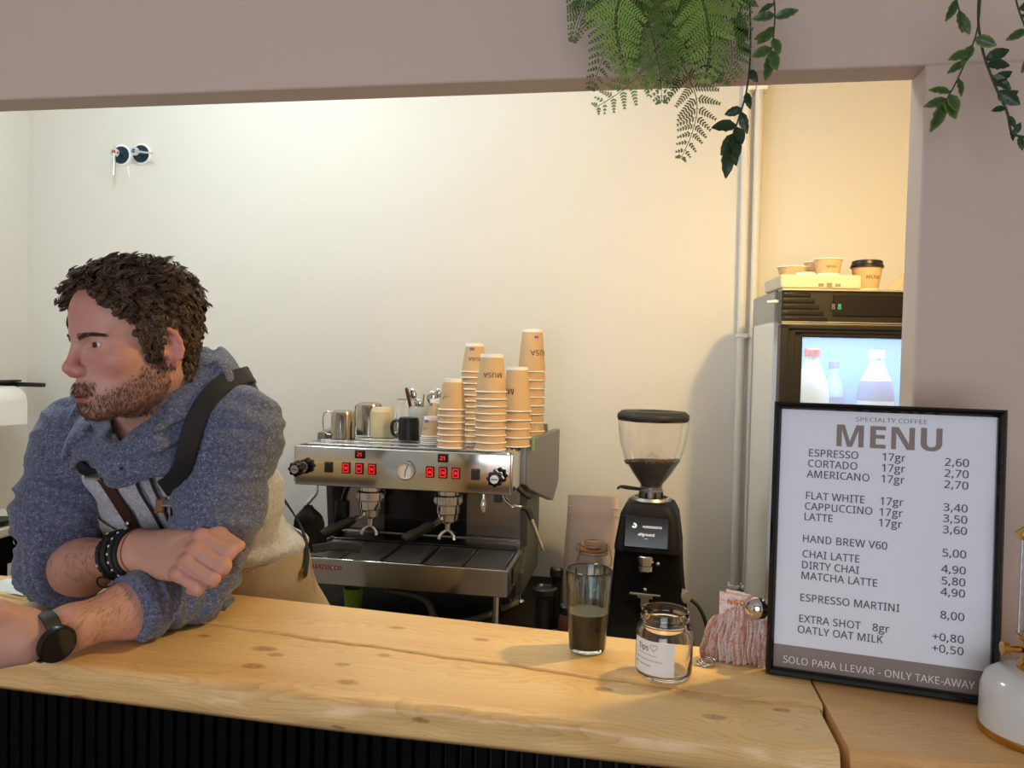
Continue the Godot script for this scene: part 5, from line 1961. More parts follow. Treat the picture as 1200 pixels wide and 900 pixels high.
func frond(path: Array, width: float, pairs: int, tone: Color, r: RandomNumberGenerator, face: Vector3) -> ArrayMesh:
	var mb := MB.new()
	var m := path.size()
	mb.col = tone * 0.45
	var rad := []
	for i in m:
		rad.append(lerpf(0.0011, 0.0004, i / float(m - 1)))
	mb.tube(path, rad, 5)
	for k in pairs:
		var q := 1.0 - pow(1.0 - (k + 1.0) / (pairs + 0.8), 1.12)
		var f := q * (m - 1)
		var i := mini(int(f), m - 2)
		var p: Vector3 = path[i].lerp(path[i + 1], f - i)
		var t: Vector3 = (path[i + 1] - path[i]).normalized()
		var side0 := t.cross(face).normalized()
		var nn := side0.cross(t).normalized()
		var L := width * (pow(1.0 - q, 0.8) * 0.95 + 0.06) * minf(1.0, 0.55 + q * 3.0)
		for s in [-1.0, 1.0]:
			var g := r.randf_range(0.75, 1.2)
			mb.col = Color(tone.r * g, tone.g * g, tone.b * g)
			var d: Vector3 = (side0 * s * 0.86 + t * 0.5 + nn * r.randf_range(-0.25, 0.15)).normalized()
			var dn := d.cross(nn).normalized()
			# pinna: midline with small paired leaflets
			var cnt := maxi(3, int(L / 0.0038))
			var lastp := p
			for c in cnt:
				var w := (c + 1.0) / cnt
				var pp := p + d * L * w - nn * L * 0.10 * w * w
				var ll := 0.0088 * (1.0 - 0.72 * w) * clampf(L / 0.035, 0.45, 1.15) + 0.0008
				for e in [-1.0, 1.0]:
					var ed: Vector3 = (dn * e * 0.9 + d * 0.45).normalized()
					var b0 := pp - d * 0.0010
					var b1 := pp + d * 0.0010
					var o := mb.vert(b0, nn)
					mb.vert(b0 + ed * ll * 0.6 - d * 0.0004, nn)
					mb.vert(pp + ed * ll, nn)
					mb.vert(b1 + ed * ll * 0.6 + d * 0.0006, nn)
					mb.vert(b1, nn)
					mb.tri(o, o + 1, o + 2)
					mb.tri(o, o + 2, o + 3)
					mb.tri(o, o + 3, o + 4)
				var o2 := mb.vert(lastp - dn * 0.0003, nn)
				mb.vert(lastp + dn * 0.0003, nn)
				mb.vert(pp + dn * 0.0003, nn)
				mb.vert(pp - dn * 0.0003, nn)
				mb.quad(o2, o2 + 1, o2 + 2, o2 + 3)
				lastp = pp
	return mb.mesh()

func hang(parent: Node3D, pts: Array, leaves: Array, meshes: Array, mm: Material, r: RandomNumberGenerator, stem_r := 0.0011) -> void:
	# one drooping stem with leaves: [place along 0..1, direction angle in the wall plane, size]
	var path := arc_path(pts, 8)
	var mb := MB.new()
	mb.tube(path, stem_r, 6)
	put(mb, "stem", mats.stem, parent)
	var m := path.size()
	for l in leaves:
		var f: float = l[0] * (m - 1)
		var i := mini(int(f), m - 2)
		var p: Vector3 = path[i].lerp(path[i + 1], f - i)
		var a: float = deg_to_rad(l[1])
		# local axes: y along the leaf, z up from its face
		var y := V(sin(a), cos(a), 0.12 + 0.2 * r.randf()).normalized()
		var z := V(r.randf_range(-0.6, 0.6), r.randf_range(-0.3, 0.5), 1.0)
		z = (z - y * z.dot(y)).normalized()
		var o := put_mesh(meshes[r.randi() % meshes.size()], "leaf", mm, parent)
		o.transform = Transform3D(Basis(y.cross(z), y, z).scaled(Vector3.ONE * l[2]), p)
		if l.size() > 3:
			o.transform = Transform3D(Basis(y.cross(z), y, z) * Basis(Vector3.UP, l[3]), p)
			o.scale = Vector3.ONE * l[2]

func plants() -> void:
	var r := RandomNumberGenerator.new()
	r.seed = 17
	mat("stem", hexc("3d4a2c"), 0.6)
	var fm := mat("fern_leaf", Color(1, 1, 1), 0.5, 0.0, {"vertex_color_use_as_albedo": true, "backlight_enabled": true, "backlight": Color(0.16, 0.2, 0.08)})
	var lm := mat("garland_leaf", Color(1, 1, 1), 0.38, 0.0, {"vertex_color_use_as_albedo": true, "backlight_enabled": true, "backlight": Color(0.2, 0.22, 0.12)})
	var mb: MB
	# fern in a small hanging pot above the picture
	var root := V(0.02, 2.20, -1.13)
	var t := thing("hanging_fern", "bright green artificial fern hanging over the top of the opening", "fern", root)
	mb = MB.new()
	mb.lathe([Vector2(0, 0.0), Vector2(0.055, 0.0), Vector2(0.07, 0.1), Vector2(0.074, 0.1), Vector2(0.074, 0.112), Vector2(0.066, 0.112), Vector2(0.064, 0.09), Vector2(0, 0.088)], 28)
	put(mb, "pot", mat("pot_black", hexc("2a2a28"), 0.6), t)
	mb = MB.new()
	for a in 3:
		mb.tube([V(cos(a * TAU / 3) * 0.07, 0.11, sin(a * TAU / 3) * 0.07), V(0, 0.5, 0)], 0.0015, 5)
	mb.tube([V(0, 0.5, 0), V(0, CEIL - 2.2, 0)], 0.0015, 5)
	put(mb, "hanger", mats.black_matt, t)
	# tips of the fronds, relative to the room; then how far they bow towards the viewer
	# courses of the fronds below the pot, width, tone
	var runs := [
		[[V(0.043, 2.082, -1.04), V(0.017, 2.006, -1.04), V(-0.023, 1.947, -1.04), V(-0.072, 1.913, -1.04)], 0.062, 1],
		[[V(-0.062, 2.118, -1.10), V(-0.061, 2.053, -1.10), V(-0.068, 2.002, -1.10), V(-0.084, 1.959, -1.10)], 0.040, 2],
		[[V(-0.092, 2.130, -1.12), V(-0.098, 2.088, -1.12), V(-0.105, 2.064, -1.12), V(-0.113, 2.036, -1.12)], 0.032, 0],
		[[V(0.023, 2.111, -1.12), V(0.038, 2.015, -1.12), V(0.064, 1.949, -1.12), V(0.061, 1.905, -1.12), V(0.045, 1.864, -1.12)], 0.050, 2],
		[[V(0.084, 2.100, -1.08), V(0.101, 2.031, -1.08), V(0.107, 1.985, -1.08), V(0.097, 1.956, -1.08)], 0.046, 0],
		[[V(-0.023, 2.076, -1.02), V(-0.0, 1.999, -1.02), V(0.011, 1.949, -1.02), V(0.015, 1.911, -1.02)], 0.048, 0],
		[[V(-0.039, 2.067, -1.0), V(-0.046, 2.014, -1.0), V(-0.040, 1.971, -1.0), V(-0.030, 1.940, -1.0)], 0.048, 1],
		[[V(0.057, 2.062, -1.0), V(0.067, 2.009, -1.0), V(0.072, 1.966, -1.0), V(0.067, 1.929, -1.0)], 0.050, 1]]
	# more of them, filling the crown: where each ends
	for q in [[-0.085, 2.05, -1.06, 0], [-0.03, 2.0, -1.14, 2], [0.03, 1.985, -1.16, 2], [0.075, 2.0, -1.15, 0], [-0.06, 2.02, -1.02, 1], [0.0, 2.03, -0.98, 1], [0.05, 2.03, -0.98, 0], [0.1, 2.03, -1.03, 1], [-0.02, 1.985, -1.07, 0], [0.09, 1.97, -1.12, 2], [0.035, 1.96, -1.06, 1], [-0.105, 2.075, -1.10, 0], [0.118, 2.04, -1.10, 0], [-0.045, 2.055, -1.0, 0], [0.03, 2.07, -1.02, 1], [0.07, 2.06, -1.06, 0]]:
		var e := V(q[0], q[1], q[2])
		var sx := r.randf_range(-0.03, 0.03)
		runs.append([[V(e.x * 0.7 + 0.005 + sx, e.y + 0.15, e.z), V(e.x * 0.85 + sx * 0.9, e.y + 0.08, e.z + 0.008), V(e.x + sx * 0.4, e.y + 0.035, e.z + 0.006), e], r.randf_range(0.036, 0.05), q[3]])
	var tones := [Color(0.10, 0.19, 0.035), Color(0.20, 0.33, 0.055), Color(0.085, 0.16, 0.035)]
	for q in runs:
		var pts := []
		var first: Vector3 = q[0][0]
		pts.append(V(clampf((first.x - root.x) * 0.4, -0.05, 0.05), 0.1, clampf((first.z - root.z) * 0.4, -0.05, 0.05)))
		pts.append(V((first.x - root.x) * 0.8, 0.075, (first.z - root.z) * 0.9))
		for p in q[0]:
			if p.y - root.y < 0.05:
				pts.append(p - root)
		put_mesh(frond(arc_path(pts, 6), q[1] * 1.45, 20, tones[q[2]], r, V(0.1, 0.25, 1.0).normalized()), "frond", fm, t)
	# leafy garlands
	var dk := Color(0.020, 0.052, 0.020)
	var lime := Color(0.20, 0.30, 0.035)
	var mid_g := Color(0.045, 0.11, 0.028)
	var bright := [leaf_mesh(0.032, 0.0135, 0.15, lime, mid_g), leaf_mesh(0.029, 0.0145, 0.05, Color(0.26, 0.33, 0.05), mid_g), leaf_mesh(0.03, 0.012, 0.2, lime, Color(0.035, 0.085, 0.03))]
	var dark := [leaf_mesh(0.031, 0.0155, 0.12, dk * 1.6, dk), leaf_mesh(0.034, 0.013, 0.2, mid_g, dk), leaf_mesh(0.028, 0.016, 0.05, dk * 1.3, dk)]
	t = thing("leaf_garland", "leafy green garland hanging at the right of the fern", "garland", Vector3.ZERO)
	hang(t, [V(0.118, 2.32, -1.16), V(0.133, 2.13, -1.15), V(0.139, 2.03, -1.15), V(0.136, 1.97, -1.15), V(0.125, 1.925, -1.15), V(0.113, 1.885, -1.15)], [[0.42, -60, 0.8], [0.5, 150, 0.7], [0.62, 170, 0.75], [0.72, -110, 0.8], [0.74, 165, 0.95], [0.83, -95, 1.15], [0.84, 160, 1.0], [0.88, -150, 1.05], [0.9, 165, 1.1], [0.97, 160, 1.0], [0.97, -176, 1.35]], dark, lm, r, 0.0014)
	hang(t, [V(0.13, 2.32, -1.13), V(0.15, 2.15, -1.12), V(0.165, 2.08, -1.12), V(0.166, 2.035, -1.12), V(0.162, 2.005, -1.12)], [[0.52, -120, 0.9], [0.6, -100, 1.0], [0.62, 75, 1.05], [0.7, -140, 1.0], [0.76, -105, 0.95], [0.8, 160, 0.9], [0.9, -115, 1.0], [0.93, 165, 1.05], [1.0, -176, 1.2]], bright, lm, r)
	hang(t, [V(0.1, 2.32, -1.15), V(0.118, 2.16, -1.13), V(0.122, 2.09, -1.13), V(0.118, 2.05, -1.13)], [[0.5, 160, 1.0], [0.62, -150, 1.0], [0.66, 120, 0.9], [0.8, -160, 0.9], [0.88, 150, 0.9], [1.0, 165, 1.0]], [bright[0], dark[1], bright[2]], lm, r)
	t = thing("leaf_garland", "leafy green garland hanging in the top right corner", "garland", Vector3.ZERO)
	hang(t, [V(0.45, 2.3, -1.16), V(0.44, 2.1, -1.15), V(0.437, 2.04, -1.15), V(0.425, 2.0, -1.15), V(0.411, 1.965, -1.15), V(0.398, 1.94, -1.15)], [[0.45, 120, 1.0], [0.5, -150, 1.0], [0.55, -110, 0.95], [0.62, -120, 0.9], [0.74, 165, 0.85], [0.86, -80, 0.9], [0.88, 160, 1.0], [0.93, -110, 1.0], [0.94, 155, 1.05], [1.0, -160, 1.4]], bright, lm, r)
	hang(t, [V(0.455, 2.3, -1.17), V(0.445, 2.1, -1.17), V(0.45, 2.03, -1.17), V(0.468, 1.975, -1.17), V(0.486, 1.935, -1.17), V(0.494, 1.905, -1.17), V(0.51, 1.898, -1.17)], [[0.4, 70, 1.0], [0.42, 100, 1.0], [0.47, 130, 0.95], [0.5, 60, 0.9], [0.55, 130, 1.1], [0.6, 60, 0.8], [0.65, -100, 0.6], [0.7, 150, 0.6], [0.8, 165, 0.55], [0.87, 20, 0.55], [0.93, 175, 0.6]], dark, lm, r, 0.0017)
	hang(t, [V(0.46, 2.3, -1.14), V(0.47, 2.1, -1.13), V(0.488, 2.03, -1.13), V(0.505, 1.985, -1.13)], [[0.5, 80, 1.05], [0.55, 110, 1.0], [0.62, 60, 1.1], [0.68, -120, 0.9], [0.74, 95, 1.0], [0.8, 140, 1.0], [0.9, -140, 0.95], [0.95, 120, 1.0], [1.0, 170, 1.0]], [bright[2], dark[0], dark[1]], lm, r)
	hang(t, [V(0.44, 2.3, -1.15), V(0.415, 2.12, -1.14), V(0.405, 2.085, -1.14), V(0.412, 2.055, -1.14)], [[0.75, -160, 1.0], [0.9, 170, 1.0], [1.0, 160, 0.9]], bright, lm, r)

# ---------------------------------------------------------------- smooth solids meshed as surface nets
class Solid:
	var kind := PackedInt32Array()      # 0 tapered capsule, 1 ellipsoid
	var a := PackedVector3Array()
	var b := PackedVector3Array()       # second end, or the radii
	var ra := PackedFloat32Array()
	var rb := PackedFloat32Array()
	var k := PackedFloat32Array()
	var cut := PackedInt32Array()
	var turn: Array[Basis] = []

	func cap(p: Vector3, q: Vector3, r0: float, r1: float, kk := 0.02, sub := 0) -> void:
		kind.append(0)
		a.append(p)
		b.append(q)
		ra.append(r0)
		rb.append(r1)
		k.append(kk)
		cut.append(sub)
		turn.append(Basis.IDENTITY)

	func ell(c: Vector3, r: Vector3, kk := 0.02, sub := 0, bs := Basis.IDENTITY) -> void:
		kind.append(1)
		a.append(c)
		b.append(r)
		ra.append(0.0)
		rb.append(0.0)
		k.append(kk)
		cut.append(sub)
		turn.append(bs.transposed())

	func chain(pts: Array, rs: Array, kk := 0.02, first_k := -1.0) -> void:
		for i in pts.size() - 1:
			cap(pts[i], pts[i + 1], rs[i], rs[i + 1], first_k if (i == 0 and first_k >= 0.0) else kk)

	func one(i: int, p: Vector3) -> float:
		if kind[i] == 0:
			var pa := p - a[i]
			var ba := b[i] - a[i]
			var h := clampf(pa.dot(ba) / maxf(ba.length_squared(), 1e-9), 0.0, 1.0)
			return (pa - ba * h).length() - lerpf(ra[i], rb[i], h)
		var q := turn[i] * (p - a[i])
		var r := b[i]
		var k0 := (q / r).length()
		var k1 := (q / (r * r)).length()
		if k1 < 1e-6:
			return -minf(r.x, minf(r.y, r.z))
		return k0 * (k0 - 1.0) / k1

	func eval(p: Vector3, list: PackedInt32Array) -> float:
		var d := 1e6
		for i in list:
			var e := one(i, p)
			var kk := k[i]
			if cut[i] == 0:
				var h := maxf(kk - absf(d - e), 0.0) / kk
				d = minf(d, e) - h * h * kk * 0.25
			else:
				var h := maxf(kk - absf(d + e), 0.0) / kk
				d = maxf(d, -e) + h * h * kk * 0.25
		return d

	func all() -> PackedInt32Array:
		var l := PackedInt32Array()
		for i in kind.size():
			l.append(i)
		return l

	func at(p: Vector3) -> float:
		return eval(p, all())

	func grad(p: Vector3, e := 0.003) -> Vector3:
		var l := all()
		return Vector3(eval(p + Vector3(e, 0, 0), l) - eval(p - Vector3(e, 0, 0), l), eval(p + Vector3(0, e, 0), l) - eval(p - Vector3(0, e, 0), l), eval(p + Vector3(0, 0, e), l) - eval(p - Vector3(0, 0, e), l)).normalized()

	func snap(p: Vector3, out := 0.0) -> Vector3:
		for i in 6:
			p -= grad(p) * (at(p) - out)
		return p

func nets(mb: MB, S: Solid, lo: Vector3, hi: Vector3, cell: float, post = null, paint = null, slack := 0.012) -> void:
	var B := 6
	var nb := Vector3i(((hi - lo) / (cell * B)).ceil())
	var nx := nb.x * B + 1
	var ny := nb.y * B + 1
	var nz := nb.z * B + 1
	var sy := nx
	var sz := nx * ny
	var val := PackedFloat32Array()
	val.resize(nx * ny * nz)
	val.fill(1e9)
	var idx := PackedInt32Array()
	idx.resize(nx * ny * nz)
	idx.fill(-1)
	var every := S.all()
	var hd := cell * B * 0.8661
	var active := []
	for bz in nb.z:
		for by in nb.y:
			for bx in nb.x:
				var c := lo + Vector3(bx + 0.5, by + 0.5, bz + 0.5) * cell * B
				var d := S.eval(c, every)
				if absf(d) > hd * 1.35 + slack:
					continue
				var list := PackedInt32Array()
				for i in every:
					var e := S.one(i, c)
					if S.cut[i] == 0:
						if e < d + hd * 2.6 + S.k[i] + slack:
							list.append(i)
					elif e < hd * 1.7 + S.k[i] + slack:
						list.append(i)
				active.append(Vector3i(bx, by, bz) * B)
				for z in range(bz * B, bz * B + B + 1):
					for y in range(by * B, by * B + B + 1):
						var row := z * sz + y * sy
						for x in range(bx * B, bx * B + B + 1):
							if val[row + x] > 1e8:
								var p := lo + Vector3(x, y, z) * cell
								var v := S.eval(p, list)
								if post != null:
									v = post.call(p, v)
								val[row + x] = v
	var off := PackedInt32Array([0, 1, sy, sy + 1, sz, sz + 1, sz + sy, sz + sy + 1])
	var ea := PackedInt32Array([0, 2, 4, 6, 0, 1, 4, 5, 0, 1, 2, 3])
	var eb := PackedInt32Array([1, 3, 5, 7, 2, 3, 6, 7, 4, 5, 6, 7])
	var co: Array[Vector3] = [Vector3(0, 0, 0), Vector3(1, 0, 0), Vector3(0, 1, 0), Vector3(1, 1, 0), Vector3(0, 0, 1), Vector3(1, 0, 1), Vector3(0, 1, 1), Vector3(1, 1, 1)]
	var cells := PackedInt32Array()
	var cv := PackedFloat32Array()
	cv.resize(8)
	for o in active:
		for z in range(o.z, o.z + B):
			for y in range(o.y, o.y + B):
				for x in range(o.x, o.x + B):
					var i: int = z * sz + y * sy + x
					var m := 0
					for q in 8:
						cv[q] = val[i + off[q]]
						if cv[q] < 0.0:
							m += 1
					if m == 0 or m == 8:
						continue
					var s := Vector3.ZERO
					var cnt := 0
					for e in 12:
						var va := cv[ea[e]]
						var vb := cv[eb[e]]
						if (va < 0.0) != (vb < 0.0):
							s += co[ea[e]].lerp(co[eb[e]], va / (va - vb))
							cnt += 1
					s /= cnt
					var g := Vector3(cv[1] + cv[3] + cv[5] + cv[7] - cv[0] - cv[2] - cv[4] - cv[6], cv[2] + cv[3] + cv[6] + cv[7] - cv[0] - cv[1] - cv[4] - cv[5], cv[4] + cv[5] + cv[6] + cv[7] - cv[0] - cv[1] - cv[2] - cv[3]).normalized()
					var p := lo + (Vector3(x, y, z) + s) * cell
					if paint != null:
						mb.col = paint.call(p, g)
					idx[i] = mb.vert(p, g, Vector2(p.x + p.z, p.y))
					cells.append(i)
	for i in cells:
		if val[i] > 1e8:
			continue
		for ax in 3:
			var st: int = [1, sy, sz][ax]
			var u: int = [sy, sz, 1][ax]
			var w: int = [sz, 1, sy][ax]
			if (val[i] < 0.0) == (val[i + st] < 0.0):
				continue
			if i - u - w < 0:
				continue
			var q0 := idx[i]
			var q1 := idx[i - u]
			var q2 := idx[i - u - w]
			var q3 := idx[i - w]
			if q1 < 0 or q2 < 0 or q3 < 0:
				continue
			mb.quad(q0, q1, q2, q3)

func heather(base: Color, light: Color, dark: Color, amount: float, seed_: int) -> Image:
	var S := 512
	var r := RandomNumberGenerator.new()
	r.seed = seed_
	var n := FastNoiseLite.new()
	n.seed = seed_
	n.frequency = 0.11
	var g := n.get_seamless_image(S, S)
	g.convert(Image.FORMAT_L8)
	var d := g.get_data()
	var out := PackedByteArray()
	out.resize(S * S * 3)
	for i in S * S:
		var k := (d[i] / 255.0 - 0.5) * 1.3 + r.randf_range(-0.35, 0.35)
		var c := base.lerp(dark, clampf(-k, 0, 0.8)) if k < 0.0 else base.lerp(light, clampf(k * 0.5, 0, 0.5))
		out[i * 3] = c.r8
		out[i * 3 + 1] = c.g8
		out[i * 3 + 2] = c.b8
	# flecks: short pale threads
	var flecks := int(S * S * amount)
	for f in flecks:
		var x := r.randi() % S
		var y := r.randi() % S
		var ln := 1 + r.randi() % 3
		var al := r.randf_range(0.35, 1.0)
		var vert := r.randf() < 0.4
		for q in ln:
			var xx := (x + (0 if vert else q)) % S
			var yy := (y + (q if vert else 0)) % S
			var i := (yy * S + xx) * 3
			out[i] = int(lerpf(out[i], light.r8, al))
			out[i + 1] = int(lerpf(out[i + 1], light.g8, al))
			out[i + 2] = int(lerpf(out[i + 2], light.b8, al))
	return Image.create_from_data(S, S, false, Image.FORMAT_RGB8, out)

# ---------------------------------------------------------------- the barista
const SHL := Vector3(-0.690, 1.440, -1.225)
const SHR := Vector3(-1.012, 1.405, -1.265)
const ELL := Vector3(-0.738, 1.172, -1.193)
const ELR := Vector3(-1.018, 1.178, -1.212)
const WRL := Vector3(-0.832, 1.163, -0.962)
const WRR := Vector3(-0.803, 1.248, -1.125)
const BASE := Vector3(-0.85, 0, -1.62)

func torso_solid(grow: float) -> Solid:
	var S := Solid.new()
	S.ell(V(-0.855, 1.315, -1.335), V(0.185 + grow, 0.165 + grow, 0.125 + grow), 0.05, 0, Basis(Vector3.RIGHT, 0.45))
	S.ell(V(-0.85, 1.385, -1.285), V(0.15 + grow, 0.085 + grow, 0.095 + grow), 0.05, 0, Basis(Vector3.RIGHT, 0.3))
	S.cap(SHL + V(-0.02, -0.01, -0.01), SHR + V(0.02, -0.01, -0.01), 0.068 + grow, 0.068 + grow, 0.06)
	S.ell(V(-0.845, 1.12, -1.475), V(0.165 + grow, 0.17 + grow, 0.122 + grow), 0.08, 0, Basis(Vector3.RIGHT, 0.3))
	S.ell(V(-0.845, 0.96, -1.57), V(0.175 + grow, 0.14 + grow, 0.128 + grow), 0.08)
	return S

func person() -> void:
	var t := thing("person", "man in a blue flecked hoodie and apron leaning on the bar", "person", BASE)
	var back := -BASE
	var mb: MB
	var o: MeshInstance3D
	var nz := FastNoiseLite.new()
	nz.seed = 40
	nz.frequency = 1.0
	nz.fractal_octaves = 2
	var soft := FastNoiseLite.new()
	soft.seed = 41
	soft.frequency = 1.0
	soft.fractal_type = FastNoiseLite.FRACTAL_NONE
	var fab := tex(seamless(0.12, 256, 9, 2))
	var tri := {"uv1_triplanar": true, "uv1_scale": Vector3(2.0, 2.0, 2.0), "heightmap_enabled": true, "heightmap_texture": fab, "heightmap_scale": 0.15, "rim_enabled": true, "rim": 0.4, "rim_tint": 0.5}
	var blue := mat("blue_fleck", Color(1, 1, 1), 0.9, 0.0, tri.merged({"albedo_texture": tex(heather(hexc("535b78"), hexc("c3c9d8"), hexc("262b3e"), 0.045, 1))}))
	var grey := mat("grey_fleck", Color(1, 1, 1), 0.9, 0.0, tri.merged({"albedo_texture": tex(heather(hexc("b9bac0"), hexc("e6e6e8"), hexc("6d6f80"), 0.03, 2))}))
	var cream := mat("apron_cloth", hexc("a8967e"), 0.85, 0.0, {"uv1_triplanar": true, "uv1_scale": Vector3(8, 8, 8), "heightmap_enabled": true, "heightmap_texture": fab, "heightmap_scale": 0.05})
	var skin := mat("skin", Color(1, 1, 1), 0.5, 0.0, {"vertex_color_use_as_albedo": true, "subsurf_scatter_enabled": true, "subsurf_scatter_strength": 0.12, "heightmap_enabled": true, "heightmap_texture": fab, "heightmap_scale": 0.015, "uv1_triplanar": true, "uv1_scale": Vector3(9, 9, 9)})
	var hairm := mat("hair", Color(1, 1, 1), 0.42, 0.0, {"vertex_color_use_as_albedo": true})

	# ---- head, in its own axes: x to his left, y up, z out of the face; eyes at the origin's height
	var HT := Transform3D(Basis(Vector3.UP, deg_to_rad(-27.0)) * Basis(Vector3.RIGHT, deg_to_rad(5.0)) * Basis(Vector3.BACK, deg_to_rad(2.0)), V(-0.812, 1.590, -1.135))
	HT.basis = HT.basis.scaled(Vector3.ONE * 1.02)
	var inv := HT.affine_inverse()
	var H := Solid.new()
	H.ell(V(0, 0.030, -0.006), V(0.0755, 0.087, 0.092), 0.02)
	H.ell(V(0, 0.040, 0.030), V(0.066, 0.062, 0.062), 0.03)
	H.ell(V(0, -0.035, 0.038), V(0.056, 0.064, 0.050), 0.03)
	H.ell(V(0, -0.068, 0.034), V(0.048, 0.042, 0.048), 0.03)
	for s in [-1.0, 1.0]:
		H.ell(V(s * 0.044, -0.026, 0.056), V(0.021, 0.018, 0.022), 0.022)
		H.cap(V(s * 0.053, -0.062, 0.006), V(s * 0.014, -0.094, 0.071), 0.017, 0.0165, 0.025)
	H.ell(V(0, -0.094, 0.075), V(0.021, 0.016, 0.016), 0.016)
	H.ell(V(0, -0.070, 0.074), V(0.029, 0.024, 0.022), 0.02)
	for s in [-1.0, 1.0]:
		H.cap(V(s * 0.012, 0.0135, 0.0865), V(s * 0.044, 0.0155, 0.069), 0.0085, 0.0075, 0.014)
		H.ell(V(s * 0.034, -0.003, 0.0945), V(0.0185, 0.0115, 0.0175), 0.012, 1)
	H.cap(V(0, 0.008, 0.0895), V(0, -0.031, 0.1060), 0.0070, 0.0080, 0.012)
	H.ell(V(0, -0.0355, 0.1070), V(0.0094, 0.0090, 0.0108), 0.008)
	for s in [-1.0, 1.0]:
		H.ell(V(s * 0.0118, -0.0405, 0.0975), V(0.0068, 0.0075, 0.0100), 0.006)
		H.ell(V(s * 0.0062, -0.0495, 0.102), V(0.0032, 0.0035, 0.0055), 0.003, 1)
	H.ell(V(0, -0.045, 0.1005), V(0.0042, 0.0055, 0.010), 0.005)
	for s in [-1.0, 1.0]:
		# lids: ball over the eye with a slit
		H.ell(V(s * 0.0325, -0.002, 0.0725), V(0.0160, 0.0145, 0.0142), 0.005)
		H.ell(V(s * 0.0345, -0.0025, 0.0885), V(0.0172, 0.0038, 0.0125), 0.002, 1, Basis(Vector3.BACK, s * 0.08))
		H.cap(V(s * 0.018, -0.0125, 0.0815), V(s * 0.042, -0.014, 0.073), 0.0035, 0.003, 0.009)
	# lips
	for s in [-1.0, 1.0]:
		H.cap(V(0, -0.0735, 0.0972), V(s * 0.0215, -0.0785, 0.0865), 0.0052, 0.003, 0.005)
		H.cap(V(0, -0.0845, 0.0958), V(s * 0.019, -0.0815, 0.0865), 0.0062, 0.003, 0.005)
	H.ell(V(0, -0.0787, 0.1015), V(0.022, 0.0012, 0.009), 0.003, 1)
	H.ell(V(0, -0.0935, 0.0985), V(0.016, 0.0035, 0.008), 0.008, 1)
	# ears
	for s in [-1.0, 1.0]:
		var eb := Basis(Vector3.UP, s * -0.38) * Basis(Vector3.RIGHT, 0.2)
		var ec := V(s * 0.0775, -0.012, -0.010)
		H.ell(ec, V(0.0065, 0.029, 0.0165), 0.008, 0, eb)
		var rim := []
		for i in 9:
			var a := lerpf(-0.9, 3.5, i / 8.0)
			rim.append(ec + eb * V(s * 0.0045, sin(a) * 0.0265 + 0.001, -cos(a + 0.0) * 0.0152))
		H.chain(rim, [0.003, 0.0034, 0.0036, 0.0038, 0.0038, 0.0038, 0.0038, 0.0034, 0.003], 0.003)
		H.ell(ec + eb * V(s * 0.007, 0.001, 0.001), V(0.0045, 0.0165, 0.0085), 0.004, 1, eb)
		H.ell(ec + eb * V(s * 0.0005, -0.0265, 0.006), V(0.0055, 0.0085, 0.0075), 0.006, 0, eb)
		H.ell(ec + eb * V(s * 0.003, -0.006, 0.0135), V(0.004, 0.006, 0.004), 0.004, 0, eb)
	# neck down into the collar
	var nb := inv * V(-0.852, 1.445, -1.255)
	H.cap(V(0, -0.045, -0.028), nb, 0.056, 0.062, 0.03)
	H.cap(V(0.025, -0.05, -0.03), inv * V(-0.80, 1.43, -1.20), 0.018, 0.016, 0.03)
	H.ell(V(0, -0.1, 0.018), V(0.012, 0.016, 0.014), 0.02)

	var beard := func(p: Vector3) -> float:
		# how much beard grows at a place of the face
		if p.y > 0.0 or p.z < -0.012:
			return 0.0
		var x := absf(p.x)
		# cheek line falls from the sideburn to the mouth corner
		var line := lerpf(-0.074, -0.026, clampf((0.082 - p.z) / 0.075, 0, 1))
		var v := smoothstep(0.006, -0.012, p.y - line)
		v *= 1.0 - smoothstep(-0.112, -0.128, p.y) * 0.75
		# bare strip round the lips
		var lip := V(x / 0.025, (p.y + 0.079) / 0.0105, 0).length()
		v *= smoothstep(0.85, 1.15, lip)
		# moustache
		if p.z > 0.075 and x < 0.031 and p.y > -0.0755 and p.y < -0.0545:
			v = maxf(v, smoothstep(-0.054, -0.060, p.y) * smoothstep(0.033, 0.024, x))
		if p.z > 0.07 and p.y < -0.088:
			v = maxf(v, 0.9)
		if p.z < 0.02 and p.y < -0.075:
			v *= 0.35
		return v
	var hairy := func(p: Vector3) -> bool:
		var zb := 0.2
		if p.y < 0.082:
			if p.y > 0.035:
				zb = lerpf(0.046, 0.075, (p.y - 0.035) / 0.047)
				zb -= 0.012 * clampf((absf(p.x) - 0.035) / 0.02, 0.0, 1.0) * -1.0
			elif p.y > -0.032:
				zb = lerpf(0.012, 0.046, (p.y + 0.032) / 0.067)
			else:
				zb = -0.036
		if p.z > zb:
			return false
		var low := -0.034
		if p.z < 0.004 and p.z > -0.036 and absf(p.x) > 0.05:
			low = 0.024
		elif p.z <= -0.036:
			low = lerpf(-0.055, -0.082, clampf((-0.036 - p.z) / 0.03, 0, 1))
		return p.y > low
	var s_base := Color(0.60, 0.325, 0.260)
	var s_red := Color(0.60, 0.225, 0.190)
	var s_lip := Color(0.36, 0.105, 0.09)
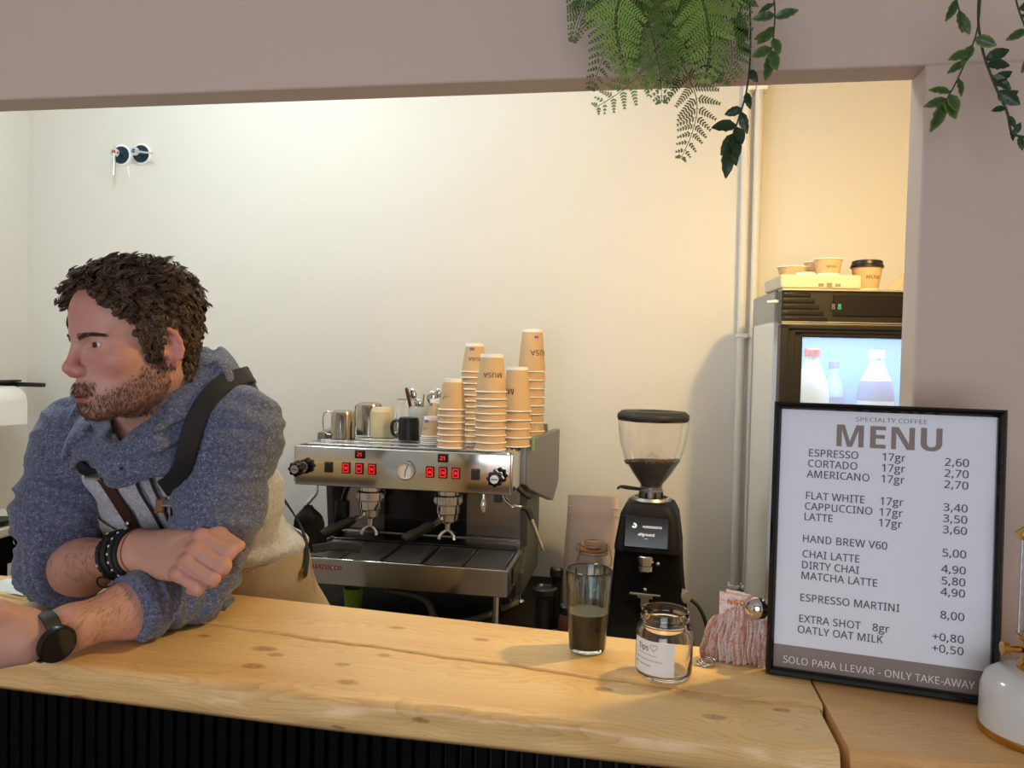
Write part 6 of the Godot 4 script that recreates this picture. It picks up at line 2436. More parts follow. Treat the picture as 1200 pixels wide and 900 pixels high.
	var face := func(p: Vector3, g: Vector3) -> Color:
		var x := absf(p.x)
		var c := s_base
		var n1 := nz.get_noise_3d(p.x * 90, p.y * 90, p.z * 90) * 0.5 + nz.get_noise_3d(p.x * 320, p.y * 320, p.z * 320) * 0.4
		var flush := exp(-(p - V(signf(p.x) * 0.04, -0.03, 0.062)).length_squared() / 0.0009) * 0.9
		flush = maxf(flush, 0.75 * exp(-(p - V(0, -0.036, 0.108)).length_squared() / 0.0005))
		flush = maxf(flush, 0.55 * exp(-(p - V(0, 0.05, 0.088)).length_squared() / 0.002))
		if x > 0.07 and p.z < 0.015 and p.y < 0.03 and p.y > -0.05:
			flush = 0.7
		c = c.lerp(s_red, clampf(flush + n1 * 0.25, 0, 1))
		c = c * (1.0 + n1 * 0.14)
		var lip := V(p.x / 0.0225, (p.y + 0.0795) / 0.0088, 0).length()
		if p.z > 0.08:
			c = c.lerp(s_lip, smoothstep(1.15, 0.8, lip))
		var b: float = beard.call(p)
		if b > 0.0:
			var grain := clampf(0.5 + n1 * 1.1, 0.0, 1.0)
			c = c.lerp(Color(0.15, 0.07, 0.04), clampf(b * (0.2 + 0.4 * grain), 0, 0.6))
		if hairy.call(p):
			c = Color(0.032, 0.019, 0.012)
		c.a = 1.0
		return c

	mb = MB.new()
	mb.xf = HT
	mb.oriented = false
	nets(mb, H, V(-0.098, -0.235, -0.15), V(0.125, 0.13, 0.135), 0.0024, null, face, 0.004)
	var head_verts := mb.v.size()
	# ---- arms and hands on the same skin
	var arm := func(p: Vector3, g: Vector3) -> Color:
		var n1 := nz.get_noise_3d(p.x * 40, p.y * 40, p.z * 40) * 0.6 + nz.get_noise_3d(p.x * 210, p.y * 210, p.z * 210) * 0.4
		var c := Color(0.60, 0.335, 0.250).lerp(s_red, clampf(0.12 + n1 * 0.35, 0, 0.5))
		c = c * (1.0 + n1 * 0.12)
		c.a = 1.0
		return c
	var knuckles := [V(-0.687, 1.282, -1.119), V(-0.687, 1.265, -1.103), V(-0.694, 1.247, -1.091), V(-0.704, 1.229, -1.084)]
	var hand_paint := func(p: Vector3, g: Vector3) -> Color:
		var c: Color = arm.call(p, g)
		var f := 0.0
		for q in knuckles:
			f = maxf(f, exp(-(p - q).length_squared() / 0.00018))
		c = c.lerp(Color(0.50, 0.19, 0.15), 0.55 * f)
		c.a = 1.0
		return c
	# right arm: elbow on the bar, hand over the left forearm
	var R := Solid.new()
	var mid_r := ELR.lerp(WRR, 0.35) + V(0, -0.004, 0.004)
	R.cap(ELR, mid_r, 0.044, 0.0435, 0.03)
	R.cap(mid_r, ELR.lerp(WRR, 0.8), 0.043, 0.031, 0.03)
	var hn := V(-0.06, 0.56, 0.83).normalized()
	R.cap(ELR.lerp(WRR, 0.8), WRR, 0.031, 0.0265, 0.02)
	R.cap(WRR + V(0, 0.009, -0.005), WRR + V(0, -0.009, 0.005), 0.0225, 0.0225, 0.02)
	for i in 4:
		var q: Vector3 = knuckles[i]
		var w := WRR + (V(0, 0.012, -0.008)).lerp(V(0, -0.012, 0.007), i / 3.0) + V(0.012, 0, 0)
		R.cap(w, q - hn * 0.0085, 0.0165, 0.0115, 0.012)
	R.ell(V(-0.742, 1.256, -1.110) - hn * 0.012, V(0.045, 0.038, 0.016), 0.02, 0, Basis(V(1, 0.1, 0).normalized(), V(0.08, -0.8, 0.56).normalized(), hn).orthonormalized())
	var pips := [V(-0.636, 1.260, -1.116), V(-0.637, 1.241, -1.103), V(-0.648, 1.224, -1.092), V(-0.667, 1.210, -1.082)]
	var rad := [0.0114, 0.0116, 0.0110, 0.0099]
	for i in 4:
		var k: Vector3 = knuckles[i]
		var p: Vector3 = pips[i]
		var along := (p - k).normalized()
		var dip := p + V(-0.55, -0.45, -0.8).normalized() * (0.026 if i < 3 else 0.021)
		var tip := dip + (V(-0.8, -0.15, -0.35)).normalized() * 0.018
		R.cap(k - hn * 0.003, p, rad[i] * 1.06, rad[i], 0.007)
		R.cap(p, dip, rad[i], rad[i] * 0.92, 0.004)
		R.cap(dip, tip, rad[i] * 0.92, rad[i] * 0.8, 0.004)
		R.ell(k + hn * 0.0015, V(0.0095, 0.0095, 0.0095), 0.008)
	var th := [V(-0.775, 1.262, -1.142), V(-0.728, 1.272, -1.152), V(-0.670, 1.280, -1.143), V(-0.624, 1.268, -1.128)]
	R.chain(th, [0.0155, 0.0125, 0.0115, 0.0082], 0.012)
	# faint tendon ridges
	nets(_in_world(mb), R, V(-1.075, 1.12, -1.28), V(-0.6, 1.32, -1.04), 0.0026, null, hand_paint, 0.004)
	# left arm lying on the bar, fist at the left edge
	var L := Solid.new()
	var mid_l := ELL.lerp(WRL, 0.42) + V(-0.004, -0.002, 0.0)
	L.cap(ELL, mid_l, 0.044, 0.042, 0.03)
	L.cap(mid_l, ELL.lerp(WRL, 0.85), 0.041, 0.030, 0.03)
	L.cap(ELL.lerp(WRL, 0.85), WRL + V(-0.012, 0.0, 0.016), 0.030, 0.026, 0.02)
	var wl := WRL + V(-0.014, 0.002, 0.016)
	var lax := V(-0.86, 0.10, 0.5).normalized()
	var lk := []
	for i in 4:
		lk.append(wl + lax * (0.078 - 0.004 * i) + V(0.0, 0.045 - 0.0235 * i, 0.006 + 0.004 * i))
	for i in 4:
		L.cap(wl + V(0, 0.013 - 0.009 * i, -0.002 + 0.002 * i), lk[i], 0.0195, 0.0138, 0.016)
	L.ell(wl + lax * 0.05 + V(0.0, 0.004, 0.004), V(0.048, 0.046, 0.023), 0.02, 0, Basis(lax, V(0, 1, 0), lax.cross(V(0, 1, 0))).orthonormalized())
	for i in 4:
		var k: Vector3 = lk[i]
		var pip: Vector3 = k + (lax * 0.55 + V(0.45, -0.02, 0.55)).normalized() * 0.042
		var dip: Vector3 = pip + (V(0.75, -0.06, -0.12) - lax * 0.5).normalized() * 0.026
		var tip: Vector3 = dip + (V(0.15, -0.1, -0.9) - lax * 0.4).normalized() * 0.018
		L.cap(k, pip, 0.0130, 0.0118, 0.007)
		L.cap(pip, dip, 0.0118, 0.0105, 0.004)
		L.cap(dip, tip, 0.0105, 0.0088, 0.004)
		L.ell(k + V(-0.002, 0.002, 0.002), V(0.011, 0.011, 0.011), 0.008)
	L.chain([wl + V(-0.005, 0.022, -0.006), wl + lax * 0.03 + V(0.004, 0.04, 0.012), wl + lax * 0.062 + V(0.01, 0.038, 0.03), wl + lax * 0.08 + V(0.022, 0.026, 0.042)], [0.017, 0.0135, 0.012, 0.0088], 0.012)
	nets(_in_world(mb), L, V(-1.04, 1.08, -1.25), V(-0.68, 1.29, -0.79), 0.0028, null, arm, 0.004)
	# trunk inside the clothes so that the body is one figure
	var T := torso_solid(-0.012)
	T.cap(V(-0.855, 1.38, -1.28), V(-0.85, 1.47, -1.235), 0.06, 0.056, 0.04)
	T.chain([SHL, ELL], [0.05, 0.04], 0.03)
	T.chain([SHR, ELR], [0.05, 0.04], 0.03)
	mb.col = s_base
	nets(_in_world(mb), T, V(-1.10, 0.80, -1.75), V(-0.62, 1.52, -1.08), 0.014)
	o = put(mb, "body", skin, t)
	o.position = back
	var hv := mb.v
	var hn_ := mb.n

	# ---- eyes
	for s in [-1.0, 1.0]:
		mb = MB.new()
		mb.xf = HT
		var gaze := V(0.16, -0.04, 1.0).normalized()
		var ec := V(s * 0.0325, -0.0025, 0.0735)
		mb.ball(ec, V(0.0122, 0.0122, 0.0122), 28, 20, Basis(Quaternion(Vector3.UP, gaze)))
		for i in mb.v.size():
			var d := (inv * mb.v[i] - ec).normalized().angle_to(gaze)
			mb.c[i] = Color(0.004, 0.004, 0.004) if d < 0.2 else (Color(0.05, 0.035, 0.022) if d < 0.5 else Color(0.62, 0.57, 0.54))
		o = put(mb, "eyeball", mat("eye", Color(1, 1, 1), 0.12, 0.0, {"vertex_color_use_as_albedo": true}), t)
		o.position = back

	# ---- hair, beard and brows as strands
	var r := RandomNumberGenerator.new()
	r.seed = 77
	var scalp := []
	var chin := []
	for i in head_verts:
		var p := inv * hv[i]
		if hairy.call(p):
			scalp.append(i)
		elif p.z > -0.012:
			var b: float = beard.call(p)
			if b > 0.12 and r.randf() < b:
				chin.append(i)
	mb = MB.new()
	var ib := inv.basis
	for c in 1900:
		var i: int = scalp[r.randi() % scalp.size()]
		var p0 := inv * hv[i]
		var n0 := (ib * hn_[i]).normalized()
		var top := smoothstep(0.03, 0.085, p0.y)
		var front := smoothstep(0.02, 0.07, p0.z) * top
		var ln := lerpf(0.022, 0.036, top) * r.randf_range(0.75, 1.2)
		var hgt := lerpf(0.0055, 0.019, top) * r.randf_range(0.6, 1.25)
		if p0.y < -0.03:
			ln *= 0.65
		if p0.z > -0.004 and p0.y < 0.02:
			ln *= 0.5
		var flow := V(0.15 * signf(p0.x), -0.55 + 0.5 * top, -0.35 + 0.5 * front).normalized()
		flow = (flow - n0 * flow.dot(n0))
		var w := (flow * 0.7 + V(r.randf_range(-1, 1), r.randf_range(-1, 1), r.randf_range(-1, 1)) * 0.45)
		var t1 := n0.cross(V(0.3, 1, 0.2)).normalized()
		var t2 := n0.cross(t1)
		var ph := r.randf() * TAU
		var om := r.randf_range(4.0, 8.0) * (1.0 if r.randf() < 0.5 else -1.0)
		var rho := r.randf_range(0.0035, 0.0075) * lerpf(0.7, 1.1, top)
		var g := r.randf_range(0.55, 1.5)
		for q in 9:
			var j := V(r.randf_range(-1, 1), r.randf_range(-1, 1), r.randf_range(-1, 1)) * 0.0036
			j -= n0 * j.dot(n0)
			var path := []
			var gg := g * r.randf_range(0.8, 1.25)
			mb.col = Color(0.095 * gg, 0.060 * gg, 0.037 * gg)
			var l2 := ln * r.randf_range(0.85, 1.15)
			var ph2 := ph + r.randf_range(-0.35, 0.35)
			for k in 6:
				var s := k / 5.0
				path.append(HT * (p0 + j * (1.0 - 0.25 * s) - n0 * 0.001 + n0 * (hgt * (1.0 - exp(-3.2 * s)) + rho * 0.5 * sin(om * s * 0.8 + ph2) * s) + w * l2 * 0.55 * s + (t1 * (cos(ph2 + om * s) - cos(ph2)) + t2 * (sin(ph2 + om * s) - sin(ph2))) * rho))
			mb.tube(path, [0.0012, 0.0012, 0.0011, 0.001, 0.0008, 0.0003], 3, false)
	o = put(mb, "hair", hairm, t)
	tag(o, "short tousled dark brown curly hair", "", "", "stuff")
	o.position = back
	mb = MB.new()
	for c in 3600:
		var i: int = chin[r.randi() % chin.size()]
		var p0 := inv * hv[i]
		var n0 := (ib * hn_[i]).normalized()
		var mus: bool = p0.y > -0.078 and p0.z > 0.078 and absf(p0.x) < 0.03
		var down := V(signf(p0.x) * (0.9 if mus else 0.1), -1.0, 0.15 if not mus else 0.1)
		down = (down - n0 * down.dot(n0)).normalized()
		var ln := (0.0085 if mus else 0.0048) * r.randf_range(0.6, 1.25)
		if p0.y < -0.09 and p0.z > 0.05:
			ln *= 1.25
		var gg := r.randf_range(0.6, 1.7)
		mb.col = Color(0.125 * gg, 0.060 * gg, 0.032 * gg)
		var jit := V(r.randf_range(-1, 1), r.randf_range(-1, 1), r.randf_range(-1, 1)) * 0.0014
		var path := []
		for k in 4:
			var s := k / 3.0
			path.append(HT * (p0 + jit - n0 * 0.0004 + n0 * ln * 0.42 * sqrt(s) + (down + jit * 150.0) * ln * s))
		mb.tube(path, [0.00036, 0.00036, 0.0003, 0.00012], 3, false)
	o = put(mb, "beard", hairm, t)
	tag(o, "short reddish brown beard and moustache", "", "", "stuff")
	o.position = back
	for s in [-1.0, 1.0]:
		mb = MB.new()
		for c in 230:
			var u := r.randf()
			var p0 := V(s * lerpf(0.011, 0.05, u), lerpf(0.0095, 0.0140, sin(u * 2.4)) + r.randf_range(-0.0065, 0.0045) * (1.0 - 0.65 * u), 0.0)
			p0.z = lerpf(0.0965, 0.0735, pow(u, 1.5))
			p0 = H.snap(p0)
			var dv := V(s * 0.9, 0.25 - 0.5 * u, -0.4 * u)
			var gg := r.randf_range(0.6, 1.4)
			mb.col = Color(0.085 * gg, 0.048 * gg, 0.03 * gg)
			var ln := r.randf_range(0.005, 0.009)
			mb.tube([HT * p0, HT * (p0 + dv * ln * 0.5 + V(0, 0, 0.0012)), HT * (p0 + dv * ln + V(0, 0, 0.0004))], [0.00036, 0.00032, 0.00012], 3, false)
		o = put(mb, "eyebrow", hairm, t)
		o.position = back
	# fine hair on the forearms
	mb = MB.new()
	for c in 700:
		var lft := c % 2 == 0
		var u := r.randf_range(0.3, 0.9)
		var ax := (WRL - ELL) if lft else (WRR - ELR)
		var p0: Vector3 = (ELL if lft else ELR) + ax * u
		var sdw := V(r.randf_range(-1, 1), r.randf_range(-0.4, 1), r.randf_range(-0.4, 1)).normalized()
		var SS := L if lft else R
		p0 = SS.snap(p0 + sdw * 0.035)
		var n0 := SS.grad(p0)
		var dv := (ax.normalized() * 0.7 + V(r.randf_range(-0.5, 0.5), -0.7, r.randf_range(-0.5, 0.5)))
		dv = (dv - n0 * dv.dot(n0)).normalized()
		mb.col = Color(0.16, 0.09, 0.055) * r.randf_range(0.6, 1.4)
		mb.tube([p0, p0 + dv * 0.005 + n0 * 0.0012, p0 + dv * 0.011 + n0 * 0.0008], [0.00016, 0.00015, 0.0001], 3, false)
	o = put(mb, "arm_hair", hairm, t)
	tag(o, "fine brown hair on the forearms", "", "", "stuff")
	o.position = back

	# ---- hoodie: grey body, blue sleeves and hood
	var hood_root := Node3D.new()
	hood_root.name = "hoodie"
	t.add_child(hood_root)
	hood_root.position = back
	var B := torso_solid(0.004)
	var fold := func(p: Vector3, d: float) -> float:
		var n1 := nz.get_noise_3d(p.x * 7.0, p.y * 14.0, p.z * 7.0)
		var n2 := nz.get_noise_3d(p.x * 22.0 + 9.0, p.y * 6.0, p.z * 10.0)
		# roll of cloth over the apron's top
		var roll := 0.018 * exp(-pow((p.y - 1.19 - 0.10 * (p.x + 0.66)) / 0.022, 2.0)) * smoothstep(-0.78, -0.70, p.x)
		var e := maxf(d - 0.007 * n1 - 0.004 * absf(n2) - roll, 0.93 - p.y)
		return maxf(e, minf(p.y - 1.375, 0.098 - Vector2(p.x + 0.842, p.z + 1.165).length()))
	mb = MB.new()
	nets(mb, B, V(-1.12, 0.90, -1.75), V(-0.60, 1.53, -1.07), 0.008, fold)
	put(mb, "hoodie_body", grey, hood_root)
	var sleeve := func(sh: Vector3, el: Vector3, cuff: Vector3, ph: float, wr: float, U: Solid, F: Solid) -> Callable:
		var d1 := (el - sh).normalized()
		var d2 := (cuff - el).normalized()
		return func(p: Vector3, d: float) -> float:
			var e := (p - el).length()
			var ax := d1 if (p - el).dot(d1 - d2 * -1.0) < 0.0 else d2
			var q := p + ax * p.dot(ax) * 3.2
			var n1 := soft.get_noise_3d(q.x * 6.0 + ph, q.y * 6.0, q.z * 6.0)
			var n2 := soft.get_noise_3d(q.x * 12.0 + ph * 2.0, q.y * 12.0, q.z * 12.0)
			var k := 0.35 + 0.65 * exp(-e * e / 0.012)
			var w := (1.0 - absf(n1) * 2.4) * 0.0100 * k + n2 * 0.003 * k
			# flat end of the cuff, with a slightly thicker band just before it
			var end := (p - cuff).dot(d2)
			w += 0.003 * smoothstep(-0.045, -0.04, end) - 0.002 * exp(-pow((end + 0.043) / 0.003, 2.0))
			var du := U.at(p)
			var df := maxf(F.at(p), end)
			var h := maxf(0.02 - absf(du - df), 0.0) / 0.02
			return maxf(minf(du, df) - h * h * 0.005 - w * wr * (1.0 if du < df else smoothstep(0.006, -0.004, end)), CY + 0.001 - p.y)
	# left sleeve
	var CL := ELL.lerp(WRL, 0.50)
	var SL := Solid.new()
	SL.cap(SHL + V(-0.05, 0.012, -0.01), SHL + V(0.0, -0.005, 0.0), 0.066, 0.074, 0.03)
	SL.cap(SHL, SHL.lerp(ELL, 0.5) + V(0.006, 0, 0.004), 0.074, 0.067, 0.04)
	SL.cap(SHL.lerp(ELL, 0.5) + V(0.006, 0, 0.004), ELL + V(0.004, 0.006, -0.004), 0.067, 0.054, 0.04)
	SL.cap(ELL, CL, 0.052, 0.047, 0.03)
	SL.cap(CL, CL + (WRL - ELL).normalized() * 0.03, 0.047, 0.045, 0.03)
	mb = MB.new()
	nets(mb, SL, V(-0.86, 1.09, -1.34), V(-0.575, 1.55, -1.02), 0.0058, sleeve.call(SHL, ELL, CL, 3.0, 1.0, _part(SL, 0, 3), _part(SL, 3, 5)))
	put(mb, "sleeve", blue, hood_root)
	# right sleeve
	var CR := ELR.lerp(WRR, 0.2)
	var SR := Solid.new()
	SR.cap(SHR + V(0.06, 0.02, -0.005), SHR, 0.064, 0.072, 0.03)
	SR.cap(SHR, SHR.lerp(ELR, 0.5) + V(-0.014, 0, 0.01), 0.072, 0.069, 0.04)
	SR.cap(SHR.lerp(ELR, 0.5) + V(-0.014, 0, 0.01), ELR + V(-0.012, 0.004, -0.006), 0.069, 0.058, 0.04)
	SR.cap(ELR + V(-0.012, 0.0, -0.006), CR, 0.055, 0.053, 0.03)
	SR.cap(CR, CR + (WRR - ELR).normalized() * 0.03, 0.053, 0.05, 0.03)
	mb = MB.new()
	nets(mb, SR, V(-1.16, 1.09, -1.38), V(-0.87, 1.52, -1.06), 0.0058, sleeve.call(SHR, ELR, CR, 8.0, 1.2, _part(SR, 0, 3), _part(SR, 3, 5)))
	put(mb, "sleeve", blue, hood_root)
	# hood lying round the neck
	var HD := Solid.new()
	var ring := [V(-0.832, 1.392, -1.118), V(-0.772, 1.425, -1.125), V(-0.738, 1.475, -1.165), V(-0.728, 1.520, -1.215), V(-0.765, 1.535, -1.275), V(-0.85, 1.53, -1.315), V(-0.93, 1.50, -1.285), V(-0.948, 1.455, -1.215), V(-0.905, 1.415, -1.145), V(-0.832, 1.392, -1.118)]
	HD.chain(ring, [0.020, 0.024, 0.030, 0.036, 0.044, 0.048, 0.040, 0.032, 0.026, 0.020], 0.03)
	var outer := [V(-0.835, 1.372, -1.128), V(-0.765, 1.405, -1.145), V(-0.732, 1.452, -1.185), V(-0.728, 1.49, -1.25), V(-0.76, 1.49, -1.33), V(-0.85, 1.48, -1.365), V(-0.95, 1.47, -1.32), V(-0.975, 1.42, -1.23), V(-0.925, 1.39, -1.155)]
	HD.chain(outer, [0.018, 0.024, 0.030, 0.036, 0.042, 0.044, 0.038, 0.032, 0.022], 0.025)
	var hoodfold := func(p: Vector3, d: float) -> float:
		var n1 := soft.get_noise_3d(p.x * 11.0, p.y * 11.0, p.z * 11.0)
		var ang := atan2(p.z + 1.23, p.x + 0.84)
		var rr := Vector2(p.x + 0.84, p.z + 1.23).length() + (p.y - 1.45) * 0.6
		var ribs := 0.0055 * sin(rr * 190.0 + ang * 1.5 + n1 * 3.0)
		return d - 0.006 * n1 - ribs
	mb = MB.new()
	nets(mb, HD, V(-1.04, 1.32, -1.43), V(-0.65, 1.60, -1.08), 0.0056, hoodfold)
	put(mb, "hood", blue, hood_root)
	# draw cords
	var cord := mat("cord", hexc("2b2b33"), 0.8)
	for pts in [[V(-0.838, 1.385, -1.095), V(-0.835, 1.34, -1.15), V(-0.822, 1.29, -1.17), V(-0.812, 1.25, -1.2)], [V(-0.812, 1.388, -1.095), V(-0.806, 1.34, -1.15), V(-0.800, 1.305, -1.17), V(-0.795, 1.25, -1.2)]]:
		var path := []
		for p in arc_path(pts, 6):
			path.append(B.snap(p, 0.007) if p.y < 1.37 else p)
		mb = MB.new()
		mb.tube(path, 0.0028, 8)
		put(mb, "draw_cord", cord, hood_root)
	mb = MB.new()
	mb.xf = Transform3D(Basis.IDENTITY, B.snap(V(-0.800, 1.305, -1.17), 0.012))
	mb.rbox(Vector3.ZERO, V(0.016, 0.024, 0.009), 0.004, 2)
	mb.rbox(V(0.006, 0.01, 0), V(0.008, 0.008, 0.008), 0.003, 2)
	mb.rbox(V(-0.006, -0.01, 0), V(0.008, 0.008, 0.008), 0.003, 2)
	put(mb, "wooden_toggle", mat("toggle_wood", hexc("8a5a34"), 0.5), hood_root)

	# ---- apron
	var apron := Node3D.new()
	apron.name = "apron"
	t.add_child(apron)
	apron.position = back
	var A := torso_solid(0.016)
	A.ell(V(-0.845, 0.82, -1.58), V(0.20, 0.22, 0.15), 0.08)
	var askirt := func(p: Vector3, d: float) -> float:
		var n1 := nz.get_noise_3d(p.x * 9.0, p.y * 3.0, p.z * 9.0)
		var topy := 1.150 + 0.02 * cos((p.x + 0.72) * 18.0) + 0.03 * smoothstep(-0.72, -0.66, p.x)
		return maxf(maxf(d - 0.004 * n1, p.y - topy), 0.62 - p.y)
	mb = MB.new()
	nets(mb, A, V(-1.10, 0.60, -1.80), V(-0.60, 1.24, -1.24), 0.0085, askirt)
	put(mb, "apron_skirt", cream, apron)
	mb = MB.new()
	var S2 := torso_solid(0.010)
	var rows := []
	for i in 9:
		var v := i / 8.0
		var row := PackedVector3Array()
		for j in 9:
			var u := j / 8.0
			var hw := lerpf(0.15, 0.105, v)
			var top_y := lerpf(1.16, 1.27, v) - 0.03 * sin(u * PI) * v
			row.append(S2.snap(V(-0.862 + (u - 0.5) * 2.0 * hw, top_y, -1.2 - 0.25 * (1.0 - v)), 0.004))
		rows.append(row)
	mb.grid(rows)
	put(mb, "apron_bib", mat("bib_cloth", hexc("b4aca2"), 0.85), apron)
	var strapm := mat("strap_black", hexc("15161a"), 0.75)
	var C2 := torso_solid(0.004)
	for i in SL.kind.size():
		if i < 2:
			C2.cap(SL.a[i], SL.b[i], SL.ra[i], SL.rb[i], 0.03)
	for i in HD.kind.size():
		C2.cap(HD.a[i], HD.b[i], HD.ra[i], HD.rb[i], 0.02)
	_band(apron, "shoulder_strap", strapm, C2, [V(-0.80, 1.40, -1.46), V(-0.765, 1.49, -1.39), V(-0.735, 1.525, -1.31), V(-0.714, 1.522, -1.25), V(-0.700, 1.478, -1.185), V(-0.712, 1.422, -1.17), V(-0.730, 1.378, -1.175), V(-0.746, 1.344, -1.185)], 0.031, 0.016)
	_band(apron, "shoulder_strap", strapm, C2, [V(-0.945, 1.45, -1.36), V(-0.935, 1.43, -1.2), V(-0.915, 1.39, -1.13), V(-0.902, 1.36, -1.13), V(-0.900, 1.335, -1.15)], 0.026, 0.006)
	var leather := mat("dark_leather", hexc("3a1f1c"), 0.45)
	_band(apron, "leather_tab", leather, C2, [V(-0.899, 1.33, -1.14), V(-0.888, 1.295, -1.16), V(-0.875, 1.262, -1.18), V(-0.868, 1.24, -1.2)], 0.024, 0.007)
	_band(apron, "leather_tab", mat("tan_leather", hexc("7d4a2c"), 0.5), C2, [V(-0.790, 1.302, -1.16), V(-0.775, 1.305, -1.16), V(-0.756, 1.311, -1.16)], 0.017, 0.007)
	for p in [V(-0.900, 1.338, -1.14), V(-0.757, 1.322, -1.16)]:
		mb = MB.new()
		mb.xf = Transform3D(Basis(Vector3.RIGHT, -0.5), C2.snap(p, 0.010))
		mb.rbox(Vector3.ZERO, V(0.030, 0.013, 0.004), 0.0018, 2)
		put(mb, "strap_buckle", mats.steel_soft, apron)
	mb = MB.new()
	mb.ball(C2.snap(V(-0.879, 1.262, -1.18), 0.010), V(0.005, 0.005, 0.003), 12, 8)
	put(mb, "rivet", mats.steel_soft, apron)
	# eyelet and side strap
	var ey := A.snap(V(-0.655, 1.135, -1.45), 0.003)
	var en := A.grad(ey)
	mb = MB.new()
	mb.xf = Transform3D(Basis(Quaternion(Vector3.UP, en)), ey)
	mb.lathe([Vector2(0.006, 0.0), Vector2(0.011, 0.0), Vector2(0.0105, 0.003), Vector2(0.007, 0.003), Vector2(0.006, 0.0)], 24, 0.5)
	put(mb, "brass_eyelet", mats.brass, apron)
	_band(apron, "side_strap", strapm, A, [ey + V(0.001, -0.004, 0.0), V(-0.648, 1.17, -1.47), V(-0.655, 1.21, -1.5), V(-0.69, 1.26, -1.52), V(-0.74, 1.32, -1.5)], 0.016, 0.006)
	# loose end of the waist tie
	mb = MB.new()
	var tie := arc_path([V(-0.655, 1.178, -1.475), V(-0.625, 1.18, -1.50), V(-0.60, 1.176, -1.52), V(-0.575, 1.168, -1.54)], 6)
	mb.tube(tie, 0.009, 8, true, 0.15, V(0, 0.25, 1))
	put(mb, "waist_tie", strapm, apron)

	# ---- trousers and shoes
	var P := Solid.new()
	P.ell(V(-0.845, 0.93, -1.58), V(0.17, 0.12, 0.125), 0.05)
	for s in [-1.0, 1.0]:
		P.chain([V(-0.845 + s * 0.09, 0.88, -1.585), V(-0.845 + s * 0.11, 0.48, -1.575), V(-0.845 + s * 0.115, 0.07, -1.64)], [0.095, 0.07, 0.055], 0.04)
	mb = MB.new()
	var hem := func(p: Vector3, d: float) -> float:
		return maxf(d, 0.06 - p.y)
	nets(mb, P, V(-1.10, 0.04, -1.78), V(-0.60, 1.10, -1.42), 0.016, hem)
	o = put(mb, "trousers", mat("trouser_cloth", hexc("2b2f38"), 0.85), t)
	o.position = back
	for s in [-1.0, 1.0]:
		var Q := Solid.new()
		Q.ell(V(-0.845 + s * 0.12, 0.045, -1.585), V(0.048, 0.043, 0.135), 0.02)
		Q.cap(V(-0.845 + s * 0.117, 0.06, -1.645), V(-0.845 + s * 0.116, 0.1, -1.645), 0.045, 0.05, 0.03)
		mb = MB.new()
		nets(mb, Q, V(-1.06, -0.02, -1.75), V(-0.62, 0.16, -1.42), 0.01, func(p: Vector3, d: float) -> float: return maxf(d, 0.002 - p.y))
		o = put(mb, "shoe", mats.black_rubber, t)
		o.position = back

	# ---- watch on the left wrist
	var wt := Node3D.new()
	wt.name = "wrist_watch"
	t.add_child(wt)
	var wax := (WRL - ELL).normalized()
	var wc := ELL.lerp(WRL, 1.0)
	var toc := (V(0.0, 1.57, 0.0) - wc).normalized()
	var wn := (toc + V(-0.1, -0.42, 0.0))
	wn = (wn - wax * wn.dot(wax)).normalized()
	var wy := wn.cross(wax).normalized()
	var WT := Transform3D(Basis(wax, wn, wax.cross(wn)).orthonormalized(), wc)
	wt.transform = Transform3D(WT.basis, WT.origin + back)
	mb = MB.new()
	mb.xf = xf(V(0, 0.030, 0)).scaled_local(Vector3(1.12, 1.0, 1.12))
	mb.lathe([Vector2(0, -0.004), Vector2(0.020, -0.004), Vector2(0.0235, 0.0), Vector2(0.0238, 0.006), Vector2(0.0222, 0.0095), Vector2(0.0205, 0.0095), Vector2(0.0200, 0.0085), Vector2(0, 0.0085)], 40)
	put(mb, "watch_case", mats.black_plastic, wt)
	mb = MB.new()
	mb.xf = xf(V(0, 0.030, 0)).scaled_local(Vector3(1.12, 1.0, 1.12))
	mb.lathe([Vector2(0.0202, 0.0086), Vector2(0.0, 0.0093)], 40)
	put(mb, "watch_glass", mat("watch_glass", hexc("2a2521"), 0.08), wt)
	for a in [0.6, -0.6, 2.54]:
		mb = MB.new()
		mb.xf = xf(V(cos(a) * 0.0242, 0.033, sin(a) * 0.0242), V(0, -a, 0))
		mb.rbox(Vector3.ZERO, V(0.004, 0.0035, 0.006), 0.001)
		put(mb, "watch_button", mats.steel_grey, wt)
	mb = MB.new()
	var sp := []
	for i in 33:
		var a := lerpf(0.62, TAU - 0.62, i / 32.0)
		sp.append(V(0, cos(a) * 0.0325, sin(a) * 0.0325))
	rows = []
	for q in [[-0.0105, 0.0], [-0.0105, 0.0026], [0.0105, 0.0026], [0.0105, 0.0], [-0.0105, 0.0]]:
		var row := PackedVector3Array()
		for p in sp:
			row.append(p * (1.0 + q[1] / 0.0325) + V(q[0], 0, 0))
		rows.append(row)
	for i in 4:
		mb.grid([rows[i], rows[i + 1]])
	put(mb, "watch_strap", mats.black_rubber, wt)
	for i in 3:
		var a := -0.95 - i * 0.16
		mb = MB.new()
		mb.xf = Transform3D(Basis(Vector3.RIGHT, a), Vector3.ZERO) * xf(V(0, 0.0352, 0))
		mb.rbox(Vector3.ZERO, V(0.010, 0.0008, 0.0028), 0.0003)
		put(mb, "strap_slot", mats.black_matt, wt)

	# ---- bracelets on the right wrist
	var br := Node3D.new()
	br.name = "bracelets"
	t.add_child(br)
	br.position = back
	var bax := (WRR - ELR).normalized()
	var rb := Basis(Quaternion(Vector3.UP, bax))
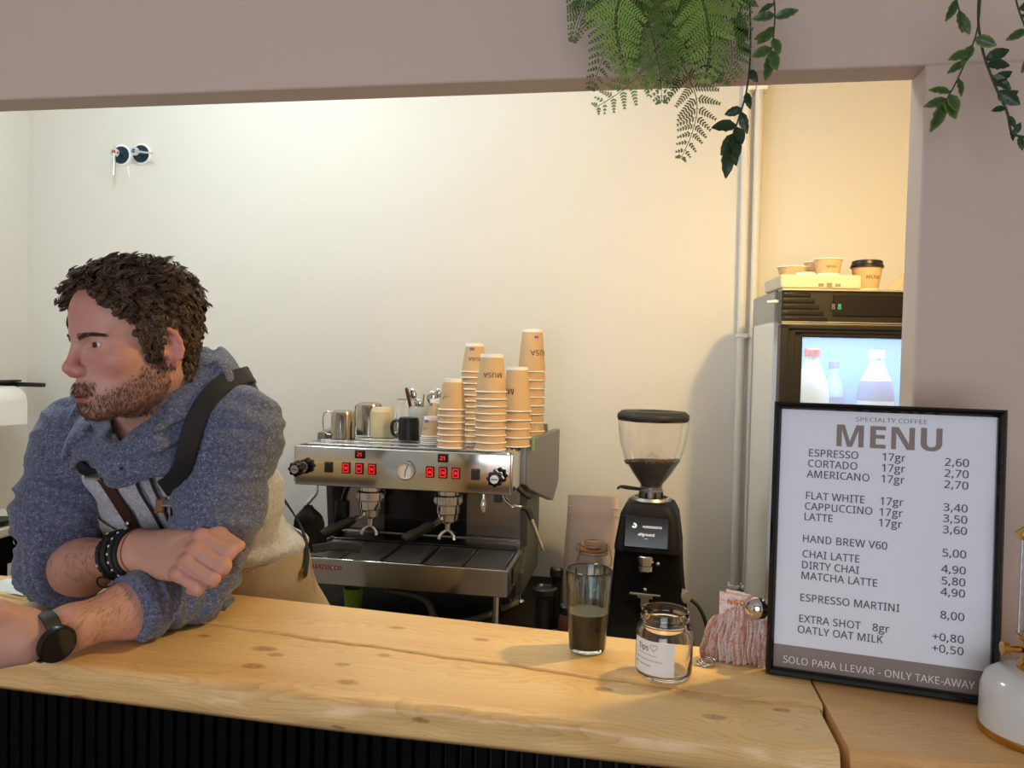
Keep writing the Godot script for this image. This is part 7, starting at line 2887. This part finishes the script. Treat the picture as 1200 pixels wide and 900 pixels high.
	var specs := [[0.80, 0.0325, 0.0042, "bead_black", hexc("141414")], [0.86, 0.0325, 0.0052, "band_black", hexc("101012")], [0.915, 0.0318, 0.0048, "band_weave", hexc("1a1a1c")], [0.965, 0.0305, 0.0036, "band_black", hexc("101012")], [1.02, 0.0295, 0.0013, "cord_orange", hexc("a85a3a")]]
	for i in specs.size():
		var q: Array = specs[i]
		mb = MB.new()
		var c := ELR.lerp(WRR, q[0])
		var path := []
		for k in 37:
			var a := TAU * k / 36.0
			var dirv := rb * V(cos(a), 0, sin(a))
			# follow the arm's own outline
			var e := c + dirv * 0.03
			for it in 3:
				e -= dirv * (R.at(e) - q[2] * 0.55)
			path.append(e)
		mb.tube(path, q[2], 8, false)
		var bo := put(mb, "bracelet", mat(q[3], q[4], 0.6), br)
		if i == 2 or i == 0:
			for k in range(0, 36, 2):
				mb = MB.new()
				var p: Vector3 = path[k]
				var out := (p - c).normalized()
				mb.ball(p + out * q[2] * 0.75, V(0.0025, 0.0025, 0.0025), 8, 6)
				var cm: Material = mat("bead_white", hexc("d9d9da"), 0.5)
				if i == 0:
					cm = [mat("bead_red", hexc("b4573f"), 0.5), mat("bead_cream", hexc("d8cfae"), 0.5), mat("bead_green", hexc("3f6a4a"), 0.5), mats.black_plastic][(k / 2) % 4]
				put(mb, "bead", cm, bo)
	mb = MB.new()
	var lp := ELR.lerp(WRR, 0.86) + V(0.0, -0.036, 0.018)
	mb.tube(arc_path([lp, lp + V(-0.012, -0.012, 0.01), lp + V(-0.03, -0.010, 0.008), lp + V(-0.028, 0.002, 0.008), lp + V(-0.008, 0.002, 0.008)], 6), 0.0016, 8)
	put(mb, "loose_cord", mat("band_black", Color.WHITE), br)

func _in_world(mb: MB) -> MB:
	mb.xf = Transform3D.IDENTITY
	return mb

func _band(parent: Node, called: String, m: Material, S: Solid, pts: Array, width: float, lift: float) -> void:
	# flat strap laid on a solid along a path
	var path := []
	for p in arc_path(pts, 5):
		path.append(S.snap(p, lift))
	var n := path.size()
	for it in 6:
		for i in range(1, n - 1):
			path[i] = (path[i - 1] + path[i] * 2.0 + path[i + 1]) * 0.25
	var rows := []
	var prof := [Vector2(-0.5, -0.0022), Vector2(-0.5, 0.0), Vector2(-0.42, 0.0012), Vector2(0.42, 0.0012), Vector2(0.5, 0.0), Vector2(0.5, -0.0022)]
	for i in n:
		var tng: Vector3 = (path[mini(i + 1, n - 1)] - path[maxi(i - 1, 0)]).normalized()
		var g := S.grad(path[i])
		var sd := tng.cross(g).normalized()
		var up := sd.cross(tng).normalized()
		if up.dot(g) < 0.0:
			up = -up
		var row := PackedVector3Array()
		for q in prof:
			row.append(path[i] + sd * q.x * width + up * q.y)
		rows.append(row)
	var mb := MB.new()
	mb.grid(rows, true)
	# normals outwards
	for i in mb.v.size():
		var c: Vector3 = path[i / prof.size()]
		if mb.n[i].dot(mb.v[i] - c) < 0.0:
			mb.n[i] = -mb.n[i]
	put(mb, called, m, parent)

func _part(S: Solid, from: int, to: int) -> Solid:
	var P := Solid.new()
	for i in range(from, to):
		P.cap(S.a[i], S.b[i], S.ra[i], S.rb[i], S.k[i])
	return P

func _ready() -> void:
	setup()
	materials()
	room()
	bar()
	back_counter()
	mat("chrome_warm", hexc("b9b2a6"), 0.14, 1.0)
	machine()
	cup_stacks()
	top_things()
	grinder()
	fridge()
	wall_things()
	menu_board()
	bar_things()
	person()
	plants()
